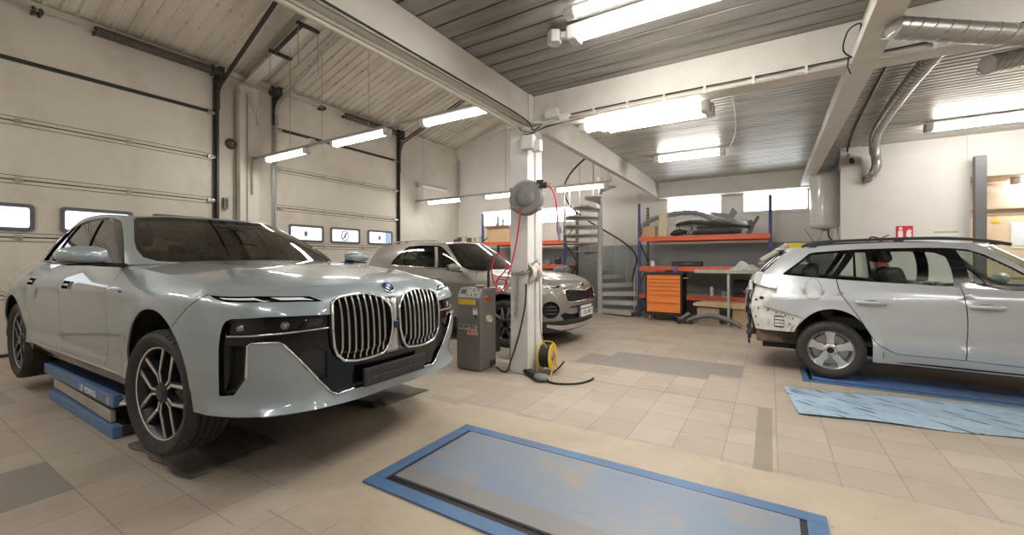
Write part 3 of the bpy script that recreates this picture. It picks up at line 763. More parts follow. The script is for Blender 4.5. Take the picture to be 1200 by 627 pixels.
    mb.build('grille_bridge', M_['satin_chrome'], root, smooth=50, thick=.004)
    mb = MB(); mb.box(.928, .944, -.016, .016, .655, .70); mb.build('front_camera', mat('camera_blue', (.02, .05, .12), .1, coat=.6), root, bev=.003)
    # empty plate holder
    pl = MB(); pl.box(.925, .945, -.265, .265, .325, .438); h = pl.build('plate_holder', M_['black_plastic'], root, bev=.004)
    for a, b, c, d in ((-.255, -.15, .335, .375), (-.255, -.15, .385, .428), (-.145, .14, .335, .378), (-.145, .14, .388, .430), (.145, .255, .335, .375), (.145, .255, .385, .428)):
        m2 = MB(); m2.box(.944, .9475, a, b, c, d); m2.build('plate_rib', M_['black_plastic'], h, bev=.002)
    # roundel
    e = np.array([.852, 0, .917]); nrm = Vector((.72, 0, .69)).normalized(); ez = Vector((0, 0, 1)); yy = Vector((0, 1, 0)); xx = yy.cross(nrm)
    eb = bpy.data.objects.new('bonnet_badge', None); link(eb, root); eb.location = tuple(e + np.array(nrm) * .004); eb.rotation_euler = nrm.to_track_quat('Z', 'Y').to_euler()
    mb = MB(); mb.lathe([(.045, -.004), (.045, .004), (.042, .006), (0, .006)], n=32); mb.build('badge_ring', M_['satin_chrome'], eb, smooth=40)
    mb = MB(); mb.lathe([(.041, .0063), (.0, .0068)], n=32); mb.build('badge_disc', mat('badge_black', (.01, .01, .012), .2), eb)
    for k, c in enumerate(((.75, .77, .8), (.03, .12, .45)) * 2):
        mb = MB(); mb.prism([(0, 0)] + [(.026 * math.cos(PI / 2 * (k + t / 6)), .026 * math.sin(PI / 2 * (k + t / 6))) for t in range(7)], .0065, .0078); mb.build('badge_quarter', mat('badge_blue' if k % 2 else 'badge_white', c, .2), eb)
    for ch, a in (('B', 135), ('M', 90), ('W', 45)):
        text_mesh('badge_letter', ch, .013, M_['lamp_white'], eb, (.0335 * math.cos(R(a - 90)) if 0 else .0335 * math.sin(R(90 - a)), .0335 * math.cos(R(90 - a)), .0078), (0, 0, R(a - 90)), .0004)
    # badge on the front door (blue, violet and red bars)
    for k, c in enumerate(((.1, .35, .7), (.06, .06, .25), (.65, .05, .06))):
        mb = MB(); p = N(np.array([[-2.20 - .016 * k, .893]]))[0]; mb.box(p[0] - .003, p[0] + .005, p[1] - .003, p[1] + .003, .893, .906); mb.build('wing_badge', mat('wing_badge_%d' % k, c, .25), root)
    # ---------------- bonnet, deck
    lp = top_loop(N, -2.42, 2.42, 130)
    cowl = [(-.80 + .24 * (1 - (y / .80) ** 2) if abs(y) < .80 else -.80, y) for y in np.linspace(.84, -.84, 24)]
    bon = lp + cowl
    patch(cap_fn(sal_top), bon, [Reg('bonnet', paint, [bon], skirt=.0)], .09, root, fine=.05)
    rear = top_loop(N, 4.45, L, 50) + [(p[0], -p[1]) for p in reversed(top_loop(N, 4.45, L, 50))]
    patch(cap_fn(sal_top), rear, [Reg('boot_lid', paint, [rear], skirt=.0)], .12, root, fine=.06)
    mb = MB()                                              # shelf under the glass along the waist
    for s_ in (-1, 1):
        q = top_loop(N, 2.30, 4.6, 30)
        vs_ = [(x, s_ * y, float(sal_top(np.array([x]), np.array([y]))[0]) + .002) for x, y in q] + [(x, s_ * (y - .10), float(sal_top(np.array([x]), np.array([y]))[0]) - .03) for x, y in reversed(q)]
        n_ = len(q); mb.add(vs_, [(k, k + 1, 2 * n_ - 2 - k, 2 * n_ - 1 - k) for k in range(n_ - 1)])
    mb.build('waist_rail', paint, root, smooth=0)
    # ---------------- glasshouse
    Lg = G.L; gt = G.lv[-1]
    ws = [(0, -.01), (.40, -.005), (.62, .015), (.690, .045), (.715, .10), (.718, .16), (.700, .30), (.682, .385), (.66, .405), (.48, .407), (.25, .397), (0, .394)]
    wsp = ws[1:-1] + [(-a, b) for a, b in reversed(ws[1:-1])]
    win = curve2([(.835, .003), (.812, .125), (.812, .26), (.835, .328), (.875, .356), (1.03, .375), (1.42, .373), (1.80, .362), (2.02, .338), (2.14, .288), (2.20, .20), (2.235, .10), (2.25, .008)], 3)
    win = win + [(2.2, .004), (1.5, .006), (1.0, .003)]
    rw = [(2.98, .03), (Lg, .03), (Lg, .36), (3.0, .36)]
    win_bp = [(1.36, -.05), (1.42, -.05), (1.33, .45), (1.265, .45)]
    win_q = strip([(2.02, -.05), (1.93, .45)], .03)
    trim = [(a + (.012 if a > 1.5 else -.012), b + (.012 if b > .02 else -.01)) for a, b in win]
    outg = [(-Lg, 0), (Lg, 0), (Lg, gt), (-Lg, gt)]
    rg = [Reg('pillar', paint, [outg], skirt=.012),
          Reg('window_surround', M_['gloss_black'], both(trim), inset=.003),
          Reg('side_window', tint, both(win), inset=.008, skirt=.0),
          Reg('window_post', M_['gloss_black'], [p for p in both(win_bp, win_q)], inset=.004),
          Reg('windscreen_border', M_['gloss_black'], [wsp], inset=.003),
          Reg('windscreen', tint2, [[(a * .955, .02 + (b - .01) * .90) if True else 0 for a, b in wsp]], inset=.005, skirt=.0),
          Reg('rear_window', tint, [[(2.98, .03), (Lg, .03), (Lg, .36), (3.0, .36)], [(-2.98, .03), (-3.0, .36), (-Lg, .36), (-Lg, .03)]], inset=.004, skirt=.0)]
    # keep window posts inside the window outline only
    patch(G, outg, rg[:3] + rg[4:], .06, root, fine=.02)
    for s_ in (-1, 1):
        for pl_ in (win_bp, win_q):
            pp = [(s_ * a, min(max(b, .01), .368)) for a, b in ([(1.375, .0), (1.41, .0), (1.322, .37), (1.287, .37)] if pl_ is win_bp else strip([(2.02, .01), (1.95, .345)], .025))]
            patch(G, pp, [Reg('window_post', M_['gloss_black'], [pp], inset=-.001, skirt=.01)], .08, root, fine=.04)
        edge_tube(root, G, [(s_ * a, b) for a, b in [(.835, .0), (1.2, .0), (1.8, .0), (2.26, .004), (2.22, .14), (2.17, .27)]], .006, M_['gloss_black'], 'waist_trim', .002)
    roof_grid(root, G, paint, (0, .028, .030, .026, 0), i0=2, i1=8)
    mb = MB(); mb.box(-3.1, -1.9, -.50, .50, 1.462, 1.468); mb.build('headlining', M_['headlining'], root)
    # ---------------- mirrors
    for s_ in (-1, 1):
        mb = MB()
        def mf(s, t):
            a = 2 * PI * s; b = PI * (t - .5)
            cx = math.copysign(abs(math.cos(a)) ** .7, math.cos(a)) * math.cos(b) ** .6; cz = math.copysign(abs(math.sin(a)) ** .75, math.sin(a)) * math.cos(b) ** .6
            y = math.sin(b); tp = 1 - .22 * (y * -1 + 1) / 2
            return Vector((-.80 + .085 * cx - .03 * y * s_ * 0, s_ * (1.085 + .125 * y), 1.132 + (.074 if cz > 0 else .055) * cz * (1 - .18 * (y + 1) / 2)))
        mb.grid(mf, 28, 14); mir = mb.build('door_mirror', paint, root, smooth=60)
        mb = MB(); mb.box(-.86, -.745, min(s_ * .96, s_ * 1.17), max(s_ * .96, s_ * 1.17), 1.070, 1.083); mb.bar((-.83, s_ * .86, 1.068), (-.82, s_ * 1.02, 1.078), .10, .028); mb.build('mirror_foot', M_['gloss_black'], mir, bev=.006)
        mb = MB(); mb.box(-.885, -.872, min(s_ * .985, s_ * 1.185), max(s_ * .985, s_ * 1.185), 1.085, 1.175); mb.build('mirror_glass', M_['reflector'], mir, bev=.004)
    # ---------------- underside, cabin
    mb = MB(); mb.box(-4.2, .62, -.74, .74, .29, .36); mb.box(-2.75, -.50, -.90, .90, .285, .40); mb.box(.05, .70, -.62, .62, .30, .60); mb.build('underbody', M_['void'], root)
    mb = MB(); mb.box(-3.5, -.45, -.86, .86, .42, .46); mb.box(-.80, -.5, -.82, .82, .46, 1.02); mb.box(-3.55, -3.45, -.80, .80, .46, 1.0); mb.build('cabin_floor', M_['cabin'], root)
    mb = MB(); mb.box(-1.15, -.70, -.78, .78, .70, 1.04); mb.build('dashboard', M_['cabin'], root, bev=.05)
    mb = MB(); mb.box(-.98, -.95, -.42, .30, 1.02, 1.13); mb.build('display', M_['gloss_black'], root, bev=.01)
    steering(root, -1.30, .38, .93)
    for y in (-.38, .38): seat(root, -1.78, y, .52, .54)
    seat(root, -2.78, 0, .52, 1.36, head=False, name='rear_seat')
    for y in (-.38, .38):
        mb = MB(); mb.box(-3.22, -3.10, y - .14, y + .14, 1.12, 1.30); mb.build('headrest', M_['leather'], root, bev=.04)
    mb = MB(); mb.box(-1.30, -1.22, -.09, .09, 1.365, 1.43); mb.build('cabin_mirror', M_['cabin'], root, bev=.01)
    for x, z in ((-.05, .385), (-3.28, .37)):
        for s_ in (-1, 1): arch_liner(root, x, z, .455, .955, .58, s_)
    # ---------------- wheels, hanging below the body
    for x in (0., -3.215):
        for s_ in (-1, 1):
            wheel(root, (x - .02, s_ * .850, .322), .3695, .278, .25, 'vee', steer=(R(5.) if x == 0 else 0), side=s_)
    return root
# ------------------------------------------------------------------ silver estate with its rear bumper off
def simple_parts(root, N, G, top, u_cowl, cowl_y, cowl_x, paint, seats, dash, xrear, wheelbase, ra, rz_, yl):
    pass
def build_estate(loc, rz):
    car_mats(); M_ = MATS
    paint = mat('estate_paint', (.50, .52, .54), .32, .3, var=.02, scale=3, coat=.9)
    bare = mat('bare_panel', (.62, .62, .60), .55, var=.06, scale=12, dirt=(.30, .26, .20), dscale=9, damt=.6)
    rust = mat('underseal', (.13, .095, .06), .85, var=.3, scale=14, bump=.3, bscale=40)
    pane = glass('estate_glass', (.74, .80, .77), 1.0)
    root = thing('estate_car', 'silver estate car with its rear bumper and tail lamp removed, over the blue lift', 'car', loc, rz)
    N = est_net(); G = est_gh(); L = N.L; vt = N.lv[-1]; Lg = G.L; gt = G.lv[-1]
    xu = lambda x: 1.439 - x
    outer = [(-L, .22), (L, .22), (L, vt), (-L, vt)]
    arch_f = arch_poly(1.439, .31, .375, .375, .21)
    ar = curve2([(3.566, .25), (3.572, .439), (3.60, .52), (3.645, .605), (3.72, .685), (3.811, .732), (3.905, .745), (4.005, .722), (4.085, .67), (4.151, .60), (4.20, .53), (4.24, .44)], 3)
    ar = [(3.566, .21)] + ar + [(4.245, .21)]
    lampr = [(4.70, .955), (4.385, .931), (4.526, .739), (4.72, .735)]
    rearp = [(4.526, .739), (4.162, .640), (4.23, .465), (4.66, .455), (4.72, .735)]
    vent = rrect(.105, .14, .02, 3, 4.372, .565)
    missing = [(4.22, .20), (4.23, .465), (4.66, .455), (5.42, .45), (L + .1, .45), (L + .1, .20)]
    tl = [(4.72, .735), (4.70, .955), (4.76, .97), (4.80, .70), (4.78, .45), (4.66, .455)]
    dr = curve2([(3.86, 1.02), (3.83, .92), (3.707, .718), (3.582, .489), (3.535, .42), (3.47, .375), (3.40, .335), (3.30, .325), (2.911, .325)], 3)
    db = curve2([(2.945, 1.02), (2.925, .908), (2.906, .661), (2.911, .325)], 4)
    df = curve2([(1.98, 1.02), (1.97, .80), (1.98, .60), (2.02, .325), (2.911, .325)], 4)
    RD = dr + [(2.911, .325), (2.906, .661), (2.925, .908), (2.945, 1.02)]
    FD = [(1.98, 1.02), (1.97, .80), (1.98, .60), (2.02, .325), (2.911, .325), (2.906, .661), (2.925, .908), (2.945, 1.02)]
    flap = [(4.055 + .078 * math.cos(2 * PI * k / 24), .918 + .078 * math.sin(2 * PI * k / 24)) for k in range(24)]
    rub = .445
    head = [(.50, .70), (.60, .74), (.90, .80), (1.10, .86), (1.12, .80), (.95, .71), (.70, .66)]
    grl = [(0, .63), (.40, .63), (.44, .70), (.40, .74), (0, .745)]; gg = grl + [(-a, b) for a, b in reversed(grl[1:-1])]
    low = [(0, .32), (.55, .32), (.50, .46), (0, .46)]; ll = low + [(-a, b) for a, b in reversed(low[1:-1])]
    bp = [(1.08, .20), (1.08, .62), (.95, .70), (.6, .66), (.45, .76), (0, .78)]; bpp = bp + [(-a, b) for a, b in reversed(bp[:-1])]
    regs = [Reg('body_side', paint, [outer]), Reg('front_bumper', paint, [bpp]),
            Reg('rear_door', paint, both(RD)), Reg('front_door', paint, both(FD)),
            Reg('shut_line', None, both(strip(dr, .007), strip(db, .007), strip(df, .007)), hole=True),
            Reg('fuel_flap', paint, [flip(flap)], skirt=.006), 
            Reg('lamp_recess', bare, both(lampr), inset=.045), Reg('inner_panel', bare, both(rearp), inset=.022), Reg('air_vent', M_['black_plastic'], both(vent), inset=.034),
            Reg('tail_edge', M_['black_plastic'], both(tl), inset=.03),
            Reg('headlight', M_['lamp_clear'], both(head), inset=.004), Reg('grille', M_['black_plastic'], [gg], inset=.02), Reg('lower_grille', M_['black_plastic'], [ll], inset=.03),
            Reg('missing', None, both(missing, arch_f, ar), hole=True)]
    ob = patch(N, outer, regs, .07, root, fine=.022)
    for s_ in (-1, 1):
        edge_tube(root, N, [(s_ * a, b) for a, b in flap], .0022, M_['black_plastic'], 'flap_gap', -.001, closed=True) if s_ < 0 else None
        for a, b in ((2.68, 2.90), (3.47, 3.70)):         # pull handles
            p0 = N(np.array([[s_ * a, .828]]))[0]; p1 = N(np.array([[s_ * b, .832]]))[0]
            mb = MB(); nn = Vector((0, s_, 0))
            pts = [Vector(p0) + nn * .006, Vector(p0) * .8 + Vector(p1) * .2 + nn * .028, Vector(p0) * .5 + Vector(p1) * .5 + nn * .034, Vector(p0) * .2 + Vector(p1) * .8 + nn * .028, Vector(p1) + nn * .006]
            mb.tube(smooth_path(pts, 5), .014, 8, sy=1.35); h = mb.build('door_handle', paint, root, smooth=60)
            mb = MB(); c = (p0 + p1) / 2; mb.ball(c - np.array((0, s_ * .004, 0)), .07, .008, .024); mb.build('handle_bowl', M_['black_plastic'], h)
        for k in range(3):
            q = N(np.array([[s_ * 4.372, .525 + .04 * k]]))[0]; n_ = N.normals(np.array([[s_ * 4.372, .525 + .04 * k]]))[0]; n_ = n_ if n_[1] * s_ > 0 else -n_
            mb = MB(); c = q - n_ * .028; t = np.array((n_[1], -n_[0], 0)) * .045; mb.bar(c - t, c + t, .006, .026); mb.build('vent_slat', bare, root)
        for u, v in ((4.24, .615), (4.31, .64), (4.40, .668), (4.48, .69), (4.58, .70), (4.62, .60), (4.60, .50), (4.27, .55)):   # bolt holes and clips
            q = N(np.array([[s_ * u, v]]))[0]; n_ = N.normals(np.array([[s_ * u, v]]))[0]; n_ = n_ if n_[1] * s_ > 0 else -n_
            mb = MB(); mb.cyl(q - n_ * .026, q - n_ * .017, .009, n=10); mb.build('panel_clip', M_['wheel_dark'], root)
        for u, v, r_ in ((4.56, .83, .020), (4.63, .80, .013)):
            q = N(np.array([[s_ * u, v]]))[0]; n_ = N.normals(np.array([[s_ * u, v]]))[0]; n_ = n_ if n_[1] * s_ > 0 else -n_
            mb = MB(); mb.box(-r_, r_, -r_ * .8, r_ * .8, 0, .006, Matrix.Translation(Vector(q - n_ * .047)) @ Vector(n_).to_track_quat('Z', 'Y').to_matrix().to_4x4()); mb.build('lamp_socket', M_['void'], root)
    # torn ends hanging at the tail corner
    rnd = random.Random(4)
    for s_ in (-1,):
        mb = MB()
        for k in range(9):
            z = .98 - .075 * k; x = -3.20 - .04 * rnd.random(); y = s_ * (.60 + .10 * rnd.random())
            mb.tube([(x, y, z), (x - .03 * rnd.random(), y - .03, z - .05), (x - .02, y + .02 * rnd.random(), z - .11)], .010 + .012 * rnd.random(), 6)
        mb.build('wiring_loom', M_['black_plastic'], root)
        for k, (z, c) in enumerate(((.90, 'disc'), (.72, 'wheel_dark'), (.58, 'disc'), (.47, 'black_plastic'), (.40, 'black_plastic'))):
            mb = MB(); rr = .020 + .014 * rnd.random(); mb.ball((-3.23 - .03 * rnd.random(), s_ * (.62 + .06 * rnd.random()), z), rr, rr * .8, rr * 1.3, n=7, m=5); mb.build('broken_bracket', MATS[c], root, smooth=0)
    mb = MB(); mb.box(-3.16, -2.75, -.70, .70, .31, .47); mb.box(-3.24, -3.12, -.55, .55, .36, .50); mb.build('rear_floor_pan', rust, root, bev=.02)
    mb = MB(); mb.box(-3.235, -3.20, -.66, .66, .42, 1.02); mb.build('rear_cross_panel', bare, root, bev=.01)
    # bonnet and waist
    lp = top_loop(N, -2.15, 2.15, 100); cowl = [(-.70 + .22 * (1 - (y / .78) ** 2), y) for y in np.linspace(.76, -.76, 20)]
    bon = lp + cowl
    patch(cap_fn(est_top), bon, [Reg('bonnet', paint, [bon], skirt=.0)], .10, root, fine=.05)
    for s_ in (-1, 1):
        q = N(np.array([(u, vt) for u in np.linspace(2.1, L - .02, 60)])); q[:, 1] *= s_; mb = MB()
        vs_ = [tuple(p) for p in q] + [(p[0] * .985 - .02, p[1] * .86, p[2] - .012) for p in q[::-1]]; n_ = len(q)
        mb.add(vs_, [(k, k + 1, 2 * n_ - 2 - k, 2 * n_ - 1 - k) for k in range(n_ - 1)]); mb.build('waist_rail', M_['black_plastic'], root, smooth=0)
    # glasshouse
    wq = [(2.285, .036), (2.175, .290), (2.13, .312), (1.852, .334), (1.955, .014), (2.25, .018)]
    wr = [(1.920, .012), (1.778, .318), (1.750, .332), (1.085, .350), (1.065, .342), (1.245, .022), (1.26, .012), (1.64, .010)]
    wf = [(1.172, .012), (.955, .342), (.935, .350), (.855, .342), (.815, .305), (.785, .20), (.782, .10), (.80, .03), (.83, .010)]
    sur = [(2.315, .028), (2.19, .312), (2.14, .330), (1.80, .352), (1.0, .366), (.85, .358), (.795, .315), (.768, .20), (.766, .08), (.80, -.004), (1.6, -.004), (2.30, .004)]
    wsc = [(0, -.01), (.40, -.005), (.66, .02), (.715, .07), (.715, .16), (.675, .35), (.655, .40), (.45, .405), (0, .40)]; wss = wsc + [(-a, b) for a, b in reversed(wsc[1:-1])]
    outg = [(-Lg, 0), (Lg, 0), (Lg, gt), (-Lg, gt)]
    rwn = [(2.46, .03), (Lg, .03), (Lg, .38), (2.44, .37)]
    patch(G, outg, [Reg('pillar', paint, [outg], skirt=.012), Reg('window_surround', M_['gloss_black'], both(sur), inset=.003),
                    Reg('side_window', pane, both(wq, wr, wf), inset=.008, skirt=0.), Reg('windscreen', pane, [wss], inset=.004, skirt=0.),
                    Reg('rear_window', glass('estate_rear_glass', (.25, .27, .26), 1.3), [rwn + [(2 * Lg - a, b) for a, b in reversed(rwn)][1:-1] if False else rwn, flip(rwn)], inset=.004, skirt=0.)], .06, root, fine=.02)
    for s_ in (-1, 1):
        pp = strip([(s_ * 1.686, .012), (s_ * 1.680, .340)], .022)
        patch(G, pp, [Reg('window_post', M_['gloss_black'], [pp], inset=-.001, skirt=.012)], .08, root, fine=.04)
    roof_grid(root, G, paint, (0, .022, .026, .022, 0), i0=2, i1=8)
    mb = MB(); mb.box(-2.75, -1.45, -.50, .50, 1.392, 1.397); mb.build('headlining', M_['headlining'], root)
    for s_ in (-1, 1):                                     # roof rails
        pts = smooth_path([(-2.72, s_ * .565, 1.408), (-2.60, s_ * .575, 1.452), (-2.2, s_ * .585, 1.470), (-1.7, s_ * .588, 1.475), (-1.35, s_ * .58, 1.452), (-1.12, s_ * .565, 1.402)], 6)
        mb = MB(); mb.tube(pts, .013, 8, sx=1.1, sy=1.2); rl = mb.build('roof_rail', M_['black_plastic'], root, smooth=60)
        mb = MB(); [mb.box(x - .04, x + .04, s_ * .575 - .012, s_ * .575 + .012, 1.40, z) for x, z in ((-2.62, 1.446), (-1.9, 1.470), (-1.22, 1.436))]; mb.build('rail_foot', M_['black_plastic'], rl, bev=.006)
    mb = MB(); mb.tube([(-2.575, 0, 1.452), (-2.62, 0, 1.53), (-2.69, 0, 1.65)], [.006, .004, .0025], 6); mb.ball((-2.565, 0, 1.45), .03, .02, .018); mb.build('aerial', M_['black_plastic'], root)
    mb = MB(); mb.box(-2.98, -2.84, -.50, .50, 1.372, 1.398); mb.build('roof_spoiler', paint, root, bev=.01)
    for s_ in (-1, 1):
        mb = MB(); mb.ball((-.78, s_ * .96, 1.04), .07, .11, .065, n=16, m=10); mir = mb.build('door_mirror', paint, root); mb = MB(); mb.bar((-.80, s_ * .80, .985), (-.78, s_ * .90, 1.0), .05, .03); mb.build('mirror_foot', M_['black_plastic'], mir, bev=.006)
    # underside and cabin
    mb = MB(); mb.box(-3.1, .5, -.66, .66, .25, .33); mb.box(-2.02, -.42, -.80, .80, .235, .36); mb.box(-.1, .62, -.56, .56, .28, .55); mb.build('underbody', M_['void'], root)
    mb = MB(); mb.box(-3.1, -2.9, -.60, .60, .36, .40); mb.box(-2.9, -.4, -.74, .74, .36, .40); mb.box(-.66, -.40, -.72, .72, .40, .90); mb.box(-3.10, -2.72, -.62, .62, .40, .62); mb.build('cabin_floor', M_['cabin'], root)
    for s_ in (-1, 1): mb = MB(); mb.box(-2.05, -.5, s_ * .77 - .015, s_ * .77 + .015, .40, .93); mb.build('door_lining', M_['cabin'], root)
    mb = MB(); mb.box(-1.02, -.58, -.70, .70, .62, .965); mb.build('dashboard', M_['cabin'], root, bev=.05)
    steering(root, -1.14, .36, .88)
    for y in (-.36, .36): seat(root, -1.55, y, .50, .50, .30)
    seat(root, -2.25, 0, .50, 1.22, .32, head=False, name='rear_seat')
    for y in (-.36, .36): mb = MB(); mb.box(-2.66, -2.56, y - .13, y + .13, 1.05, 1.22); mb.build('headrest', M_['leather'], root, bev=.04)
    for x, z in ((0, .31), (-2.45, .325)):
        for s_ in (-1, 1): arch_liner(root, x, z, .405, .84, .50, s_)
    for x in (0., -2.47):
        for s_ in (-1, 1): wheel(root, (x, s_ * .745, .302), .302, .205, .19, 'five', side=s_)
    return root
# ------------------------------------------------------------------ beige-grey crossover behind the pillar
def build_crossover(loc, rz):
    car_mats(); M_ = MATS
    paint = mat('crossover_paint', (.235, .215, .188), .34, .25, var=.02, scale=3, coat=.9)
    tint = glass('crossover_glass', (.30, .33, .30), 1.5)
    root = thing('crossover_car', 'beige-grey crossover with a tiger-nose mesh grille parked behind the white pillar', 'car', loc, rz)
    N = suv_net(); G = suv_gh(); L = N.L; vt = N.lv[-1]; Lg = G.L; gt = G.lv[-1]
    outer = [(-L, .24), (L, .24), (L, vt), (-L, vt)]
    arch_f = arch_poly(1.509, .36, .43, .43, .23); arch_r = arch_poly(1.509 + 2.67, .36, .43, .43, .23)
    dF = [(2.05, 1.09), (2.05, .80), (2.10, .40), (3.02, .40), (3.0, 1.09)]; dR = [(3.0, 1.09), (3.02, .40), (3.66, .40), (3.74, .62), (3.92, .80), (4.02, 1.09)]
    clad = [(1.93, .23), (1.93, .40), (3.75, .40), (3.75, .23)]
    head = [(.58, .925), (.75, .965), (.95, .985), (1.16, 1.005), (1.12, .94), (.907, .885), (.66, .890)]
    fog = [(.805 + .135 * math.cos(2 * PI * k / 24), .575 + .125 * math.sin(2 * PI * k / 24)) for k in range(24)]
    gq = [(0, .815), (.20, .835), (.46, .850), (.55, .845), (.565, .80), (.545, .70), (.50, .672), (.20, .668), (0, .675)]; gg = gq + [(-a, b) for a, b in reversed(gq[1:-1])]
    lo = [(0, .42), (.58, .42), (.66, .50), (.58, .53), (.45, .50), (0, .50)]; ll = lo + [(-a, b) for a, b in reversed(lo[1:-1])]
    mid = [(0, .585), (.46, .585), (.47, .61), (0, .615)]; mm = mid + [(-a, b) for a, b in reversed(mid[1:-1])]
    sk = [(0, .27), (.60, .275), (.84, .335), (.84, .375), (.60, .35), (0, .345)]; ss = sk + [(-a, b) for a, b in reversed(sk[1:-1])]
    lowb = [(0, .22), (1.12, .22), (1.10, .40), (.9, .41), (.66, .42), (0, .42)]; lb = lowb + [(-a, b) for a, b in reversed(lowb[1:-1])]
    bp = [(1.12, .20), (1.14, .72), (1.06, .90), (.60, .89), (.57, .86), (0, .86)]; bpp = bp + [(-a, b) for a, b in reversed(bp[:-1])]
    tail = [(L - .85, .98), (L - 1.15, 1.02), (L - 1.1, .88), (L - .8, .86), (L - .4, .90), (L - .4, .97)]
    regs = [Reg('body_side', paint, [outer]), Reg('front_bumper', paint, [bpp]), Reg('rear_door', paint, both(dR)), Reg('front_door', paint, both(dF)),
            Reg('shut_line', None, both(strip([(2.05, 1.09), (2.05, .80), (2.10, .40)], .007), strip([(3.0, 1.09), (3.02, .40)], .007), strip([(3.66, .40), (3.74, .62), (3.92, .80), (4.02, 1.09)], .007), strip([(1.13, .72), (1.05, .90)], .006)), hole=True),
            Reg('cladding', M_['black_plastic'], both(clad)), Reg('bumper_skirt', M_['black_plastic'], [lb], inset=.006),
            Reg('headlight_bezel', M_['gloss_black'], both(head), inset=.003), Reg('headlight', M_['lamp_clear'], both([(.885 + (a - .885) * .80, .945 + (b - .945) * .62) for a, b in head]), inset=.006), Reg('grille', M_['void'], [gg], inset=.03), Reg('fog_recess', M_['void'], both(fog), inset=.035),
            Reg('bumper_slot', M_['black_plastic'], [mm], inset=.012), Reg('lower_grille', M_['void'], [ll], inset=.03), Reg('skid_plate', M_['alloy'], [ss], inset=-.012),
            Reg('tail_lamp', M_['lamp_red'], both(tail), inset=-.004), Reg('wheel_arch', None, both(arch_f, arch_r), hole=True)]
    ob = patch(N, outer, regs, .07, root, fine=.022)
    gr = ob[9][0]
    edge_tube(gr, N, gg, .011, M_['chrome'], 'grille_frame', .006, closed=True)
    for k in range(6):                                     # mesh of the grille
        v = .69 + .026 * k; q = np.array([(u, v) for u in np.linspace(-.54, .54, 22)]); p3 = N(q); n3 = fnormals(N, q); n3[n3[:, 0] < 0] *= -1
        mb = MB(); mb.tube([tuple(p - n * .018) for p, n in zip(p3, n3)], .0028, 5); mb.build('grille_bar', M_['satin_chrome'], gr)
    for k in range(13):
        u = -.51 + .085 * k; q = np.array([(u + .02 * (1 if j % 2 else -1), .68 + .016 * j) for j in range(11)]); p3 = N(q); n3 = fnormals(N, q); n3[n3[:, 0] < 0] *= -1
        mb = MB(); mb.tube([tuple(p - n * .016) for p, n in zip(p3, n3)], .006, 5); mb.build('grille_rib', M_['black_plastic'], gr)
    for s_ in (-1, 1):
        edge_tube(root, N, [(s_ * a, b) for a, b in fog], .007, paint, 'fog_ring', .002, closed=True)
        for dv in (-.05, 0, .05):
            q = N(np.array([(s_ * (.805 + t), .575 + dv) for t in (-.10, -.05, 0, .05, .10)])); mb = MB(); mb.tube([tuple(p) for p in q * .992], .004, 6); mb.build('fog_slat', M_['wheel_dark'], root)
        for u, v, r_ in ((.83, .93, .036), (1.0, .95, .028)):
            p = N(np.array([[s_ * u, v]]))[0]; n_ = N.normals(np.array([[s_ * u, v]]))[0]; n_ = n_ if n_[0] > 0 else -n_
            mb = MB(); mb.lathe([(r_, -.02), (r_, .003), (r_ * .8, .004), (r_ * .5, -.004), (0, .002)], o=tuple(p), d=tuple(n_), n=16); mb.build('lamp_projector', M_['disc'], root, smooth=40)
        for a in (2.72, 3.72):
            p0 = N(np.array([[s_ * (a), .985]]))[0]; p1 = N(np.array([[s_ * (a + .22), .99]]))[0]; nn = Vector((0, s_, 0))
            mb = MB(); mb.tube(smooth_path([Vector(p0) + nn * .004, (Vector(p0) + Vector(p1)) / 2 + nn * .035, Vector(p1) + nn * .004], 6), .014, 8); mb.build('door_handle', paint, root, smooth=60)
        edge_tube(root, N, [(s_ * a, b) for a, b in [(1.95, .40), (2.8, .40), (3.72, .40)]], .006, M_['chrome'], 'sill_trim', .002)
    # badge, number plate with its broken surround
    p = N(np.array([[0, .925]]))[0]; mb = MB(); mb.ball((p[0] + .002, 0, p[2]), .012, .075, .038, n=20, m=8); bd = mb.build('bonnet_badge', M_['chrome'], root)
    text_mesh('badge_letter', 'KIA', .045, M_['gloss_black'], bd, (p[0] + .0145, 0, p[2]), (R(80), 0, R(90)), .001)
    mb = MB(); mb.box(.885, .912, -.27, .27, .43, .60); ph = mb.build('plate_holder', M_['black_plastic'], root, bev=.006)
    mb = MB(); mb.box(.912, .918, -.26, .26, .435, .545); np_ = mb.build('number_plate', mat('plate_white', (.75, .75, .74), .4), ph, bev=.002)
    mb = MB(); mb.box(.9178, .9188, -.26, -.222, .436, .544); mb.build('plate_band', mat('plate_blue', (.03, .08, .35), .4), np_)
    text_mesh('plate_letters', '1DL 8F2', .085, M_['gloss_black'], np_, (.9192, .02, .49), (R(90), 0, R(90)), .0006, width=1.15)
    mb = MB(); mb.box(.90, .915, -.22, .22, .56, .60); mb.build('plate_lip', mat('plate_white', (.75, .75, .74), .4), ph, bev=.004)
    # bonnet, waist
    lp = top_loop(N, -2.22, 2.22, 100); cowl = [(-.70 + .24 * (1 - (y / .82) ** 2), y) for y in np.linspace(.80, -.80, 20)]
    bon = lp + cowl; patch(cap_fn(suv_top), bon, [Reg('bonnet', paint, [bon], skirt=0.)], .10, root, fine=.05)
    for s_ in (-1, 1):
        q = N(np.array([(u, vt) for u in np.linspace(2.15, L - .02, 60)])); q[:, 1] *= s_; mb = MB()
        vs_ = [tuple(p) for p in q] + [(p[0] * .985 - .02, p[1] * .86, p[2] + .004) for p in q[::-1]]; n_ = len(q)
        mb.add(vs_, [(k, k + 1, 2 * n_ - 2 - k, 2 * n_ - 1 - k) for k in range(n_ - 1)]); mb.build('waist_rail', paint, root, smooth=0)
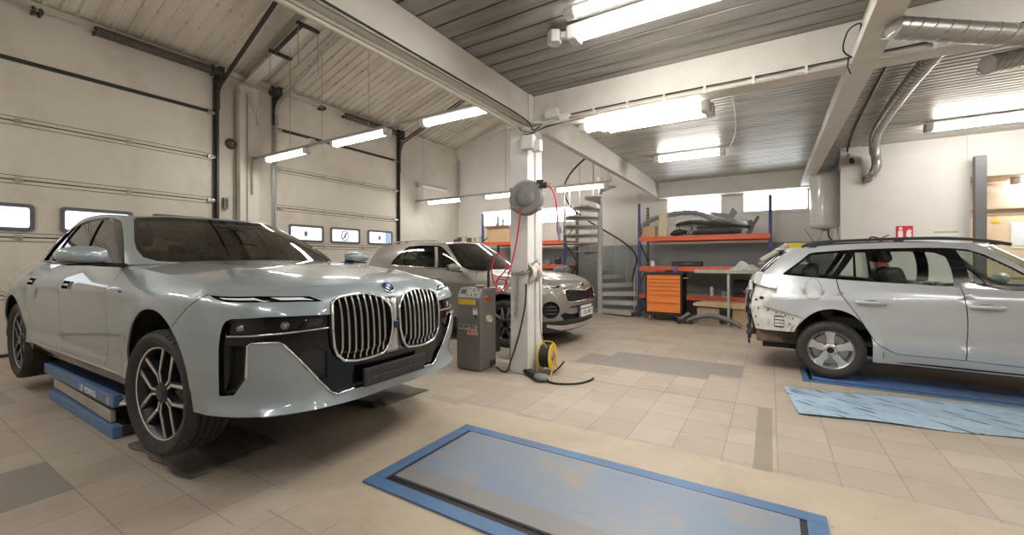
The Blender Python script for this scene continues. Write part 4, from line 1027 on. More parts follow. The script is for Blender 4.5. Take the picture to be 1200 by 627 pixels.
    wr = [(2.03, .050), (1.99, .13), (1.73, .315), (1.66, .342), (1.02, .362), (1.20, .050)]
    wf = [(1.125, .050), (.925, .358), (.86, .352), (.815, .29), (.785, .16), (.79, .07), (.82, .045)]
    sur = [(2.06, .042), (2.01, .135), (1.74, .332), (1.66, .356), (1.0, .374), (.85, .365), (.80, .295), (.77, .16), (.775, .06), (.81, .03), (1.5, .034)]
    wsc = [(0, -.01), (.40, -.005), (.66, .02), (.735, .07), (.735, .16), (.70, .35), (.68, .40), (.45, .405), (0, .40)]; wss = wsc + [(-a, b) for a, b in reversed(wsc[1:-1])]
    outg = [(-Lg, 0), (Lg, 0), (Lg, gt), (-Lg, gt)]
    rwn = [(2.76, .06), (Lg, .06), (Lg, .36), (2.72, .35)]
    patch(G, outg, [Reg('pillar', paint, [outg], skirt=.012), Reg('window_surround', M_['gloss_black'], both(sur), inset=.003), Reg('side_window', tint, both(wr, wf), inset=.008, skirt=0.), Reg('door_pillar', paint, both([(1.012, .352), (.938, .352), (1.135, .055), (1.190, .055)]), inset=.002),
                    Reg('windscreen', tint, [wss], inset=.004, skirt=0.), Reg('rear_window', tint, [rwn, flip(rwn)], inset=.004, skirt=0.)], .06, root, fine=.02)
    for s_ in (-1, 1):
        pp = strip([(s_ * 1.80, .05), (s_ * 1.72, .315)], .022); patch(G, pp, [Reg('window_post', M_['gloss_black'], [pp], inset=-.001, skirt=.012)], .08, root, fine=.04)
        edge_tube(root, G, [(s_ * a, b) for a, b in [(.79, .045), (1.3, .042), (2.04, .046)]], .007, M_['chrome'], 'waist_trim', .003)
    roof_grid(root, G, paint, (0, .026, .030, .026, 0), i0=2, i1=8)
    for s_ in (-1, 1):
        mb = MB(); mb.tube(smooth_path([(-2.9, s_ * .56, 1.565), (-2.75, s_ * .575, 1.60), (-2.2, s_ * .585, 1.632), (-1.7, s_ * .58, 1.628), (-1.42, s_ * .565, 1.585)], 6), .014, 8); mb.build('roof_rail', M_['satin_chrome'], root, smooth=60)
    mb = MB(); mb.prism([(0, 0), (.16, 0), (.03, .07), (0, .06)], -.02, .02, o=(-2.95, 0, 1.59), x=(1, 0, 0), y=(0, 0, 1), sc=.6); mb.build('aerial_fin', paint, root)
    for s_ in (-1, 1):
        mb = MB(); mb.ball((-.83, s_ * 1.035, 1.165), .075, .125, .070, n=18, m=10); mir = mb.build('door_mirror', paint, root)
        mb = MB(); mb.bar((-.84, s_ * .86, 1.10), (-.83, s_ * .98, 1.11), .06, .03); mb.build('mirror_foot', M_['black_plastic'], mir, bev=.006)
        mb = MB(); mb.box(-.905, -.898, min(s_ * .94, s_ * 1.13), max(s_ * .94, s_ * 1.13), 1.12, 1.21); mb.build('mirror_glass', M_['reflector'], mir, bev=.01)
    mb = MB(); mb.box(-3.3, .5, -.68, .68, .28, .38); mb.box(-2.2, -.46, -.86, .86, .27, .42); mb.box(-.1, .66, -.60, .60, .30, .60); mb.build('underbody', M_['void'], root)
    mb = MB(); mb.box(-3.3, -.4, -.80, .80, .42, .46); mb.box(-.70, -.42, -.76, .76, .46, 1.0); mb.box(-3.3, -3.25, -.70, .70, .46, 1.12); mb.build('cabin_floor', M_['cabin'], root)
    mb = MB(); mb.box(-1.05, -.60, -.74, .74, .72, 1.10); mb.build('dashboard', M_['cabin'], root, bev=.05)
    steering(root, -1.18, .38, 1.0)
    for y in (-.38, .38): seat(root, -1.62, y, .62, .52, .28)
    seat(root, -2.45, 0, .62, 1.28, .30, head=False, name='rear_seat')
    for x, z in ((0, .36), (-2.67, .36)):
        for s_ in (-1, 1): arch_liner(root, x, z, .46, .885, .52, s_)
    for x in (0., -2.67):
        for s_ in (-1, 1): wheel(root, (x, s_ * .80, .352), .352, .248, .225, 'blade', side=s_)
    return root
# ------------------------------------------------------------------ room shell (x along the back wall, y into the depth)
XL, YB, XR, YF = -8.65, 10.70, 6.5, -4.2
YR, XP = 8.86, 1.10                       # partition on the right
ZC = 3.13                                  # flat ceiling over the right hand bays
def roof_z(x): return 4.86 + .295 * (x - XL)

def floor_material():
    m, nt, out = _nt('floor_tiles'); L = nt.links
    p = nt.nodes.new('ShaderNodeBsdfPrincipled'); tc = nt.nodes.new('ShaderNodeTexCoord')
    sep = nt.nodes.new('ShaderNodeSeparateXYZ'); L.new(tc.outputs['Object'], sep.inputs[0]); X, Y = sep.outputs[0], sep.outputs[1]
    M_ = lambda *a: math_(nt, *a)
    def rect(x0, x1, y0, y1):
        return M_('MULTIPLY', M_('MULTIPLY', M_('GREATER_THAN', X, x0), M_('LESS_THAN', X, x1)), M_('MULTIPLY', M_('GREATER_THAN', Y, y0), M_('LESS_THAN', Y, y1)))
    T = .306
    left = M_('MULTIPLY', M_('LESS_THAN', X, -2.2), M_('LESS_THAN', Y, 2.9))
    u = M_('DIVIDE', M_('ADD', X, .573 + 40 * T), T)
    v = M_('DIVIDE', M_('ADD', M_('SUBTRACT', Y, M_('SUBTRACT', .252, M_('MULTIPLY', left, .154))), 40 * T), T)
    fu, fv = M_('FRACT', u), M_('FRACT', v)
    du = M_('MINIMUM', fu, M_('SUBTRACT', 1., fu)); dv = M_('MINIMUM', fv, M_('SUBTRACT', 1., fv))
    wob = nd(nt, 'ShaderNodeTexNoise', Scale=5.0, Detail=3.0); L.new(tc.outputs['Object'], wob.inputs['Vector'])
    gw = M_('MULTIPLY', wob.outputs['Fac'], .021)
    joint = M_('LESS_THAN', M_('MINIMUM', du, dv), gw)
    # cement fill round the lift
    nz = nd(nt, 'ShaderNodeTexNoise', Scale=2.2, Detail=6.0, Roughness=.6); L.new(tc.outputs['Object'], nz.inputs['Vector'])
    wx = M_('MULTIPLY', M_('SUBTRACT', nz.outputs['Fac'], .5), .22)
    X0, Y0 = X, Y
    X = M_('ADD', X, wx); Y = M_('ADD', Y, M_('MULTIPLY', wx, .55)); cement = M_('MAXIMUM', rect(-2.32, 9., 1.28, 2.97), rect(-3.1, 9., 1.9, 2.9)); X, Y = X0, Y0
    joint = M_('MULTIPLY', joint, M_('SUBTRACT', 1., cement))
    idx = nt.nodes.new('ShaderNodeCombineXYZ'); L.new(M_('FLOOR', u), idx.inputs[0]); L.new(M_('FLOOR', v), idx.inputs[1])
    wn = nt.nodes.new('ShaderNodeTexWhiteNoise'); L.new(idx.outputs[0], wn.inputs['Vector'])
    tile = ramp(nt, wn.outputs['Value'], [(0., (.435, .365, .295)), (.5, (.475, .405, .33)), (1., (.50, .43, .355))])
    g = M_('MAXIMUM', rect(-1.797, -.267, 5.454, 5.76), M_('MAXIMUM', rect(-2.103, -.267, 5.148, 5.454), rect(-2.103, -.573, 4.9, 5.148)))
    g = M_('MAXIMUM', g, M_('MULTIPLY', rect(-3.939, -3.327, .404, .71), .9)); g = M_('MAXIMUM', g, M_('MULTIPLY', rect(-6.4, -5.775, .55, .87), .6))
    tile = mixc(nt, tile, (.235, .215, .20), M_('MULTIPLY', g, .8))
    tile = mixc(nt, tile, (.315, .275, .205), rect(-.092, .012, 2.95, 4.222))
    cem = ramp(nt, nz.outputs['Fac'], [(.3, (.46, .38, .285)), (.7, (.56, .475, .37))])
    c = mixc(nt, tile, cem, cement)
    c = mixc(nt, c, (.20, .165, .13), M_('MULTIPLY', joint, .55)); c = mixc(nt, c, (.22, .175, .13), M_('MULTIPLY', rect(-2.15, -.09, 4.222, 4.242), .6))
    d = nd(nt, 'ShaderNodeTexNoise', Scale=1.3, Detail=10.0, Roughness=.7); L.new(tc.outputs['Object'], d.inputs['Vector'])
    df = ramp(nt, d.outputs['Fac'], [(.50, (0, 0, 0)), (.74, (.5, .5, .5))]); c = mixc(nt, c, (.27, .215, .155), df)
    d2 = nd(nt, 'ShaderNodeTexNoise', Scale=26.0, Detail=4.0); L.new(tc.outputs['Object'], d2.inputs['Vector'])
    c = mixc(nt, c, (.10, .085, .07), ramp(nt, d2.outputs['Fac'], [(.70, (0, 0, 0)), (.76, (.7, .7, .7))]))
    # broad brown blots under the saloon, its lift and the estate's tail
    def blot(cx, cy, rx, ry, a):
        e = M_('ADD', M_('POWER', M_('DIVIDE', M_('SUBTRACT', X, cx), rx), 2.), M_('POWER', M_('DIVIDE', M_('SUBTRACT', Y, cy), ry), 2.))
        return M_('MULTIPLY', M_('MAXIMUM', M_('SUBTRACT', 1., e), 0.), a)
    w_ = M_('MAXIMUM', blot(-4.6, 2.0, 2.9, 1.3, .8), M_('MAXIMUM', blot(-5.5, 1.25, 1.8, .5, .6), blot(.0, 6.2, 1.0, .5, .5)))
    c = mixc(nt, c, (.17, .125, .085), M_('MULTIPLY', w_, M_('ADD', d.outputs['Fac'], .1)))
    L.new(c, p.inputs['Base Color'])
    L.new(M_('ADD', .42, M_('MULTIPLY', d.outputs['Fac'], .25)), p.inputs['Roughness']); p.inputs['Specular IOR Level'].default_value = .4
    b = nd(nt, 'ShaderNodeBump', Strength=.35, Distance=.004); L.new(M_('SUBTRACT', M_('MULTIPLY', d2.outputs['Fac'], .25), joint), b.inputs['Height']); L.new(b.outputs[0], p.inputs['Normal'])
    L.new(p.outputs[0], out.inputs[0]); return m
def sheet_material(name, base, dark, rough, metal, sx, sy, amt, dots=False):
    """painted or bare roof sheet with dark streaks along the ribs"""
    m, nt, out = _nt(name); L = nt.links
    p = nt.nodes.new('ShaderNodeBsdfPrincipled'); tc = nt.nodes.new('ShaderNodeTexCoord'); mp = nt.nodes.new('ShaderNodeMapping')
    mp.inputs['Scale'].default_value = (sx, sy, 1); L.new(tc.outputs['Object'], mp.inputs[0])
    n = nd(nt, 'ShaderNodeTexNoise', Scale=1.0, Detail=7.0, Roughness=.6); L.new(mp.outputs[0], n.inputs['Vector'])
    f = ramp(nt, n.outputs['Fac'], [(.42, (0, 0, 0)), (.70, (amt, amt, amt))]); c = mixc(nt, base, dark, f)
    if dots:
        sep = nt.nodes.new('ShaderNodeSeparateXYZ'); L.new(tc.outputs['Object'], sep.inputs[0])
        fx = math_(nt, 'FRACT', math_(nt, 'DIVIDE', math_(nt, 'ADD', sep.outputs[0], 20.), .62)); fy = math_(nt, 'FRACT', math_(nt, 'DIVIDE', math_(nt, 'ADD', sep.outputs[1], 20.0), .18))
        dx = math_(nt, 'MULTIPLY', math_(nt, 'SUBTRACT', fx, .5), .62); dy = math_(nt, 'MULTIPLY', math_(nt, 'SUBTRACT', fy, .5), .18)
        r_ = math_(nt, 'ADD', math_(nt, 'POWER', math_(nt, 'DIVIDE', dx, .05), 2.), math_(nt, 'POWER', math_(nt, 'DIVIDE', dy, .022), 2.))
        c = mixc(nt, c, dark, math_(nt, 'MULTIPLY', math_(nt, 'MAXIMUM', math_(nt, 'SUBTRACT', 1., r_), 0.), .42))
    L.new(c, p.inputs['Base Color']); p.inputs['Roughness'].default_value = rough; p.inputs['Metallic'].default_value = metal
    L.new(p.outputs[0], out.inputs[0]); return m

W_WHITE = mat('wall_white', (.72, .69, .65), .7, var=.025, scale=1.5, bump=.05, bscale=60, dirt=(.50, .45, .39), dscale=.9, damt=.25)
W_CREAM = mat('wall_cream', (.68, .63, .56), .75, var=.04, scale=1.2, bump=.06, bscale=40, dirt=(.40, .34, .27), dscale=1.1, damt=.35)
W_GREY = mat('wall_grey', (.30, .315, .315), .6, var=.05, scale=2.5, bump=.05, bscale=60, dirt=(.20, .20, .19), dscale=1.4, damt=.4)
BEAM = mat('beam_paint', (.70, .665, .61), .6, var=.03, scale=2.0, dirt=(.45, .40, .33), dscale=1.6, damt=.35)
FLOOR_M = floor_material()
mb = MB(); mb.box(XL - .2, XR + .2, YF - .2, YB + .2, -.15, 0); struct('floor', mb, FLOOR_M, smooth=0)
# long walls
mb = MB(); mb.box(XL - .2, XR + .2, YB, YB + .2, 1.66, 6.9); wb = struct('wall_back', mb, W_WHITE, smooth=0)
mb = MB(); mb.box(XL - .2, XR + .2, YB, YB + .2, 0, 1.66); struct('wall_back', mb, W_GREY, smooth=0)
D1, D2 = (.55 - 1.6, 3.68), (4.76, 8.07)
mb = MB(); mb.box(XL - .2, XL, YF, D1[0], 0, 5.2); mb.box(XL - .2, XL, D1[1], D2[0], 0, 5.2); mb.box(XL - .2, XL, D2[1], YB, 0, 5.2)
mb.box(XL - .2, XL, D1[0], D1[1], 4.0, 5.2); mb.box(XL - .2, XL, D2[0], D2[1], 4.0, 5.2); struct('wall_left', mb, W_CREAM, smooth=0)
mb = MB(); mb.box(XL - .2, XR + .2, YF - .2, YF, 0, 6.9); struct('wall_front', mb, W_WHITE, smooth=0)
mb = MB(); mb.box(XR, XR + .2, YF, YB, 0, 3.6); struct('wall_right', mb, W_WHITE, smooth=0)
# partition with its opening to the office corner
mb = MB(); mb.box(XP, 2.53, YR, YR + .12, 0, ZC); mb.box(2.53, XR, YR, YR + .12, 2.50, ZC); mb.box(XP, XP + .12, YR + .12, YB, 0, ZC); mb.box(5.2, XR, YR, YR + .12, 0, 2.50); struct('wall_partition', mb, W_WHITE, smooth=0)
NOOK = mat('wall_beige', (.70, .58, .46), .6, var=.03, scale=2.0)
mb = MB(); mb.box(2.4, 5.4, YR + .72, YR + .80, 0, 2.55); mb.box(2.42, 2.50, YR + .12, YR + .72, 0, 2.5); mb.box(5.2, 5.28, YR + .12, YR + .72, 0, 2.5); mb.box(2.42, 5.28, YR + .1, YR + .8, 2.50, 2.56); struct('wall_nook', mb, NOOK, smooth=0)
mb = MB(); mb.box(2.50, 2.515, YR - .012, YR, 2.55, ZC - .02); mb.box(1.0, 1.28, YR - .06, YR, 0, ZC); struct('trim_1', mb, W_WHITE, smooth=0)
# flat ceilings: wide boards in the near bay, narrow ribbed sheet behind the cross beam
NEAR_C = sheet_material('ceiling_board', (.36, .345, .32), (.14, .135, .125), .38, .5, .9, 7.0, .85)
FAR_C = sheet_material('ceiling_sheet', (.56, .54, .50), (.27, .255, .23), .42, .45, .8, 6.0, .8)
def ribbed(y0, y1, pitch, gw, gd, x0, x1, z):
    prof = []; y = y0
    while y < y1 - 1e-6:
        e = min(y + pitch, y1); prof += [(y, z), (e - gw, z), (e - gw * .75, z + gd), (e - gw * .25, z + gd), (e, z)]; y = e
    return prof
def extr_x(prof, x0, x1, zt):
    m_ = MB(); n = len(prof)
    for x in (x0, x1): m_.v += [(x, y, z + zt(x)) for y, z in prof]
    m_.f = [(k, k + 1, n + k + 1, n + k) for k in range(n - 1)]; return m_
struct('ceiling_near', extr_x(ribbed(YF, 4.2, .192, .018, .035, 0, 0, ZC), -2.30, XR, lambda x: 0), NEAR_C, smooth=0)
struct('ceiling_far', extr_x(ribbed(4.2, YB, .096, .034, .022, 0, 0, ZC), -2.30, XR, lambda x: 0), FAR_C, smooth=0)
mb = MB(); mb.box(-2.5, XR + .2, YF - .2, YB + .2, ZC + .06, ZC + .12); struct('ceiling_slab', mb, W_GREY, smooth=0)
# pitched roof sheet of the left bay
LEFT_C = sheet_material('roof_sheet', (.66, .60, .51), (.27, .215, .155), .65, .0, .6, 3.0, .45, dots=True)
prof = []; y = YF
while y < YB + .1: prof += [(y, .0), (y + .128, .0), (y + .140, -.022), (y + .166, -.022)]; y += .18
struct('ceiling_roof', extr_x(prof, XL - .2, -2.30, lambda x: roof_z(x)), LEFT_C, smooth=0)
mb = MB(); mb.bar((XL - .3, 3, roof_z(XL - .3) + .12), (-2.2, 3, roof_z(-2.2) + .12), 16, .04); struct('roof_slab', mb, W_GREY, smooth=0)
mb = MB(); mb.box(-2.36, -2.31, YF, YB, 2.84, 6.8); struct('wall_bay', mb, W_CREAM, smooth=0)
mb = MB(); mb.box(XL, XL + .05, YF, YB, 4.74, 4.84); struct('trim_2', mb, W_CREAM, smooth=0)
# beams
mb = MB(); mb.box(-2.30, -2.28, YF, YB - .35, 2.81, ZC - .002); mb.box(-2.37, -2.281, YF, YB - .35, 2.80, 2.823); struct('beam_main', mb, BEAM, smooth=0, bev=.004)
mb = MB(); mb.box(-2.279, XR, 4.15, 4.175, 2.815, ZC - .001); mb.box(-2.279, XR, 4.148, 4.362, 2.802, 2.824); mb.box(-2.279, XR, 4.335, 4.36, 2.82, ZC - .001); struct('beam_cross', mb, BEAM, smooth=0, bev=.004)
mb = MB(); mb.box(-2.28, XP, 10.36, 10.62, 2.76, ZC); struct('beam_rear', mb, BEAM, smooth=0, bev=.01)
mb = MB(); mb.box(.53, .70, YF, 10.35, 2.782, 2.798); mb.box(.605, .63, YF, 10.35, 2.797, ZC - .003); mb.box(.53, .545, YF, 10.35, 2.797, 2.86); struct('beam_joist', mb, BEAM, smooth=0, bev=.003)
mb = MB(); mb.cyl((.552, YF, 2.795), (.552, 9.9, 2.795), .012, n=8); struct('trim_3', mb, BEAM)
mb = MB(); mb.bar((XL + .02, 4.24, roof_z(XL) - .16), (-2.45, 4.24, roof_z(-2.45) - .16), .20, .02); mb.bar((XL + .02, 4.24, roof_z(XL) - .08), (-2.45, 4.24, roof_z(-2.45) - .08), .02, .16); struct('beam_rafter', mb, BEAM, smooth=0)
mb = MB(); mb.bar((XL + .02, 10.62, roof_z(XL) - .10), (-2.45, 10.62, roof_z(-2.45) - .10), .14, .16); struct('beam_gable', mb, BEAM, smooth=0)
# steel pillar: two flanges with a recessed web
PIL = mat('pillar_paint', (.74, .73, .71), .5, var=.02, scale=3, bump=.04, bscale=50, dirt=(.48, .44, .38), dscale=1.8, damt=.35)
mb = MB(); mb.box(-2.53, -2.305, 4.07, 4.22, 0, 2.80); mb.box(-2.53, -2.345, 4.22, 4.27, 0, 2.8); mb.box(-2.53, -2.305, 4.27, 4.42, .0, 2.80); pil = struct('pillar', mb, PIL, smooth=0, bev=.004)
mb = MB(); mb.box(-2.58, -2.28, 4.05, 4.45, 2.78, 2.81); mb.box(-2.36, -2.268, 4.04, 4.145, 2.815, ZC - .004); struct('trim_4', mb, PIL, smooth=0, bev=.003)
# pier between the doors
mb = MB(); mb.box(XL + .001, XL + .16, 4.02, 4.36, 0, 4.62); struct('pillar_pier', mb, W_CREAM, smooth=0, bev=.01)

# ---------------- sectional doors
DOOR_M = mat('door_panel', (.70, .645, .56), .55, var=.03, scale=1.5, bump=.12, bscale=45, dirt=(.42, .36, .28), dscale=1.3, damt=.3)
DARK_S = mat('dark_steel', (.060, .056, .052), .5, .5, var=.2, scale=12)
GALV = mat('galvanised', (.50, .50, .49), .42, .85, var=.12, scale=12)
RUB = mat('rubber_seal', (.04, .036, .032), .8, var=.2)
HINGE = mat('door_hinge', (.46, .42, .36), .45, .6, var=.1)
FRAME_B = mat('window_frame', (.13, .14, .16), .5, var=.1)
SKY_P = emit('daylight_pane', (.93, .97, 1.0), 3.2)
FROST = emit('daylight_frosted', (.55, .70, 1.0), .34)
DOOR_P = emit('door_daylight', (.90, .95, 1.0), .75)
SYM = mat('pane_symbol', (.06, .06, .07), .6)
def door(num, y0, y1, wins, symbols):
    e = bpy.data.objects.new('door_%d' % num, None); link(e); e['kind'] = 'structure'; e.location = (XL, 0, 0)
    seams = [.03, .82, 1.60, 2.38, 3.17, 3.97]
    for k in range(5):
        m_ = MB(); z0, z1 = seams[k] + .008, seams[k + 1] - .008
        if k == 2:                                         # the glazed section
            ys = [y0] + [q for w in wins for q in w] + [y1]; zA, zB = 1.715, 2.03
            m_.box(-.06, -.01, y0, y1, z0, zA); m_.box(-.06, -.01, y0, y1, zB, z1)
            for a in range(0, len(ys), 2): m_.box(-.06, -.01, ys[a], ys[a + 1], zA, zB)
        else: m_.box(-.06, -.01, y0, y1, z0, z1)
        m_.box(-.012, -.006, y0, y1, z1 - .040, z1 - .012); m_.box(-.012, -.006, y0, y1, z0 + .012, z0 + .040)
        m_.build('panel', DOOR_M, e, smooth=0, bev=.006)
    for k in range(1, 5):
        m_ = MB(); m_.box(-.05, -.016, y0, y1, seams[k] - .008, seams[k] + .008); m_.box(-.012, -.0085, y0, y1, seams[k] + .052, seams[k] + .060); m_.box(-.012, -.0085, y0, y1, seams[k] - .060, seams[k] - .052); m_.build('panel_joint', RUB, e, smooth=0)
        n = max(2, int((y1 - y0) / 1.05))
        for j in range(n + 1):
            y = y0 + .06 + (y1 - y0 - .12) * j / n; m_ = MB(); m_.box(-.006, .010, y - .035, y + .035, seams[k] - .035, seams[k] + .035); m_.cyl((.012, y - .04, seams[k]), (.012, y + .04, seams[k]), .008, n=8); m_.build('hinge', HINGE, e, bev=.003)
    m_ = MB(); m_.box(-.05, .012, y0, y1, 3.975, 4.02); m_.build('top_seal', RUB, e, smooth=0)
    m_ = MB(); m_.box(-.05, .0, y0, y1, .0, .035); m_.build('bottom_seal', RUB, e, smooth=0)
    for j, (a, b) in enumerate(wins):
        fr = MB(); o_ = rrect(b - a + .06, .375, .05, 4, (a + b) / 2, 1.872); i_ = rrect(b - a - .03, .275, .03, 4, (a + b) / 2, 1.872); n = len(o_)
        for xx in (-.012, .012): fr.v += [(xx, p[0], p[1]) for p in o_] + [(xx, p[0], p[1]) for p in i_]
        for k in range(n):
            l = (k + 1) % n; fr.f += [(2 * n + k, 2 * n + l, 3 * n + l, 3 * n + k), (2 * n + k, k, l, 2 * n + l), (3 * n + k, 3 * n + l, n + l, n + k)]
        f_ = fr.build('window_frame', FRAME_B, e, smooth=30)
        m_ = MB(); m_.box(-.040, -.030, a - .005, b + .005, 1.71, 2.035); m_.build('pane', DOOR_P, f_, smooth=0)
        s = symbols[j] if j < len(symbols) else None
        c = ((a + b) / 2, 1.872)
        if s == 'ring':
            m_ = MB(); m_.tube([(-.028, c[0] + .095 * math.cos(t), c[1] + .115 * math.sin(t)) for t in [2 * PI * q / 32 for q in range(32)]], .012, 6, closed=True)
            m_.bar((-.028, c[0] - .055, c[1] - .075), (-.028, c[0] + .055, c[1] + .075), .004, .020); m_.build('pane_symbol', SYM, f_)
            m_ = MB(); m_.bar((-.028, c[0] - .005, c[1] - .06), (-.028, c[0] + .02, c[1] + .06), .004, .028); m_.bar((-.028, c[0] + .0, c[1] + .045), (-.028, c[0] + .05, c[1] + .02), .004, .022); m_.build('pane_symbol', SYM, f_)
        elif s == 'mark':
            m_ = MB(); m_.box(-.029, -.026, c[0] - .045, c[0] + .035, c[1] - .055, c[1] + .05); m_.build('pane_symbol', mat('pane_mark', (.25, .27, .32), .6), f_, smooth=0)
            m_ = MB(); m_.box(-.0285, -.0265, b - .19, b - .01, 1.73, 2.02); m_.build('frosted_strip', FROST, f_, smooth=0) if j == len(wins) - 1 else None
    return e
d1 = door(1, D1[0], D1[1], [(-.37, .39), (.68, 1.43), (1.735, 2.48), (2.78, 3.50)], [])
d2 = door(2, D2[0], D2[1], [(5.075, 5.83), (6.06, 6.82), (7.115, 7.865)], ['mark', 'ring', 'mark'])
def track(e, y, top, slope, dark=True, far=5.9, drum=True):
    """vertical guide, bend and the sloping rail that carries the raised door"""
    m_ = MB(); w = .05
    m_.box(.005, .075, y - .012, y + .012, 0, top - .05); m_.box(.005, .02, y - w, y + w, 0, top - .05); m_.build('guide_track', DARK_S if dark else GALV, e, smooth=0)
    pts = [(.06, y, top - .75), (.06, y, top - .35), (.085, y, top - .15), (.16, y, top + .0), (.30, y, top + .08)]
    a = Vector(pts[-1]); dd = Vector((1, 0, slope)).normalized()
    pts += [a + dd * 1.2, a + dd * (far - 2), a + dd * far]
    for s_ in (-.028, .028):
        m_ = MB(); m_.tube(smooth_path([(p[0] - s_ * .7, p[1], p[2] + s_) for p in [tuple(q) for q in pts]], 5), .020, 6); m_.build('lift_rail', DARK_S if dark else GALV, e, smooth=50)
    if drum:
        m_ = MB(); m_.cyl((.13, y - .10, 4.70), (.13, y + .02, 4.70), .085, n=20); m_.cyl((.13, y - .12, 4.70), (.13, y - .10, 4.70), .10, n=20); m_.build('cable_drum', DARK_S, e)
        m_ = MB(); m_.box(.0, .19, y - .02, y + .075, 4.58, 4.80); m_.box(.0, .06, y - .05, y + .05, 4.05, 4.62); m_.build('shaft_bracket', DARK_S, e, bev=.006)
def shaft(e, y0, y1, s0, s1):
    m_ = MB(); m_.cyl((.13, y0, 4.70), (.13, y1, 4.70), .0135, n=10); m_.build('spring_shaft', GALV, e)
    m_ = MB(); pts = []; m_.cyl((.13, s0, 4.70), (.13, s1, 4.70), .066, n=16); n = int((s1 - s0) / .022)
    for k in range(n): m_.lathe([(.066, -.008), (.073, -.003), (.073, .003), (.066, .008)], o=(.13, s0 + .02 + k * .022, 4.70), d=(0, 1, 0), n=14)
    m_.build('torsion_spring', mat('spring_steel', (.16, .14, .12), .5, .6, var=.2, scale=20), e, smooth=40)
    for y in (s0 - .0, s0 - .55, s0 - .62):
        m_ = MB(); m_.cyl((.13, y - .02, 4.70), (.13, y + .02, 4.70), .055 if y == s0 else .035, n=14); m_.box(.0, .13, y - .012, y + .012, 4.66, 4.75); m_.build('shaft_bearing', DARK_S, e)
track(d1, D1[1] - .0, 4.45, .50); shaft(d1, D1[0], D1[1], 2.05, 3.55)
track(d2, D2[0] - .02, 4.45, .44, dark=False); track(d2, D2[1] + .03, 4.45, .34); shaft(d2, D2[0], D2[1], 6.35, 7.85)
for e, y in ((d1, D1[1]), (d2, D2[0]), (d2, D2[1])):
    for z in (3.97, 3.17, 2.38, 1.6):
        m_ = MB(); s_ = 1 if (e is d1 or y == D2[1]) else -1; m_.cyl((.03, y - s_ * .09, z), (.03, y + s_ * .01, z), .018, n=10); m_.box(.0, .03, y - s_ * .13 if s_ > 0 else y + .03, y - s_ * .03 if s_ > 0 else y + .13, z - .03, z + .03); m_.build('roller', GALV, e)

# ---------------- high windows of the back wall
WFR = mat('window_trim', (.70, .69, .67), .5, var=.03)
def back_window(n, x0, x1, z0, z1, cols):
    e = bpy.data.objects.new('window_%d' % n, None); link(e); e['kind'] = 'structure'; e.location = (0, YB, 0)
    m_ = MB(); m_.box(x0, x1, -.012, -.004, z0, z1); m_.build('pane', SKY_P, e, smooth=0)
    m_ = MB()
    m_.box(x0 - .05, x0, -.03, 0, z0 - .05, z1 + .05); m_.box(x1, x1 + .05, -.03, 0, z0 - .05, z1 + .05); m_.box(x0, x1, -.03, 0, z0 - .05, z0); m_.box(x0, x1, -.03, 0, z1, z1 + .05)
    m_.build('window_frame', WFR, e, smooth=0)
    for k in range(1, cols):
        x = x0 + (x1 - x0) * k / cols; m_ = MB(); m_.box(x - .012, x + .012, -.022, -.003, z0, z1); m_.build('mullion', WFR, e, smooth=0)
back_window(1, -2.12, -.96, 2.36, 2.75, 1); back_window(2, -.50, .66, 2.36, 2.75, 1); back_window(3, -7.64, -6.45, 2.36, 2.78, 1); back_window(4, -5.72, -4.44, 2.36, 2.75, 1)
# ------------------------------------------------------------------ lamps
TUBE = emit('lamp_glow', (1.0, .965, .90), 19.0)
HOUS = mat('lamp_housing', (.72, .71, .69), .45, var=.03)
def lamp(x0, y, z, length, label, group, drop=0., wide=.11, name='ceiling_lamp'):
    e = thing(name, label, 'lamp', (x0, y, z), 0, group)
    m_ = MB()
    n = 12; sec = [(wide / 2 * math.cos(R(a)), wide * .62 * math.sin(R(a))) for a in [180 + 180 * k / n for k in range(n + 1)]]
    for x in (.05, length - .05): m_.v += [(x, q[0], q[1]) for q in sec]
    k1 = n + 1; m_.f = [(k, k + 1, k1 + k + 1, k1 + k) for k in range(n)] + [tuple(range(k1)), tuple(range(2 * k1 - 1, k1 - 1, -1)), (0, k1, 2 * k1 - 1, n)]
    m_.build('diffuser', TUBE, e, smooth=50)
    m_ = MB(); m_.box(.0, length, -wide * .45, wide * .45, .004, .035); m_.build('housing', HOUS, e, bev=.004)
    for a, b in ((-.03, .055), (length - .055, length + .03)):
        m_ = MB(); m_.box(a, b, -wide * .56, wide * .56, -wide * .64, .03); m_.build('end_cap', HOUS, e, bev=.015, bseg=3)
    return e
G1 = 'tube lamps along the left bay rail'
for i, (x0, x1, lab) in enumerate(((-8.04, -6.78, 'tube lamp on the left bay rail next to the wall between the garage doors'), (-6.05, -4.78, 'middle tube lamp of the three on the left bay rail'), (-4.07, -2.86, 'tube lamp on the left bay rail next to the white pillar'))):
    lamp(x0, 4.28, 3.19, x1 - x0, lab, G1)
for i, (x0, x1, lab) in enumerate(((-8.2, -6.98, 'tube lamp on the rear rail below the unlit wall lamp'), (-6.22, -5.0, 'tube lamp on the rear rail half hidden by the white pillar'), (-4.22, -3.02, 'tube lamp on the rear rail above the spiral staircase'))):
    lamp(x0, 8.78, 2.92, x1 - x0, lab, 'tube lamps along the rear rail')
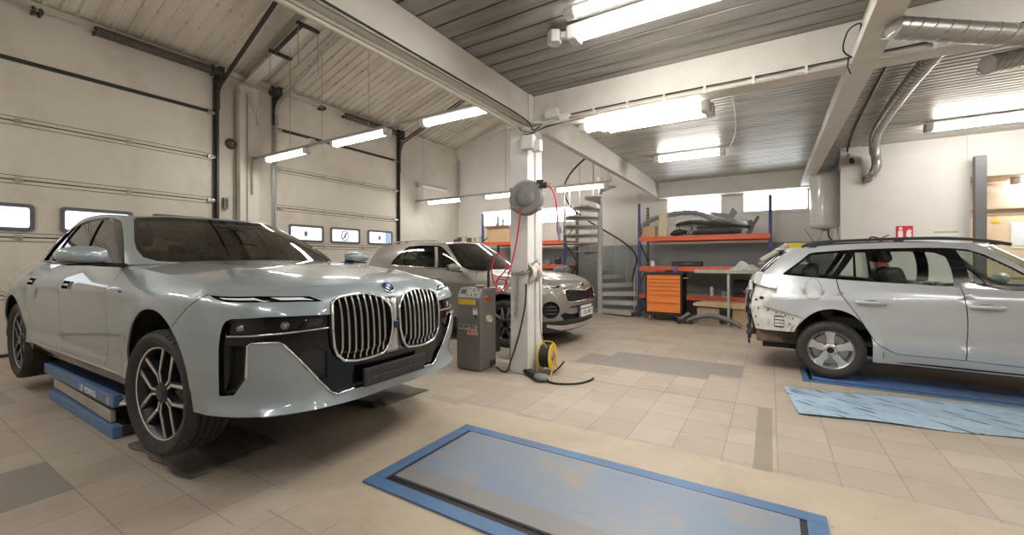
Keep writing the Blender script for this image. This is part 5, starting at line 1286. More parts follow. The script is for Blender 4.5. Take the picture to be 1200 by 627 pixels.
for x, y, w, lab in ((-1.32, 3.06, 1.28, 'large tube lamp on the near ceiling boards in front of the cross beam'), (-1.24, 2.80, 1.30, 'tube lamp directly behind the large near ceiling lamp, nearer the camera side'),
                     (-1.80, 4.455, 1.28, 'tube lamp hung just behind the lower edge of the cross beam'), (-1.58, 4.60, 1.08, 'shorter tube lamp beside the one on the cross beam, slightly deeper'),
                     (-1.70, 7.6, 1.05, 'tube lamp on the far ribbed ceiling in front of the high windows'), (1.80, 7.72, 1.7, 'long tube lamp on the far ceiling above the silver estate')):
    lamp(x, y, 2.80 if 4.3 < y < 5 else 3.075, w, lab, 'tube lamps on the flat ceilings', wide=.07 if y == 2.80 else .13)
# unseen lamps added to light the room, in line with the ceiling rows
for x, y in ((1.6, 2.9), (-1.3, -.2), (1.6, -.2), (3.9, 2.9), (3.9, 5.0)): lamp(x, y, 3.075, 1.28, 'unseen tube lamp added past the camera to light the room', 'lamps added past the camera', wide=.13)
for x in (-7.9, -6.0, -4.0): lamp(x, -.6, 3.19, 1.25, 'unseen tube lamp added in the left bay, past the camera', 'lamps added in the left bay')  # added out of view to light the left bay, no rail here
lamp(3.1, YR + .38, 2.47, 1.2, 'tube lamp added above the opening to light the office corner', 'lamp added for the office corner')  # added to brighten the office corner, hidden above the opening
w = bpy.data.worlds.new('world'); SC.world = w; w.use_nodes = True
w.node_tree.nodes['Background'].inputs[0].default_value = (.75, .85, 1, 1); w.node_tree.nodes['Background'].inputs[1].default_value = .6
# suspension rails of the two hung rows
for y, z, x1, lab in ((4.28, 3.235, -2.55, 'grey steel rail that carries three tube lamps from the door pier to the pillar'), (8.78, 2.965, -2.9, 'grey steel rail that carries the rear row of tube lamps')):
    e = thing('lamp_rail', lab, 'rail', (0, y, z))
    m_ = MB(); m_.box(XL + .16 if y < 5 else XL, x1, -.02, .02, 0, .035); m_.build('rail', mat('rail_steel', (.42, .40, .37), .45, .7, var=.1), e, smooth=0)
    for x in ((-7.29, -5.2, -3.4) if y < 5 else (-8.4, -5.6, -3.3)):
        m_ = MB(); m_.cyl((x, 0, .03), (x, 0, roof_z(x) - z - .01), .006, n=6); m_.build('hanger_rod', mat('rail_steel', (.42, .40, .37), .45, .7, var=.1), e)
    for x in ((-8.2, -6.65, -4.65, -2.72) if y < 5 else (-6.85, -4.4, -2.95)):
        m_ = MB(); m_.box(x - .045, x + .045, -.04, .04, .03, .12); m_.build('junction_box', HOUS, e, bev=.008)
# ------------------------------------------------------------------ workshop equipment
BLUE = mat('lift_blue', (.105, .205, .385), .45, .1, var=.08, scale=6, bump=.04, bscale=40, dirt=(.16, .13, .10), dscale=5, damt=.45)
BLACK = M_BLK = mat('black_plastic', (.022, .022, .023), .5, var=.15, scale=40, bump=.15, bscale=200)
STEEL = mat('worn_steel', (.36, .34, .31), .45, .75, var=.15, scale=8, dirt=(.18, .13, .09), dscale=4, damt=.6)
CARD = mat('cardboard', (.52, .36, .21), .8, var=.05, scale=14, bump=.08, bscale=60)
REDHOSE = mat('red_hose', (.62, .03, .06), .4, var=.06)
CABLE = mat('black_cable', (.018, .018, .018), .5, var=.1)
ORANGE = mat('rack_orange', (.74, .13, .055), .45, var=.05, scale=6, dirt=(.25, .10, .06), dscale=6, damt=.3)
RBLUE = mat('rack_blue', (.045, .07, .21), .5, var=.08)
BOARD = mat('shelf_board', (.50, .47, .42), .7, var=.06, scale=6)
GREYP = mat('grey_plastic', (.20, .20, .20), .55, var=.08, scale=9)
RUBBER = mat('rubber_mat', (.115, .10, .086), .8, var=.2, scale=12, bump=.2, bscale=70, dirt=(.22, .18, .13), dscale=3, damt=.5)

# ---- flush lift in the foreground
def plate_material(name, base, grey, rust, strip=0.):
    m, nt, out = _nt(name); L = nt.links; p = nt.nodes.new('ShaderNodeBsdfPrincipled'); tc = nt.nodes.new('ShaderNodeTexCoord')
    n = nd(nt, 'ShaderNodeTexNoise', Scale=2.2, Detail=9.0, Roughness=.65); L.new(tc.outputs['Object'], n.inputs['Vector'])
    n2 = nd(nt, 'ShaderNodeTexNoise', Scale=1.1, Detail=5.0, Roughness=.55); L.new(tc.outputs['Object'], n2.inputs['Vector'])
    mp = nt.nodes.new('ShaderNodeMapping'); mp.inputs['Scale'].default_value = (2.0, 40, 1); L.new(tc.outputs['Object'], mp.inputs[0])
    n3 = nd(nt, 'ShaderNodeTexNoise', Scale=1.0, Detail=6.0); L.new(mp.outputs[0], n3.inputs['Vector'])
    c = mixc(nt, base, grey, ramp(nt, n2.outputs['Fac'], [(.42, (0, 0, 0)), (.62, (.75, .75, .75))]))
    if strip:
        sep = nt.nodes.new('ShaderNodeSeparateXYZ'); L.new(tc.outputs['Object'], sep.inputs[0])
        c = mixc(nt, c, (.27, .255, .24), math_(nt, 'MULTIPLY', math_(nt, 'LESS_THAN', math_(nt, 'ADD', sep.outputs[1], math_(nt, 'MULTIPLY', n2.outputs['Fac'], .04)), strip), .8))
    c = mixc(nt, c, rust, ramp(nt, n.outputs['Fac'], [(.52, (0, 0, 0)), (.68, (.8, .8, .8))]))
    c = mixc(nt, c, (.52, .45, .33), ramp(nt, n.outputs['Fac'], [(.665, (0, 0, 0)), (.69, (.9, .9, .9))]))
    c = mixc(nt, c, (.18, .19, .21), ramp(nt, n3.outputs['Fac'], [(.60, (0, 0, 0)), (.75, (.4, .4, .4))]))
    L.new(c, p.inputs['Base Color']); p.inputs['Roughness'].default_value = .5; p.inputs['Metallic'].default_value = .15
    L.new(p.outputs[0], out.inputs[0]); return m
PLATE = plate_material('lift_plate', (.225, .285, .375), (.32, .32, .325), (.37, .29, .21), .30)
def flush_lift(x0, x1, y0, y1, label, plate, w=.085):
    e = thing('flush_lift', label, 'car lift', (x0, y0, 0)); X, Y = x1 - x0, y1 - y0
    m_ = MB(); m_.box(0, X, 0, w, .0, .012); m_.box(0, X, Y - w, Y, .0, .012); m_.box(0, w, w, Y - w, 0, .012); m_.box(X - w, X, w, Y - w, 0, .012); m_.build('frame', BLUE, e, smooth=0, bev=.002)
    m_ = MB(); m_.box(w, X - w, w, Y - w, .0005, .004); m_.build('pit', MATS['void'] if 'void' in MATS else BLACK, e, smooth=0)
    m_ = MB(); m_.box(w + .035, X - w - .03, w + .05, Y - w - .022, .002, .018); m_.build('platform', plate, e, smooth=0, bev=.003)
    m_ = MB(); m_.box(w + .035, X - w - .03, Y - w - .018, Y - w - .010, .002, .013); m_.build('edge_angle', STEEL, e, smooth=0)
    return e
flush_lift(-2.005, .235, 1.60, 2.575, 'blue-framed flush lift with a worn blue plate set in the cement floor', PLATE)
P2 = plate_material('lift_plate_dark', (.095, .19, .45), (.12, .17, .28), (.14, .13, .12))
e = flush_lift(.29, 4.1, 5.36, 6.02, 'dark blue flush lift under the near side of the silver estate', P2, .06)
flush_lift(.29, 4.1, 6.75, 7.35, 'dark blue flush lift under the far side of the silver estate', P2, .06)
# crumpled blue underlay sheet with printed dashes
def sheet_mat():
    m, nt, out = _nt('underlay_print'); L = nt.links; p = nt.nodes.new('ShaderNodeBsdfPrincipled'); tc = nt.nodes.new('ShaderNodeTexCoord')
    rot = nt.nodes.new('ShaderNodeMapping'); rot.inputs['Rotation'].default_value = (0, 0, R(38)); L.new(tc.outputs['Object'], rot.inputs[0])
    mp = nt.nodes.new('ShaderNodeMapping'); mp.inputs['Scale'].default_value = (3.6, 24, 1); L.new(rot.outputs[0], mp.inputs[0])
    n = nd(nt, 'ShaderNodeTexNoise', Scale=1.0, Detail=1.5, Roughness=.4); L.new(mp.outputs[0], n.inputs['Vector'])
    n2 = nd(nt, 'ShaderNodeTexNoise', Scale=6.0, Detail=5.0); L.new(tc.outputs['Object'], n2.inputs['Vector'])
    c = ramp(nt, n2.outputs['Fac'], [(.3, (.33, .48, .63)), (.7, (.48, .62, .75))])
    c = mixc(nt, c, (.035, .06, .10), ramp(nt, n.outputs['Fac'], [(.61, (0, 0, 0)), (.625, (.85, .85, .85))]))
    L.new(c, p.inputs['Base Color']); p.inputs['Roughness'].default_value = .4; L.new(p.outputs[0], out.inputs[0]); return m
def sheet(name, label, cat, corners, m, nx, ny, amp, seed, z0=.006, thick=.004):
    rnd = random.Random(seed); ph = [rnd.uniform(0, 6) for _ in range(8)]; c = [Vector((p[0], p[1], 0)) for p in corners]; o = c[0]
    e = MB()
    def f(s, t):
        p = (c[0] * (1 - s) + c[1] * s) * (1 - t) + (c[3] * (1 - s) + c[2] * s) * t
        z = z0 + amp * (1 + math.sin(9 * s + ph[0] + 3 * t) * math.sin(7 * t + ph[1]) + .5 * math.sin(23 * s + ph[2]) * math.sin(13 * t + ph[3]))
        ed = .012 * math.sin(17 * (s + t) + ph[4])
        return Vector((p.x - o.x, p.y - o.y + (ed if t in (0, 1) else 0), z))
    e.grid(f, nx, ny); ob = e.build(name, m, None, smooth=60, thick=thick); ob.location = o; return tag(ob, label, cat)
sheet('underlay_sheet', 'light blue printed foil underlay lying crumpled in front of the silver estate', 'sheet', [(.20, 4.19), (2.55, 4.62), (2.45, 5.40), (.11, 5.0)], sheet_mat(), 60, 22, .006, 5)
def mat_pad(label, corners, seed): return sheet('floor_mat', label, 'mat', corners, RUBBER, 24, 16, .0012, seed, .006, .008)
mat_pad('black rubber mat under the front wheel of the large saloon nearest the camera', [(-3.80, 1.07), (-2.88, 1.085), (-2.91, 1.64), (-3.80, 1.62)], 1)
mat_pad('black rubber mat under the saloon bumper on the pillar side', [(-3.75, 2.52), (-2.88, 2.55), (-2.86, 3.06), (-3.75, 3.04)], 2)
mat_pad('black rubber mat behind the rear end of the blue scissor lift', [(-6.6, 1.25), (-5.80, 1.27), (-5.18, 1.46), (-6.6, 1.66)], 3)
ob = MB().bar((-3.55, 2.38, .03), (-2.93, 2.50, .03), .10, .05).build('steel_bar', DARK_S, None, bev=.004); tag(ob, 'dark steel bar on the floor under the saloon front bumper', 'bar')
ob = MB().box(-3.86, -3.70, 1.18, 1.30, 0, .10).build('wood_block', mat('old_wood', (.22, .14, .085), .8, var=.2, scale=14), None, bev=.008); tag(ob, 'small dark wooden block beside the front wheel of the large saloon', 'block')

# ---- scissor lift carrying the saloon
ARM = mat('arm_steel', (.46, .42, .37), .5, .3, var=.1, scale=8, dirt=(.24, .18, .12), dscale=4, damt=.5)
def scissor(y0, s, label):
    e = thing('scissor_lift', label, 'car lift', (-4.0, y0, 0)); Y = lambda a, b: (min(s * a, s * b), max(s * a, s * b))
    m_ = MB(); y = Y(0, .06); m_.box(-1.69, 0, y[0], y[1], 0, .085); y = Y(.48, .54); m_.box(-1.69, 0, y[0], y[1], 0, .085); m_.build('base_rail', BLUE, e, smooth=0, bev=.006)
    m_ = MB(); y = Y(.06, .48); m_.box(-.08, .0, y[0], y[1], .01, .075); m_.box(-1.69, -1.6, y[0], y[1], .01, .075); m_.box(-1.6, -.08, y[0], y[1], .005, .012); m_.build('base_crossbar', DARK_S, e, smooth=0, bev=.004)
    for a, b in ((.02, .05), (.49, .52)):
        m_ = MB(); yy = s * (a + b) / 2; m_.bar((-1.62, yy, .165), (-.12, yy, .135), .03, .085); m_.build('scissor_arm', ARM, e, smooth=0, bev=.003)
        yy2 = yy + s * (.05 if a < .2 else -.05); m_ = MB(); m_.bar((-.10, yy2, .05), (-1.45, yy2, .20), .03, .09); m_.build('scissor_arm', DARK_S, e, smooth=0, bev=.003)
    m_ = MB(); m_.cyl((-.86, s * .05, .155), (-.86, s * .49, .155), .022, n=12); m_.build('pivot_pin', DARK_S, e)
    m_ = MB(); y = Y(.12, .42); m_.cyl((-1.2, s * .27, .10), (-.45, s * .27, .20), .035, n=14); m_.build('hydraulic_ram', STEEL, e)
    m_ = MB(); y = Y(.0, .54); m_.box(-1.85, .0, y[0], y[1], .225, .315); top = m_.build('platform', BLUE, e, smooth=0, bev=.008)
    m_ = MB(); y = Y(.05, .54); m_.box(.0, .34, y[0], y[1], .285, .312); m_.box(-2.08, -1.85, y[0], y[1], .285, .312); m_.build('slide_plate', STEEL, top, smooth=0, bev=.004)
    for k in range(2):
        y = Y(.10 + .3 * k, .16 + .3 * k); m_ = MB(); m_.tube([(.05, s * (.06 + .1 * k), .275), (.10, s * (.02 + .1 * k), .27), (.16, s * (.05 + .1 * k), .275)], .012, 6); m_.build('safety_hook', HOUS, top)
    for x in (-.15, -1.55):
        m_ = MB(); y = Y(.12, .38); m_.box(x - .09, x + .09, y[0], y[1], .315, .452); m_.build('rubber_pad', RUBBER, e, smooth=0, bev=.012)
    return e, top
sl, top = scissor(1.045, 1, 'blue scissor lift with steel arms raised under the near sill of the large saloon')
text_mesh('lettering', 'POMYG', .062, mat('white_print', (.75, .76, .78), .5), top, (-.50, -.0012, .262), (R(90), 0, 0), .0006, bold=.0022, width=1.25)
for k, (dx, c) in enumerate(((0, (.62, .36, .26)), (.03, (.75, .74, .72)))):
    m_ = MB(); m_.prism([(-.05 + dx, -.025), (.0 + dx, -.025), (.03 + dx, .03), (-.02 + dx, .03)], 0, .0012, o=(-.735, 0, .262), x=(1, 0, 0), y=(0, 0, 1)); m_.build('logo_stroke', mat('logo_%d' % k, c, .5), top, smooth=0)
m_ = MB(); m_.box(-.115, -.075, -.0015, 0, .232, .292); m_.build('sticker', mat('sticker_tan', (.50, .40, .28), .6), top, smooth=0)
scissor(2.90, -1, 'second blue scissor lift under the far sill of the large saloon')

# ---- tyre inflator / gas cabinet by the pillar
CABM = mat('cabinet_grey', (.225, .215, .205), .42, .35, var=.03, scale=4, bump=.03, bscale=150)
e = thing('gas_generator', 'tall grey nitrogen cabinet with a yellow label standing in front of the white pillar', 'cabinet', (-3.155, 3.87, 0), R(1))
m_ = MB(); m_.prism([(0, .012), (.33, .012), (.33, .955), (.07, .955), (0, .835)], 0, .335, o=(0, 0, 0), x=(0, 1, 0), y=(0, 0, 1)); m_.build('body', CABM, e, smooth=0, bev=.006)
m_ = MB(); m_.box(.02, .315, .02, .31, .0, .012); m_.build('foot', BLACK, e, smooth=0)
sl_n = Vector((0, -.12, .07)).normalized(); pc = Vector((.1675, .035, .895)); rx = math.atan2(.12, .07)
m_ = MB(); Mt = Matrix.Translation(pc + sl_n * .001) @ Matrix.Rotation(math.atan2(.12, .07), 4, 'X'); m_.box(-.155, .155, -.055, .055, 0, .002, Mt); pn = m_.build('control_panel', mat('panel_grey', (.40, .39, .37), .4), e, smooth=0)
m_ = MB(); m_.box(-.135, -.055, -.01, .045, .002, .006, Mt); m_.build('display', mat('lcd', (.12, .13, .12), .2), pn, smooth=0)
for a, b in ((-.03, -.02), (.03, -.025), (.09, -.02), (.05, .035), (.11, .04)):
    m_ = MB(); m_.cyl(Mt @ Vector((a, b, .002)), Mt @ Vector((a, b, .010)), .008, n=10); m_.build('button', BLACK, pn)
m_ = MB(); m_.box(.02, .27, -.0015, .001, .765, .825); m_.build('yellow_label', mat('label_yellow', (.74, .52, .03), .5), e, smooth=0)
m_ = MB(); m_.box(.235, .295, -.0015, .001, .655, .725); st = m_.build('warning_label', mat('label_white', (.75, .70, .68), .5), e, smooth=0)
m_ = MB(); m_.box(.240, .290, -.002, -.0015, .705, .72); m_.build('warning_bar', mat('label_red', (.65, .08, .07), .5), st, smooth=0)
m_ = MB(); m_.box(.262, .292, -.0015, .001, .615, .645); m_.build('lock_plate', BLACK, e, smooth=0)
text_mesh('lettering', 'NORTEC', .062, mat('ink_black', (.02, .02, .02), .5), e, (.025, -.0022, .505), (R(90), 0, 0), .0006, bold=.002, shear=.2, align='LEFT')
text_mesh('lettering', 'NORTEC', .062, mat('label_white', (.75, .70, .68), .5), e, (.028, -.0010, .502), (R(90), 0, 0), .0004, bold=.009, shear=.2, align='LEFT')
text_mesh('lettering', 'PRO2', .058, mat('label_red', (.65, .08, .07), .5), e, (.15, -.0022, .448), (R(90), 0, 0), .0006, bold=.002, shear=.2, align='LEFT')
text_mesh('lettering', 'PRO2', .058, mat('label_white', (.75, .70, .68), .5), e, (.152, -.0010, .446), (R(90), 0, 0), .0004, bold=.009, shear=.2, align='LEFT')
m_ = MB(); m_.box(.334, .340, .09, .155, .80, .865); sw = m_.build('switch_plate', mat('label_yellow', (.74, .52, .03), .5), e, smooth=0, bev=.004)
m_ = MB(); m_.cyl((.34, .12, .833), (.372, .12, .833), .026, .022, n=14); m_.box(.365, .382, .112, .128, .812, .854); m_.build('switch_knob', mat('knob_red', (.62, .05, .04), .4), sw, smooth=40)
m_ = MB(); m_.lathe([(.042, 0), (.042, .02), (.036, .05), (.028, .05), (.028, .01), (0, .01)], o=(.334, .15, .595), d=(1, 0, 0), n=20); m_.build('outlet_pipe', mat('socket_cream', (.68, .62, .48), .5), e, smooth=40)
m_ = MB(); m_.box(.33, .345, .20, .31, .03, .09); m_.build('plug_recess', BLACK, e, smooth=0)
ob = MB().tube([(-2.86, 4.1, .955), (-2.86, 4.1, 1.28)], .016, 8).build('gauge_post', BLACK, None); tag(ob, 'short black post standing up from the top of the grey nitrogen cabinet', 'post')
ob = MB(); ob.ball((-2.92, 4.02, .975), .07, .06, .02, n=10, m=6); ob = ob.build('rag', mat('rag_tan', (.40, .33, .24), .9, var=.2, scale=30, bump=.5, bscale=40), None); tag(ob, 'crumpled tan rag lying on top of the grey nitrogen cabinet', 'rag')

# ---- hose reel on the pillar
RG = mat('reel_grey', (.22, .215, .21), .5, var=.06, scale=8, dirt=(.12, .11, .10), dscale=6, damt=.4)
e = thing('hose_reel', 'round grey air hose reel mounted high on the white pillar', 'hose reel', (-2.245, 3.94, 1.955), R(12))
m_ = MB(); m_.lathe([(.0, -.085), (.075, -.085), (.095, -.07), (.105, -.055), (.17, -.05), (.190, -.025), (.196, 0), (.190, .03), (.17, .055), (.08, .06), (0, .06)], d=(0, 1, 0), n=40); m_.build('casing', RG, e, smooth=35)
m_ = MB(); m_.lathe([(.062, -.086), (.055, -.096), (.0, -.098)], d=(0, 1, 0), n=28); m_.build('centre_cap', RG, e, smooth=35)
m_ = MB(); m_.box(-.19, -.05, .05, .13, -.06, .06); m_.bar((-.05, .09, 0), (.0, .06, 0), .05, .10); m_.build('wall_bracket', DARK_S, e, smooth=0, bev=.006)
for a in (40, 150, 215, 320):
    m_ = MB(); m_.cyl((.187 * math.cos(R(a)), -.055, .187 * math.sin(R(a))), (.187 * math.cos(R(a)), .05, .187 * math.sin(R(a))), .018, n=10); m_.build('casing_lug', RG, e)
m_ = MB(); m_.box(.12, .20, -.04, .05, .10, .18); m_.cyl((.20, 0, .13), (.225, 0, .12), .035, n=14); m_.build('hose_guide', BLACK, e, bev=.008)
m_ = MB(); m_.tube(smooth_path([(-2.27, 3.86, 1.84), (-2.31, 3.88, 1.62), (-2.38, 3.90, 1.35), (-2.47, 3.92, 1.10), (-2.53, 3.93, .98), (-2.60, 3.95, .93), (-2.66, 3.97, .98), (-2.65, 4.0, 1.06), (-2.57, 4.01, 1.05), (-2.54, 4.0, .97), (-2.60, 3.98, .92), (-2.68, 3.97, 1.0),
                             (-2.715, 3.96, 1.16), (-2.68, 3.97, 1.31), (-2.61, 3.98, 1.36), (-2.555, 3.99, 1.30)], 7), .0085, 8)
m_.tube(smooth_path([(-2.68, 3.98, 1.03), (-2.62, 3.99, 1.10), (-2.56, 4.0, 1.16), (-2.53, 4.02, 1.24)], 6), .0085, 8)
tag(m_.build('air_hose', REDHOSE, None, smooth=60), 'red air hose falling from the grey reel into loops beside the pillar', 'hose')
m_ = MB(); m_.tube(smooth_path([(-2.03, 3.98, 2.08), (-1.965, 4.0, 2.03), (-1.93, 4.02, 1.90), (-1.92, 4.03, 1.76), (-1.915, 4.03, 1.70)], 6), .009, 8)
tag(m_.build('air_hose', REDHOSE, None, smooth=60), 'short red hose with an air gun hanging right of the grey reel', 'hose')
m_ = MB(); m_.tube([(-1.915, 4.03, 1.70), (-1.91, 4.03, 1.60), (-1.90, 4.03, 1.55)], [.014, .020, .014], 8); m_.bar((-1.90, 4.03, 1.56), (-1.87, 4.0, 1.47), .02, .03); m_.bar((-1.89, 4.03, 1.64), (-1.87, 4.02, 1.56), .008, .02)
tag(m_.build('air_gun', GREYP, None, bev=.003), 'grey air gun dangling at the end of the short red hose', 'air gun')

# ---- chain, cloth and leads on the pillar
def chain(pts, r_, label):
    m_ = MB(); P_ = resample(pts, r_ * 2.9)
    for k in range(len(P_) - 1):
        a, b = Vector(P_[k]), Vector(P_[k + 1]); x, y, z = frame(b - a); c = (a + b) / 2; u_ = x if k % 2 else y
        m_.tube([c + z * (r_ * 2.1 * math.cos(t)) + u_ * (r_ * 1.25 * math.sin(t)) for t in [2 * PI * q / 10 for q in range(10)]], r_ * .38, 5, closed=True)
    return tag(m_.build('chain', GALV, None, smooth=60), label, 'chain')
chain([(-2.545, 4.055, 1.135), (-2.42, 4.05, 1.13), (-2.30, 4.05, 1.15), (-2.27, 4.10, 1.24), (-2.26, 4.2, 1.28), (-2.28, 4.3, 1.2)], .016, 'steel chain wrapped once round the white pillar at waist height')
chain([(-2.42, 4.035, 1.11), (-2.425, 4.035, .9), (-2.44, 4.04, .64)], .016, 'loose end of steel chain hanging straight down the front of the pillar')
m_ = MB()
m_.grid(lambda s, t: Vector((-2.285 + .055 * math.sin(PI * t) * (1 + .25 * math.sin(9 * s)), 4.05 + .20 * s, 1.25 - .20 * t - .03 * math.sin(7 * s))), 14, 12)
tag(m_.build('work_gloves', mat('glove_white', (.62, .58, .52), .9, var=.08, scale=20, bump=.3, bscale=60), None, thick=.02, smooth=60), 'pair of off-white gloves tucked behind the chain on the pillar edge', 'gloves')
m_ = MB(); m_.tube(smooth_path([(-2.30, 4.02, 1.02), (-2.32, 4.035, .78), (-2.40, 4.04, .45), (-2.50, 4.03, .15), (-2.535, 4.0, .03), (-2.62, 4.02, .012), (-2.78, 4.15, .010)], 7), .009, 8); tag(m_.build('power_cable', CABLE, None, smooth=60), 'black cable running down the pillar face to the grey cabinet', 'cable')
m_ = MB(); m_.tube(smooth_path([(-2.235, 4.20, 1.24), (-2.20, 4.16, .95), (-2.19, 4.15, .6), (-2.17, 4.16, .40), (-2.13, 4.19, .30)], 7), .007, 8); tag(m_.build('power_lead', mat('grey_cable', (.33, .30, .26), .5), None, smooth=60), 'thin grey lead hanging from the chain down to the yellow cable reel', 'cable')
YEL = mat('reel_yellow', (.70, .48, .03), .45, var=.05)
e = thing('cable_reel', 'yellow cable reel wound with black cable at the foot of the white pillar', 'cable reel', (-2.165, 4.27, 0), R(7))
for x in (-.065, .065):
    m_ = MB(); m_.lathe([(.145, -.006), (.15, 0), (.145, .006), (.10, .004), (.05, .004)] if x < 0 else [(.145, -.006), (.15, 0), (.145, .006), (.06, .004), (.0, .004)], o=(x, 0, .19), d=(1, 0, 0), n=36); m_.build('flange', YEL, e, smooth=40)
m_ = MB()
for k in range(5): m_.tube([(-.045 + .0225 * k, .118 * math.cos(t), .19 + .118 * math.sin(t)) for t in [2 * PI * q / 28 for q in range(28)]], .0125, 6, closed=True)
m_.cyl((-.06, 0, .19), (.06, 0, .19), .108, n=28); m_.build('wound_cable', CABLE, e, smooth=60)
m_ = MB(); m_.lathe([(.055, .0), (.05, .012), (0, .014)], o=(.07, 0, .19), d=(1, 0, 0), n=20); sk = m_.build('socket_plate', mat('reel_violet', (.28, .23, .36), .5), e, smooth=40)
for a in (90, 210, 330): m_ = MB(); m_.cyl((.082, .028 * math.cos(R(a)), .19 + .028 * math.sin(R(a))), (.088, .028 * math.cos(R(a)), .19 + .028 * math.sin(R(a))), .016, n=12); m_.build('socket', BLACK, sk)
m_ = MB(); m_.tube(smooth_path([(-.085, -.12, .008), (-.085, .0, .20), (-.07, .03, .335), (.07, .03, .335), (.085, .0, .20), (.085, -.12, .008)], 5), .007, 8); m_.tube([(-.085, .12, .01), (-.085, 0, .19)], .007, 8); m_.tube([(.085, .12, .01), (.085, 0, .19)], .007, 8); m_.build('carry_frame', YEL, e, smooth=60)
m_ = MB(); m_.tube(smooth_path([(.10, -.08, .03), (.13, .04, .06), (.17, .10, .12)], 4), .010, 6); m_.build('crank_handle', BLACK, e)
e = thing('extension_socket', 'black extension socket lying in front of the yellow cable reel', 'socket', (-2.20, 4.02, 0), R(-8))
m_ = MB(); m_.bar((-.14, .06, .035), (.10, -.06, .035), .085, .055); m_.build('socket_body', BLACK, e, bev=.012, bseg=3)
m_ = MB(); m_.ball((.15, -.075, .042), .085, .07, .042, n=16, m=10); m_.build('plug_housing', GREYP, e)
m_ = MB(); m_.bar((-.15, .03, .03), (-.20, .08, .05), .04, .03); m_.build('socket_flap', BLACK, e, bev=.006)
m_ = MB(); m_.tube(smooth_path([(-2.02, 3.94, .03), (-1.93, 3.90, .012), (-1.80, 3.93, .010), (-1.68, 4.03, .010), (-1.62, 4.17, .012), (-1.61, 4.26, .016)], 8), .012, 8); tag(m_.build('floor_cable', CABLE, None, smooth=60), 'thick black cable curving over the floor away from the pillar', 'cable')

# ---- spiral staircase
STG = mat('stair_paint', (.47, .455, .425), .5, var=.04, scale=5, dirt=(.30, .27, .23), dscale=4, damt=.35)
e = thing('spiral_staircase', 'light grey steel spiral staircase with a black handrail by the back wall', 'staircase', (-3.458, 9.607, 0))
m_ = MB(); m_.cyl((0, 0, 0), (0, 0, 3.25), .057, n=20); m_.cyl((0, 0, 0), (0, 0, .012), .16, n=20); m_.build('centre_post', STG, e)
NT, DA = 15, R(22); hr = []
for k in range(NT):
    a = R(-6) + DA * k; z = .13 + .198 * k; w2 = DA * .56; rin, ro = .05, .86
    poly = [(rin * math.cos(a - w2), rin * math.sin(a - w2))] + [(ro * math.cos(a + w2 * t), ro * math.sin(a + w2 * t)) for t in (-1, -.5, 0, .5, 1)] + [(rin * math.cos(a + w2), rin * math.sin(a + w2))]
    m_ = MB(); m_.prism(poly, z - .028, z); m_.bar((rin * math.cos(a - w2), rin * math.sin(a - w2), z - .05), (ro * math.cos(a - w2), ro * math.sin(a - w2), z - .05), .012, .095)
    m_.build('tread', STG, e, smooth=0)
    q = (.845 * math.cos(a), .845 * math.sin(a)); m_ = MB(); m_.cyl((*q, z - .03), (*q, z + .93), .0105, n=8); m_.build('baluster', STG, e)
    hr.append((.845 * math.cos(a), .845 * math.sin(a), z + .94))
m_ = MB(); m_.tube(smooth_path([(.845 * math.cos(R(-14)), .845 * math.sin(R(-14)), .80)] + hr, 5), .021, 8); m_.build('handrail', BLACK, e, smooth=60)

# ---- pallet racks
def rack(x0, x1, y0, y1, H, levels, label):
    e = thing('shelf_rack', label, 'rack', (x0, y0, 0)); W, D = x1 - x0, y1 - y0
    for x in (0, W):
        for y in (0, D):
            m_ = MB(); m_.box(x - .03, x + .03, y - .02, y + .02, 0, H); n = int(H / .075)
            for k in range(n): m_.box(x - .010, x + .010, y - .0215, y - .0195, .06 + .075 * k, .095 + .075 * k)
            up = m_.build('upright', [RBLUE if y == 0 else DARK_S, BLACK if y == 0 else STEEL], e, smooth=0)
            for p_ in list(up.data.polygons)[6:]: p_.material_index = 1
        m_ = MB()
        for k in range(4):
            z0, z1 = .15 + .55 * k, .60 + .55 * k; m_.bar((x, 0, z0 if k % 2 else z1), (x, D, z1 if k % 2 else z0), .02, .025)
        m_.build('side_brace', DARK_S, e, smooth=0)
    for z in levels:
        for y in (-.01, D + .01):
            m_ = MB(); m_.box(.0, W, y - .022, y + .022, z - .10, z); m_.box(.0, W, y - .026, y + .026, z - .035, z - .012); m_.build('beam', ORANGE, e, smooth=0, bev=.004)
        m_ = MB(); m_.box(.03, W - .03, .02, D - .02, z - .025, z + .0); m_.build('shelf', BOARD, e, smooth=0)
    return e
rack(-2.53, .005, 9.62, 10.40, 2.55, (1.80, 1.135, .52), 'blue and orange shelf rack between the spiral staircase and the silver estate')
rack(-6.90, -4.38, 9.62, 10.40, 2.58, (1.79, 1.17, .52), 'blue and orange shelf rack behind the beige crossover and the pillar')
def box(name, label, cat, x0, x1, y0, y1, z0, z1, m=CARD, rz=0, flaps=False, group=None, bev=.004):
    e = thing(name, label, cat, ((x0 + x1) / 2, (y0 + y1) / 2, z0), rz, group); a, b, h = (x1 - x0) / 2, (y1 - y0) / 2, z1 - z0
    m_ = MB(); m_.box(-a, a, -b, b, 0, h); m_.build('body', m, e, smooth=0, bev=bev)
    m_ = MB(); m_.box(-a - .001, a + .001, -b * .12, b * .12, h - .001, h + .001); m_.box(-a * .12, a * .12, -b - .001, -b, 0, h * .0 + .001); m_.build('tape', mat('brown_tape', (.40, .27, .15), .35), e, smooth=0)
    if flaps:
        for s_ in (-1, 1):
            m_ = MB(); m_.bar((0, s_ * b, h), (0, s_ * (b + .09), h + .06), 2 * a, .005, up=(0, 0, 1)); m_.build('flap', m, e, smooth=0)
    return e
box('cardboard_box', 'closed brown cardboard box at the left end of the top orange shelf', 'box', -2.48, -2.19, 9.66, 9.98, 1.80, 2.035)
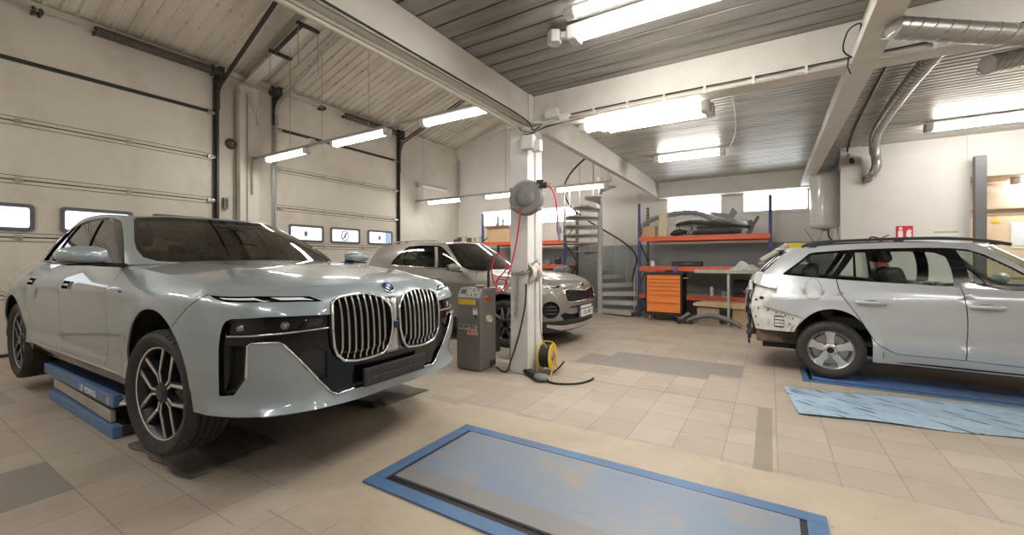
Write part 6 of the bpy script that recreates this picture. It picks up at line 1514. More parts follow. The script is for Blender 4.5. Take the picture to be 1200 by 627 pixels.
e = box('cardboard_sleeve', 'tall pale cardboard sleeve standing upright beside the brown box on the top shelf', 'box', -2.12, -1.95, 9.66, 9.92, 1.80, 2.33, mat('pale_card', (.62, .52, .38), .8, var=.05), R(4))
box('cardboard_box', 'large brown cardboard box on the rack behind the beige crossover', 'box', -6.80, -6.05, 9.68, 10.2, 1.79, 2.16, CARD, 0, True)
def bumper(name, label, pts, width, m, sag=.0, group=None, thick=.012, lip=.05, cat='bumper'):
    """a moulded strip that follows pts, with a folded lip and a recess"""
    P_ = smooth_path(pts, 7); m_ = MB(); n = 7
    for i, p in enumerate(P_):
        t = (P_[min(i + 1, len(P_) - 1)] - P_[max(i - 1, 0)]).normalized(); up = Vector((0, 0, 1)); side = t.cross(up).normalized() if abs(t.z) < .95 else Vector((0, 1, 0)); nu = side.cross(t)
        for k in range(n):
            a = k / (n - 1) - .5; w_ = width * (1 - .25 * abs(2 * i / (len(P_) - 1) - 1) ** 2) * (1 + .22 * math.sin(i * 2.3) * math.sin(i * .9 + width * 40))
            m_.v.append(tuple(p + nu * (a * w_) + side * (lip * (1 - (2 * a) ** 2) + (.02 if k == 3 else 0))))
    for i in range(len(P_) - 1):
        for k in range(n - 1): m_.f.append((i * n + k, i * n + k + 1, (i + 1) * n + k + 1, (i + 1) * n + k))
    return tag(m_.build(name, m, None, smooth=50, thick=thick), label, cat, group)
BMP = mat('primer_grey', (.30, .29, .28), .5, var=.06, scale=5); BMD = mat('bumper_dark', (.075, .073, .072), .5, var=.15, scale=8); BMS = mat('bumper_silver', (.55, .56, .56), .3, .4, var=.03)
bumper('bumper_cover', 'long grey bumper cover arching over the brown box on the top shelf', [(-2.62, 9.9, 1.96), (-2.50, 9.95, 2.12), (-2.25, 10.0, 2.25), (-1.85, 10.05, 2.33), (-1.5, 10.1, 2.34), (-1.25, 10.1, 2.27), (-1.02, 10.05, 2.13)], .11, BMP)
bumper('bumper_cover', 'silver-white bumper cover lying behind the dark trims on the top shelf', [(-1.85, 10.2, 2.06), (-1.4, 10.22, 2.10), (-.8, 10.22, 2.07), (-.45, 10.2, 1.98)], .24, BMS)
bumper('bumper_trim', 'long black bumper grille trim lying in the middle of the top shelf', [(-1.75, 9.72, 2.04), (-1.5, 9.70, 2.09), (-1.15, 9.69, 2.06), (-.75, 9.70, 2.02), (-.35, 9.74, 1.95)], .09, BMD)
bumper('bumper_trim', 'dark lower bumper trim resting flat along the front of the top shelf', [(-1.42, 9.70, 1.87), (-1.1, 9.67, 1.88), (-.8, 9.67, 1.88), (-.5, 9.70, 1.87)], .12, BMD)
m_ = MB()
for k in range(9):
    x = -1.62 + .12 * k; m_.bar((x, 9.72, 1.84), (x + .09 * (1 if k % 2 else -1), 9.70, 2.03), .018, .022)
m_.bar((-1.70, 9.72, 1.83), (-.58, 9.72, 1.83), .025, .03); m_.bar((-1.70, 9.70, 2.03), (-.60, 9.70, 1.99), .022, .03)
tag(m_.build('grille_lattice', BMD, None, bev=.003), 'black lattice of a lower grille standing along the front of the top shelf', 'grille')
bumper('bumper_trim', 'grey ribbed bumper insert under the long black trim on the top shelf', [(-1.35, 9.86, 1.97), (-.95, 9.85, 1.98), (-.55, 9.86, 1.93)], .13, GREYP)
m_ = MB(); m_.prism([(0, 0), (.10, .02), (.16, .18), (.10, .30), (.03, .27), (.06, .16)], -.03, .03, o=(-.42, 9.8, 1.80), x=(1, 0, 0), y=(0, 0, 1)); m_.bar((-.38, 9.8, 1.82), (-.20, 9.8, 2.16), .05, .06); tag(m_.build('bumper_bracket', BMD, None, smooth=0, bev=.006), 'dark hooked bracket sticking up at the right end of the top shelf', 'bracket')
m_ = MB(); m_.prism([(-.42, .05), (-.20, .02), (-.02, -.02), (.05, .12), (.14, .0), (.06, -.10), (-.06, -.11), (-.30, -.03)], -.05, .05, o=(-.72, 9.95, 2.27), x=(1, 0, 0), y=(0, 0, 1)); tag(m_.build('grille_panel', GREYP, None, smooth=0, bev=.006), 'angular dark grey panel balanced on top of the bumper parts', 'panel')
rnd = random.Random(3)
m_ = MB(); m_.grid(lambda s, t: Vector((-1.72 + .17 * math.cos(2 * PI * s) * math.sin(PI * t) * (1 + .12 * math.sin(11 * s + 7 * t)), 9.78 + .12 * math.sin(2 * PI * s) * math.sin(PI * t), 1.80 + .085 - .085 * math.cos(PI * t) + .02 * math.sin(9 * s) * math.sin(PI * t))), 24, 12)
tag(m_.build('black_bag', mat('bag_black', (.03, .03, .032), .35, var=.2, scale=14, bump=.6, bscale=25), None, smooth=40), 'crumpled black plastic bundle beside the pale sleeve on the top shelf', 'bag')
# middle and lower shelf of that rack
def jar(x, y, z, r_, h, m, label, cap=None, name='jar', cat='jar', group=None):
    e = thing(name, label, cat, (x, y, z), 0, group); m_ = MB(); m_.lathe([(0, 0), (r_, 0), (r_, h * .78), (r_ * .75, h * .86), (r_ * .45, h * .9)] if name == 'bottle' else [(0, 0), (r_, 0), (r_, h * .85), (r_ * .9, h * .88)], n=16); m_.build('body', m, e, smooth=35)
    m_ = MB(); m_.lathe([(r_ * (.4 if name == 'bottle' else .95), h * .88), (r_ * (.38 if name == 'bottle' else .95), h), (0, h)], n=16); m_.build('cap', cap or BLACK, e, smooth=35); return e
WHITEP = mat('white_plastic', (.70, .69, .66), .4, var=.04)
jar(-2.27, 9.75, 1.135, .05, .13, WHITEP, 'white tub on the middle orange shelf above the tool chest', WHITEP, 'tub', 'tub')
jar(-1.05, 9.75, .52, .035, .21, WHITEP, 'white spray bottle on the lower orange shelf', WHITEP, 'bottle', 'bottle')
jar(-.82, 9.78, .52, .055, .13, mat('clear_jar', (.30, .32, .32), .2, var=.1), 'small grey jar next to the white bottle on the lower shelf')
e = thing('tool_case', 'flat black tool case on the middle shelf above the chest', 'case', (-1.55, 9.9, 1.135)); m_ = MB(); m_.box(-.30, .30, -.18, .18, 0, .11); m_.build('body', BLACK, e, bev=.02); m_ = MB(); m_.tube([(-.08, -.18, .06), (-.08, -.22, .06), (.08, -.22, .06), (.08, -.18, .06)], .01, 6); m_.build('handle', GREYP, e)
e = thing('drill_case', 'open black drill case with a red tool on the lower shelf', 'case', (-.38, 9.80, .52)); m_ = MB(); m_.box(-.28, .30, -.10, .12, 0, .06); m_.box(-.28, .30, .10, .14, .06, .34); m_.build('body', BLACK, e, smooth=0, bev=.01)
m_ = MB(); m_.bar((-.10, -.02, .10), (.12, -.02, .17), .06, .06); m_.bar((.05, -.02, .14), (.09, -.02, .05), .05, .05); m_.build('red_tool', mat('knob_red', (.62, .05, .04), .4), e, bev=.012)
# ---- orange tool chest
e = thing('tool_chest', 'orange roller tool chest with seven drawers in a black frame', 'tool chest', (-2.27, 9.10, 0), R(-2))
m_ = MB(); m_.box(0, .74, .012, .46, .13, 1.0); m_.box(-.012, .752, -.004, .47, .98, 1.015); m_.box(0, .03, -.004, .46, .13, 1.0); m_.box(.71, .74, -.004, .46, .13, 1.0); m_.box(0, .74, -.004, .46, .13, .165); m_.build('frame', BLACK, e, smooth=0, bev=.006)
OR2 = mat('chest_orange', (.86, .26, .055), .4, var=.03)
z = .965
for h in (.085, .075, .075, .085, .095, .165, .20):
    m_ = MB(); m_.box(.035, .705, -.010, .02, z - h + .006, z); d_ = m_.build('drawer', OR2, e, smooth=0, bev=.005); m_ = MB(); m_.box(.06, .68, -.024, -.008, z - .016, z - .004); m_.build('drawer_pull', mat('pull_orange', (.72, .20, .05), .4), d_, smooth=0, bev=.003); z -= h
m_ = MB(); m_.tube([(.75, .08, .90), (.82, .08, .91), (.82, .40, .91), (.75, .40, .90)], .014, 8); m_.build('push_handle', STEEL, e, smooth=60)
for x in (.08, .66):
    for y in (.08, .39):
        m_ = MB(); m_.cyl((x - .02, y, .06), (x + .02, y, .06), .06, n=18); w_ = m_.build('caster', mat('caster_grey', (.30, .29, .28), .6), e); m_ = MB(); m_.box(x - .03, x + .03, y - .03, y + .03, .09, .135); m_.build('caster_fork', STEEL, w_, smooth=0)
for k, (x, y, w_, h, m, lab, nm) in enumerate(((-2.20, 9.3, .10, .04, STEEL, 'bundle of spanners at the left front of the tool chest top', 'spanner_roll'), (-1.98, 9.25, .07, .06, mat('knob_red', (.62, .05, .04), .4), 'red pneumatic tool lying in the middle of the tool chest top', 'air_wrench'), (-1.70, 9.3, .06, .13, mat('can_blue', (.10, .12, .35), .4), 'blue-grey can on the right end of the tool chest top', 'spray_can'), (-1.82, 9.35, .09, .05, BLACK, 'black socket box on the tool chest behind the red tool', 'socket_box'))):
    m_ = MB()
    if nm == 'spray_can': m_.lathe([(0, 0), (.04, 0), (.04, .11), (.015, .13), (.015, .15), (0, .15)], o=(x, y, 1.015), n=14)
    elif nm == 'spanner_roll': [m_.bar((x - w_, y + .02 * j, 1.024 + .004 * j), (x + w_, y + .015 * j - .01, 1.024 + .004 * j), .014, .012) for j in range(4)]
    elif nm == 'air_wrench': m_.cyl((x - .09, y, 1.045), (x + .06, y, 1.045), .03, n=12); m_.bar((x + .03, y, 1.04), (x + .05, y - .10, 1.03), .03, .035); m_.cyl((x - .12, y, 1.045), (x - .09, y, 1.045), .014, n=8)
    else: m_.box(x - w_, x + w_, y - .04, y + .04, 1.015, 1.015 + h)
    tag(m_.build(nm, m, None, bev=.003), lab, nm.replace('_', ' '))
e = thing('trolley_jack', 'small black and grey trolley jack on the floor right of the tool chest', 'jack', (-1.50, 8.98, 0), R(20))
m_ = MB(); m_.bar((-.10, 0, .07), (.16, 0, .07), .16, .05); m_.build('chassis', DARK_S, e, bev=.008); m_ = MB(); m_.bar((-.06, 0, .08), (.10, 0, .20), .06, .05); m_.cyl((.10, 0, .19), (.10, 0, .225), .04, n=14); m_.build('lift_arm', GREYP, e, bev=.006)
for x in (-.09, .14):
    for y in (-.095, .095): m_ = MB(); m_.cyl((x, y - .018, .04), (x, y + .018, .04), .04, n=14); m_.build('wheel', BLACK, e)
# ---- work table, cloth and scrap below it
e = thing('work_table', 'grey steel table with one visible leg in front of the right end of the rack', 'table', (-1.28, 8.95, 0), 0)
m_ = MB(); m_.box(0, 1.15, .03, .50, 1.045, 1.085); m_.box(0, 1.15, .0, .03, 1.02, 1.09); m_.build('table_top', mat('table_grey', (.38, .385, .35), .5, .3, var=.1, scale=8, dirt=(.25, .20, .13), dscale=5, damt=.5), e, smooth=0, bev=.006)
for x, y in ((.60, .04), (1.12, .04), (1.12, .46)): m_ = MB(); m_.box(x - .022, x + .022, y - .022, y + .022, 0, 1.045); m_.build('leg', mat('leg_grey', (.40, .385, .36), .5, .3, var=.05), e, smooth=0)
m_ = MB(); m_.grid(lambda s, t: Vector((-.42 + .24 * (s - .5) * 2 + .02 * math.sin(9 * t), 9.20 + .17 * (t - .5) * 2, 1.088 + .13 * max(0, math.sin(PI * s)) ** .7 * max(0, math.sin(PI * t)) ** .7 * (1 + .35 * math.sin(13 * s + 5 * t)))), 26, 20)
tag(m_.build('cloth_heap', mat('cloth_grey', (.50, .49, .48), .9, var=.1, scale=12, bump=.4, bscale=40), None, smooth=50), 'heap of pale grey cloth on the right end of the work table', 'cloth')
m_ = MB(); m_.prism([(0, 0), (.95, -.03), (1.0, .06), (.90, .085), (.15, .09), (.0, .05)], 0, .31, o=(-1.32, 9.385, .36), x=(1, 0, 0), y=(0, 0, 1)); ob = m_.build('wooden_board', mat('plywood', (.55, .42, .25), .7, var=.1, scale=8), None, smooth=0, bev=.004); tag(ob, 'light wooden board lying on cardboard boxes under the lower orange shelf', 'board')
box('cardboard_box', 'brown cardboard box under the right part of the lower orange shelf', 'box', -.62, -.22, 9.15, 9.5, 0, .33)
box('cardboard_box', 'low brown cardboard box holding up the light wooden board', 'box', -1.25, -.85, 9.12, 9.42, 0, .325, mat('dull_card', (.44, .36, .25), .8, var=.08))
bumper('panel_offcut', 'bent grey plastic panel arched on the floor in front of the cardboard boxes', [(-1.42, 8.98, .05), (-1.2, 8.95, .16), (-.95, 8.93, .20), (-.70, 8.90, .15), (-.45, 8.85, .04)], .09, GREYP, cat='panel')
# things half hidden behind the tail of the estate
m_ = MB(); m_.tube(smooth_path([(-.14, 8.932, 1.27), (.08, 8.932, 1.42), (.26, 8.932, 1.55)], 6), .045, 10); tag(m_.build('roll_tube', mat('tube_cream', (.60, .57, .47), .6, var=.05), None, smooth=60), 'pale cream tube leaning up behind the tailgate of the silver estate', 'tube')
box('yellow_case', 'yellow plastic case behind the tailgate of the silver estate', 'case', .22, .56, 9.1, 9.4, 1.47, 1.58, mat('case_yellow', (.75, .58, .05), .45, var=.05), 0, bev=.02)
e = thing('storage_stand', 'dark storage stand carrying the yellow case behind the silver estate', 'stand', (-.2, 8.98, 0)); m_ = MB(); m_.box(.02, .80, .0, .48, 1.20, 1.24); m_.box(.38, .80, .0, .48, 1.42, 1.47); m_.build('shelf', BOARD, e, smooth=0); m_ = MB(); [m_.box(x, x + .03, y, y + .03, 0, 1.42) for x in (.4, .77) for y in (0, .45)]; m_.build('stand_frame', DARK_S, e, smooth=0)
# ---- rack behind the crossover: tools and tins
for k, (x, w_, h, m, lab) in enumerate(((-5.55, .20, .10, BLACK, 'black power tool on the second shelf behind the crossover bonnet'), (-4.95, .16, .14, GREYP, 'grey power tool on the second shelf near the blue upright'), (-4.66, .13, .18, BLACK, 'upright black tool against the blue upright on the second shelf'))):
    m_ = MB(); m_.bar((x - w_ / 2, 9.8, 1.17 + h * .35), (x + w_ / 2, 9.8, 1.17 + h * .45), .10, h * .7); m_.cyl((x, 9.8, 1.17 + h * .4), (x + w_ * .8, 9.78, 1.17 + h * .9), .028, n=10); m_.box(x - w_ / 2, x + w_ / 2, 9.76, 9.84, 1.17, 1.19); tag(m_.build('power_tool', m, None, bev=.006), lab, 'tool')
m_ = MB(); m_.bar((-6.55, 9.85, 2.17), (-6.15, 9.9, 2.20), .05, .03); m_.bar((-6.5, 9.8, 2.2), (-6.7, 9.9, 2.42), .03, .02); m_.bar((-6.42, 9.9, 2.2), (-6.40, 9.9, 2.45), .03, .04); tag(m_.build('wiper_parts', BMD, None), 'dark metal parts lying across the large cardboard box', 'parts')
e = thing('wall_shelf', 'narrow shelf of tins in the far corner behind the beige crossover', 'shelf', (-8.2, 9.75, 0)); m_ = MB(); m_.box(0, 1.15, 0, .3, 1.775, 1.805); m_.build('board', BOARD, e, smooth=0); m_ = MB(); [m_.box(x, x + .03, .0, .3, 0, 1.775) for x in (.02, 1.10)]; m_.build('side_panel', DARK_S, e, smooth=0)
for k, (x, r_, h, c, lab) in enumerate(((-8.10, .06, .12, (.05, .045, .04), 'dark tin at the left end of the corner shelf'), (-7.94, .075, .17, (.10, .05, .04), 'dark red-brown tin second on the corner shelf'), (-7.76, .08, .20, (.50, .40, .28), 'tan tin in the middle of the corner shelf'), (-7.58, .07, .15, (.08, .06, .05), 'short dark tin right of the tan one on the corner shelf'), (-7.40, .07, .14, (.62, .42, .10), 'yellow tin on the corner shelf'), (-7.20, .06, .17, (.50, .50, .52), 'grey tin at the right end of the corner shelf'))):
    jar(x, 9.88, 1.805, r_, h, mat('tin_%d' % k, c, .45, var=.1), lab, mat('tin_lid', (.45, .44, .42), .4, .6), 'tin', 'tin', None)
m_ = MB(); m_.lathe([(0, 0), (.20, 0), (.24, .80), (.25, .82), (.25, .86), (.0, .92)], o=(-4.05, 8.85, 0), n=24); tag(m_.build('waste_bin', mat('bin_grey', (.13, .13, .13), .5, var=.1), None, smooth=35), 'dark grey waste bin between the beige crossover and the spiral staircase', 'bin')
m_ = MB(); m_.ball((-4.15, 8.9, 1.02), .20, .17, .14, n=14, m=9); m_.ball((-3.98, 8.82, 1.05), .10, .09, .12, n=12, m=8); tag(m_.build('rubbish_bag', mat('bag_grey', (.20, .20, .19), .5, var=.3, scale=10, bump=.6, bscale=20), None), 'dark rubbish bag piled on top of the grey waste bin', 'bag')
# low items between the saloon nose and the cabinet
box('plastic_crate', 'dark plastic crate on the floor just left of the grey cabinet', 'crate', -3.62, -3.25, 4.55, 4.95, 0, .42, BLACK)
box('oil_canister', 'pale oil-stained canister behind the pillar by the crossover wheel', 'canister', -2.86, -2.58, 4.55, 4.75, 0, .36, mat('canister_tan', (.42, .34, .22), .6, var=.15, scale=8, dirt=(.12, .09, .06), dscale=6, damt=.7), R(10), bev=.02)
# ------------------------------------------------------------------ services and fixtures on walls and ceilings
WENAM = mat('boiler_white', (.70, .685, .66), .25, var=.02, coat=.4)
DUCT = mat('duct_zinc', (.47, .455, .43), .34, .85, var=.08, scale=5, dirt=(.28, .25, .21), dscale=3, damt=.4)
e = thing('water_heater', 'white cylindrical water heater hanging at the corner of the white partition', 'boiler', (.835, 9.30, 1.86))
m_ = MB(); m_.lathe([(.0, -.035), (.11, -.03), (.19, -.01), (.222, .03), (.225, .06), (.225, .93), (.215, .965), (.15, .99), (0, 1.0)], n=40); m_.build('tank', WENAM, e, smooth=50)
m_ = MB(); m_.lathe([(.226, .075), (.2275, .07), (.226, .065)], n=40, close=True); m_.lathe([(.226, .925), (.2275, .92), (.226, .915)], n=40, close=True); m_.build('seam_ring', HOUS, e)
m_ = MB(); m_.lathe([(0, -.03), (.06, -.035), (.055, -.065), (0, -.07)], n=20); m_.build('base_cap', GREYP, e)
for x, k in ((-.06, 0), (.05, 1)):
    m_ = MB(); m_.tube(smooth_path([(x, 0, -.03), (x, -.01, -.16), (x + .05 * (1 if k else -1), .02, -.26), (x + .02, .05, -.45)], 5), .013, 8); m_.build('water_pipe', DARK_S if k else GALV, e, smooth=60)
m_ = MB(); m_.box(.16, .265, .02, .06, .15, .20); m_.box(.16, .265, .02, .06, .78, .83); m_.build('wall_bracket', STEEL, e, smooth=0)
def pipe(name, label, pts, r_, m, cat='pipe', n=10, k=6): mb_ = MB(); mb_.tube(smooth_path(pts, k), r_, n); return tag(mb_.build(name, m, None, smooth=60), label, cat)
pipe('water_pipe', 'thin white pipe running down beside the water heater', [(1.05, 9.10, 3.0), (1.05, 9.08, 2.4), (1.06, 9.08, 1.9), (1.05, 9.06, 1.4)], .013, HOUS)
pipe('water_pipe', 'thicker white pipe rising behind the water heater', [(1.02, 9.35, 3.1), (1.02, 9.36, 2.4), (1.02, 9.36, 1.5)], .02, HOUS)
def duct(name, label, pts, r_, seam=.14):
    e = thing(name, label, 'duct', pts[0]); o = Vector(pts[0]); P_ = [Vector(p) - o for p in smooth_path(pts, 6)]
    m_ = MB(); m_.tube(P_, r_, 24); m_.build('pipe', DUCT, e, smooth=60)
    m_ = MB(); d = 0
    Q = [Vector(q) for q in resample(P_, seam)]
    for a, b in zip(Q[:-1], Q[1:]):
        x, y, z = frame(b - a); m_.tube([a + x * (r_ * math.cos(t)) + y * (r_ * math.sin(t)) + z * (.10 * math.sin(t) * (r_ / .08) * .5) for t in [2 * PI * q / 24 for q in range(24)]], .004, 4, closed=True)
    m_.build('spiral_seam', DUCT, e, smooth=60); return e
duct('ventilation_duct', 'wide spiral steel duct crossing below the ceiling at the top right', [(.66, 3.50, 2.74), (1.1, 3.80, 2.72), (1.7, 4.21, 2.70), (2.4, 4.7, 2.70)], .066)
duct('ventilation_duct', 'spiral steel duct running back to an elbow in the white partition', [(1.16, 4.40, 2.95), (1.14, 4.8, 2.95), (1.14, 5.8, 2.96), (1.20, 7.2, 2.96), (1.36, 8.35, 2.95), (1.42, 8.62, 2.90), (1.43, 8.66, 2.76), (1.38, 8.70, 2.62), (1.36, 8.87, 2.60)], .062, .10)
duct('ventilation_duct', 'short stub of spiral duct just behind the cross beam at the right edge', [(1.35, 4.42, 2.70), (1.62, 4.56, 2.76), (2.0, 4.72, 2.84)], .066)
pipe('ceiling_cable', 'black cable on the far ceiling between the joist and the spiral duct', [(.92, 4.6, 3.10), (.95, 6.0, 3.10), (1.0, 7.5, 3.10), (1.08, 8.7, 3.09), (1.10, 8.82, 3.0)], .012, CABLE, 'cable')
e = thing('camera_dome', 'small black camera at the top corner of the white partition', 'camera', (1.14, 8.78, 2.92)); m_ = MB(); m_.cyl((0, 0, 0), (0, -.06, -.05), .035, n=14); m_.build('body', BLACK, e); m_ = MB(); m_.box(-.03, .03, -.01, .03, .0, .12); m_.build('mount', HOUS, e)
e = thing('steel_post', 'dark grey upright steel post against the white partition', 'post', (2.585, 8.72, 0)); m_ = MB(); m_.box(-.06, .06, -.05, .05, 0, 2.78); m_.build('column', mat('post_grey', (.15, .15, .155), .5, .3, var=.05), e, smooth=0, bev=.006); m_ = MB(); m_.box(-.12, .12, -.10, .10, 0, .015); m_.build('foot_plate', DARK_S, e, smooth=0)
# fire point
e = thing('extinguisher_sign', 'red fire extinguisher sign with white symbols on the partition', 'sign', (1.80, YR - .006, 1.715))
m_ = MB(); m_.box(-.10, .10, -.002, .004, -.095, .095); m_.build('plate', mat('sign_red', (.66, .02, .045), .4), e, smooth=0)
SW = mat('sign_white', (.80, .78, .76), .4)
m_ = MB(); m_.prism([(-.075, -.085), (-.018, -.085), (-.018, .01), (-.030, .025), (-.063, .025), (-.075, .01)], 0, .002, o=(0, -.002, 0), x=(1, 0, 0), y=(0, 0, 1)); m_.prism([(-.062, .035), (-.032, .035), (-.02, .05), (-.03, .075), (-.05, .08), (-.07, .06)], 0, .002, o=(0, -.002, 0), x=(1, 0, 0), y=(0, 0, 1)); m_.build('extinguisher_symbol', SW, e, smooth=0)
fl = [(.03, -.085), (.075, -.085), (.088, -.05), (.075, -.02), (.085, .01), (.066, .045), (.062, .015), (.05, .05), (.04, .01), (.03, .03), (.026, -.01), (.018, -.05)]
m_ = MB(); m_.prism(fl, 0, .002, o=(0, -.002, 0), x=(1, 0, 0), y=(0, 0, 1)); m_.build('flame_symbol', SW, e, smooth=0)
e = thing('fire_extinguisher', 'red fire extinguisher with a black hose on the partition behind the estate roof', 'extinguisher', (1.50, YR - .10, 1.12))
m_ = MB(); m_.lathe([(0, 0), (.075, 0), (.08, .02), (.08, .36), (.06, .42), (.025, .45), (.025, .48), (0, .48)], n=22); m_.build('cylinder', mat('ext_red', (.60, .02, .02), .3, coat=.4), e, smooth=40)
m_ = MB(); m_.bar((-.02, 0, .49), (.10, 0, .55), .025, .018); m_.bar((-.02, 0, .48), (.11, 0, .50), .02, .012); m_.build('lever', mat('lever_dark', (.22, .05, .05), .4), e, bev=.003)
m_ = MB(); m_.tube(smooth_path([(-.02, 0, .50), (-.12, -.02, .52), (-.17, -.02, .42), (-.13, -.02, .22)], 6), .011, 8); m_.build('hose', CABLE, e, smooth=60)
def paper(label, x, y, z, w_, h_, col, bands, name='notice', cat='notice'):
    e = thing(name, label, cat, (x, y, z)); m_ = MB(); m_.box(-w_ / 2, w_ / 2, -.002, .003, -h_ / 2, h_ / 2); m_.build('sheet', mat('paper_%d' % int(x * 100), col, .6), e, smooth=0)
    for k, (a, b, c) in enumerate(bands): m_ = MB(); m_.box(-w_ * .46, w_ * .46, -.003, -.002, a * h_, b * h_); m_.build('print_band', mat('print_%d_%d' % (int(x * 100), k), c, .6), e, smooth=0)
    return e
paper('white notice with a green heading on the partition right of the red sign', 2.27, YR - .004, 1.58, .30, .28, (.74, .74, .75), [(.36, .48, (.42, .50, .22)), (.16, .20, (.50, .50, .62)), (.06, .10, (.50, .50, .62)), (-.06, -.02, (.55, .55, .65))])
# office corner behind the opening
e = thing('cork_board', 'beige pin board on the back of the office corner', 'board', (2.56, YR + .70, 1.0)); m_ = MB(); m_.box(0, .98, -.015, .015, 0, .97); m_.build('board', mat('cork', (.66, .52, .36), .6, var=.03), e, smooth=0); m_ = MB(); m_.box(-.01, .99, -.022, .0, .96, .975); m_.build('board_edge', mat('board_edge', (.40, .30, .22), .5), e, smooth=0)
m_ = MB(); m_.prism([(-.05, -.045), (.05, -.045), (.0, .05)], 0, .004, o=(3.0, YR + .682, 1.90), x=(1, 0, 0), y=(0, 0, 1)); tag(m_.build('warning_sign', mat('label_yellow', (.74, .52, .03), .5), None, smooth=0), 'small yellow triangular warning sticker on the beige pin board', 'sign')
paper('white and pale blue sheet pinned low on the beige board', 3.30, YR + .68, 1.65, .28, .40, (.70, .74, .78), [(.30, .40, (.58, .64, .74)), (-.44, -.38, (.52, .58, .30))])
e = thing('wall_cabinet', 'beige glossy wall cabinet above the pin board in the office corner', 'cabinet', (2.56, YR + .62, 2.06)); m_ = MB(); m_.box(0, 1.25, 0, .10, 0, .40); m_.build('body', mat('glossy_beige', (.60, .49, .37), .12, var=.03, coat=.6), e, smooth=0, bev=.006); m_ = MB(); m_.box(.02, 1.23, -.004, .0, .02, .38); m_.build('door', mat('glossy_beige', (.60, .49, .37), .12, var=.03, coat=.6), e, smooth=0)
# unlit lamp and conduit near the far corner
e = thing('wall_lamp', 'unlit white batten lamp on the left wall near the far corner', 'lamp', (XL, 8.82, 3.44)); m_ = MB(); m_.box(0, .055, 0, 1.2, -.05, .06); m_.build('housing', HOUS, e, smooth=0, bev=.01); m_ = MB(); m_.lathe([(.058, 0), (.058, 1.12)], o=(.07, .04, 0), d=(0, 1, 0), n=18); m_.build('diffuser', mat('opal', (.76, .74, .70), .35, var=.02), e)
for a in (.0, 1.16): m_ = MB(); m_.box(.0, .13, a, a + .05, -.062, .066); m_.build('end_cap', HOUS, e, bev=.012)
pipe('conduit', 'grey conduit falling from the gable beam in the far left corner', [(XL + .07, YB - .05, 4.5), (XL + .07, YB - .05, 3.6), (XL + .07, YB - .05, 3.0)], .022, GALV)
# pier fittings
PC = mat('conduit_grey', (.36, .33, .29), .5, .3, var=.1)
for k, (y, z0, z1, lab) in enumerate(((3.98, 1.0, 4.5, 'thin conduit on the left edge of the door pier'), (4.14, 1.0, 4.45, 'thin conduit down the middle of the door pier'), (4.40, .6, 4.4, 'thin conduit on the right edge of the door pier'))): pipe('conduit', lab, [(XL + .175 if 4.02 < y < 4.36 else XL + .02, y, z0), (XL + .175 if 4.02 < y < 4.36 else XL + .02, y, (z0 + z1) / 2), (XL + .175 if 4.02 < y < 4.36 else XL + .02, y, z1)], .012, PC, 'conduit')
pipe('conduit', 'thicker short pipe hanging from the lamp rail on the door pier', [(XL + .20, 4.22, 3.28), (XL + .20, 4.22, 2.9), (XL + .20, 4.22, 2.55)], .018, PC, 'conduit')
e = thing('alarm_bell', 'round brown alarm bell on the wall beside the first garage door', 'bell', (XL, 3.93, 3.48)); m_ = MB(); m_.lathe([(.0, .075), (.05, .07), (.085, .05), (.10, .02), (.10, .0), (0, 0)], d=(1, 0, 0), n=26); m_.build('gong', mat('bell_brown', (.115, .075, .035), .4, .5, var=.2, scale=14), e, smooth=40); m_ = MB(); m_.cyl((.07, 0, 0), (.088, 0, 0), .022, n=12); m_.build('bell_nut', mat('brass', (.45, .33, .12), .3, .9), e)
e = thing('door_switch', 'small dark switch box beside the first garage door', 'switch', (XL, 3.83, 2.35)); m_ = MB(); m_.box(0, .06, -.04, .04, -.10, .10); m_.build('box', GREYP, e, smooth=0, bev=.006)
for z in (.05, -.0, -.05): m_ = MB(); m_.cyl((.06, 0, z), (.072, 0, z), .014, n=12); m_.build('button', BLACK, e)
for k in range(3): pipe('loose_cable', 'thin cables straggling down the door pier from the rafter end', [(XL + .18, 4.10 + .05 * k, 4.5), (XL + .22, 4.16 + .04 * k, 4.25 - .08 * k), (XL + .19, 4.30, 4.3 - .1 * k), (XL + .18, 4.30 + .02 * k, 3.9)], .003, PC, 'cable', 6)['group'] = 'straggling pier cables'
pipe('pull_cord', 'long cord hanging from the roof in front of the second garage door', [(-7.28, 4.9, 5.2), (-7.28, 4.9, 4.2), (-7.28, 4.9, 3.25)], .005, PC, 'cord')
e = thing('rafter_bracket', 'dark hanging steel frame bolted under the light rafter', 'bracket', (-7.1, 4.24, roof_z(-7.1) - .17), 0)
for x in (-.42, .42): m_ = MB(); m_.bar((x, -.20, -.03 + .295 * x), (x, .20, -.03 + .295 * x), .06, .05); m_.build('cross_bar', DARK_S, e, smooth=0, bev=.003)
m_ = MB(); m_.bar((-.42, -.12, -.05 - .12), (.42, -.12, -.05 + .12), .05, .04); m_.build('long_bar', DARK_S, e, smooth=0)
for x in (-.42, .42):
    for y in (-.18, .18): m_ = MB(); m_.cyl((x, y, -.03 + .295 * x), (x, y, -.75 + .25 * x), .006, n=6); m_.build('drop_rod', PC, e)
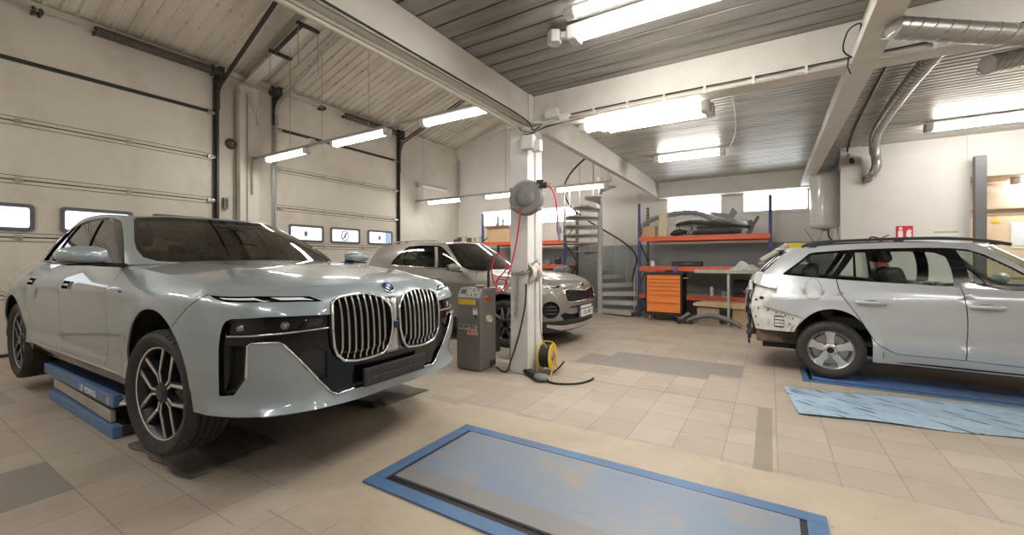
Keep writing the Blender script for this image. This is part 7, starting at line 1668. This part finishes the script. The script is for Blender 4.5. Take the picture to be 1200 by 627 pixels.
# cables and pipes along the main beam, boxes at the pillar head
CRM = mat('pipe_cream', (.60, .56, .49), .5, var=.06)
for k, (dx, dz, r_, m, lab) in enumerate(((0, 0, .020, CRM, 'lowest cream pipe along the left edge of the main beam'), (.05, .035, .018, CRM, 'second cream pipe above the lowest one along the main beam'), (.10, .06, .011, PC, 'thin grey cable above the cream pipes along the main beam'), (.12, .085, .008, CABLE, 'thin black cable clipped highest along the main beam'))):
    x, z = -2.385 + dx * .6, 2.80 - .03 + dz * .6
    pipe('beam_pipe', lab, [(x + (.06 if k > 1 else 0), -1.5, z), (x + (.06 if k > 1 else 0), 1.0, z), (x + (.06 if k > 1 else 0), 2.5, z), (x + (.06 if k > 1 else 0), 3.85, z - .01), (x + .12, 4.0, z - .06 - .02 * k), (x + .2, 4.04, z - .06)], r_, m)
rnd = random.Random(11)
for k in range(16):
    x0 = -2.50 + .05 * rnd.random(); pts = [(x0 + .14, 3.75 + .2 * rnd.random(), 2.78 + .06 * rnd.random()), (-2.42 + .10 * rnd.random(), 4.0, 2.70 + .10 * rnd.random()), (-2.28 + .08 * rnd.random(), 4.02 + .05 * rnd.random(), 2.66 + .12 * rnd.random()), (-2.10 + .1 * rnd.random(), 4.06, 2.72 + .08 * rnd.random()), (-1.85 + .4 * rnd.random(), 4.10, 2.76 + .03 * rnd.random())]
    pipe('loose_cable', 'loose cables tangled round the head of the white pillar', pts, .006 + .006 * (k % 3 == 0), (CRM, PC, CABLE)[k % 3], 'cable', 6)['group'] = 'pillar head cables'
for k, (x, y, z, w_, h, lab) in enumerate(((-2.27, 4.03, 2.58, .075, .16, 'white junction box on the pillar just under the cable tangle'), (-2.19, 4.08, 2.54, .055, .13, 'smaller white junction box beside the other on the pillar head'), (-2.02, 4.11, 2.87, .08, .10, 'white junction box on the face of the cross beam near the pillar'), (-1.86, 4.10, 2.80, .06, .08, 'small box at the start of the cable run on the cross beam'))):
    e = thing('junction_box', lab, 'junction box', (x, y, z)); m_ = MB(); m_.box(-w_, w_, -.03, .04, -h / 2, h / 2); m_.build('body', HOUS, e, smooth=0, bev=.012); m_ = MB(); m_.box(-w_ * .9, w_ * .9, -.036, -.03, -h * .45, h * .45); m_.build('lid', HOUS, e, smooth=0, bev=.004)
for k, (z, lab) in enumerate(((2.795, 'cream cable trunk along the lower edge of the cross beam'), (2.845, 'thin cable clipped above the trunk on the cross beam'))): pipe('beam_cable', lab, [(-2.0, 4.12, z - .01), (-1.0, 4.125, z), (0, 4.125, z - .004), (2.0, 4.125, z)], .012 if k == 0 else .006, CRM if k == 0 else CABLE, 'cable', 6)
for k, x in enumerate((-1.55, -1.2, -.85, -.5, -.12, .25, 1.0, 1.4)):
    m_ = MB(); m_.box(x - .01, x + .01, 4.11, 4.15, 2.78, 2.86); tag(m_.build('cable_clip', HOUS, None, smooth=0), 'small white cable clip on the cross beam', 'clip', 'cable clips on the cross beam')
pipe('ceiling_lead', 'white lead drooping from the cross beam box to the far ceiling lamp', [(-.36, 4.6, 3.08), (-.36, 5.6, 3.10), (-.42, 6.8, 3.11), (-.55, 7.55, 3.10)], .007, HOUS, 'cable', 6)
e = thing('junction_box', 'white junction box on the far ceiling right of the cross beam lamps', 'junction box', (-.36, 4.75, 3.07)); m_ = MB(); m_.box(-.06, .06, -.05, .05, -.03, .05); m_.build('body', HOUS, e, smooth=0, bev=.01); m_ = MB(); m_.box(-.05, .05, -.04, .04, -.036, -.03); m_.build('lid', HOUS, e, smooth=0)
e = thing('junction_box', 'white angular junction box left of the large near ceiling lamp', 'junction box', (-1.46, 3.02, 3.05)); m_ = MB(); m_.lathe([(.06, -.05), (.06, .05)], n=6); m_.build('body', HOUS, e, smooth=0, bev=.008); m_ = MB(); m_.bar((.05, 0, 0), (.16, .02, .0), .05, .05); m_.build('cable_gland', HOUS, e, bev=.01)
e = thing('joist_loop', 'loop of dark cable hanging on the joist at the cross beam', 'cable', (.53, 4.05, 2.86)); m_ = MB(); m_.tube(smooth_path([(0, 0, -.05), (-.06, -.06, .0), (-.04, -.14, .10), (.03, -.16, .12), (.02, -.05, .03)], 6), .006, 6); m_.build('loop', CABLE, e, smooth=60); m_ = MB(); m_.tube(smooth_path([(-.02, 0, -.05), (-.03, -.03, -.12), (-.01, -.02, -.18)], 5), .005, 6); m_.build('loop_end', CABLE, e, smooth=60)
# ------------------------------------------------------------------ camera and view
cam = bpy.data.cameras.new('camera'); co = bpy.data.objects.new('camera', cam); COL.objects.link(co)
cam.sensor_fit = 'HORIZONTAL'; cam.sensor_width = 36.0; cam.lens = 36.0 * 490.43 / 1200; cam.shift_y = -8.5 / 1200; cam.clip_start = .05
co.matrix_world = Matrix.Translation((0, 0, 1.28)) @ Matrix.Rotation(R(31.668), 4, 'Z') @ Matrix.Rotation(R(90), 4, 'X') @ Matrix.Rotation(R(-.096), 4, 'Z')
SC.camera = co
SC.view_settings.view_transform = 'Standard'; SC.view_settings.look = 'None'; SC.view_settings.gamma = 1.0; SC.view_settings.use_curve_mapping = False
SC.view_settings.exposure = 1.30
SC.cycles.use_denoising = True
SC.cycles.max_bounces = 8; SC.cycles.diffuse_bounces = 4; SC.cycles.glossy_bounces = 4; SC.cycles.transparent_max_bounces = 16; SC.cycles.transmission_bounces = 6
SC.cycles.caustics_reflective = False; SC.cycles.caustics_refractive = False; SC.cycles.sample_clamp_indirect = 6.0
build_saloon((-3.0515, 1.9497, .18), .01356)
build_estate((3.0513, 6.243, .018), R(-2.9))
build_crossover((-3.31, 6.056, 0), 0)
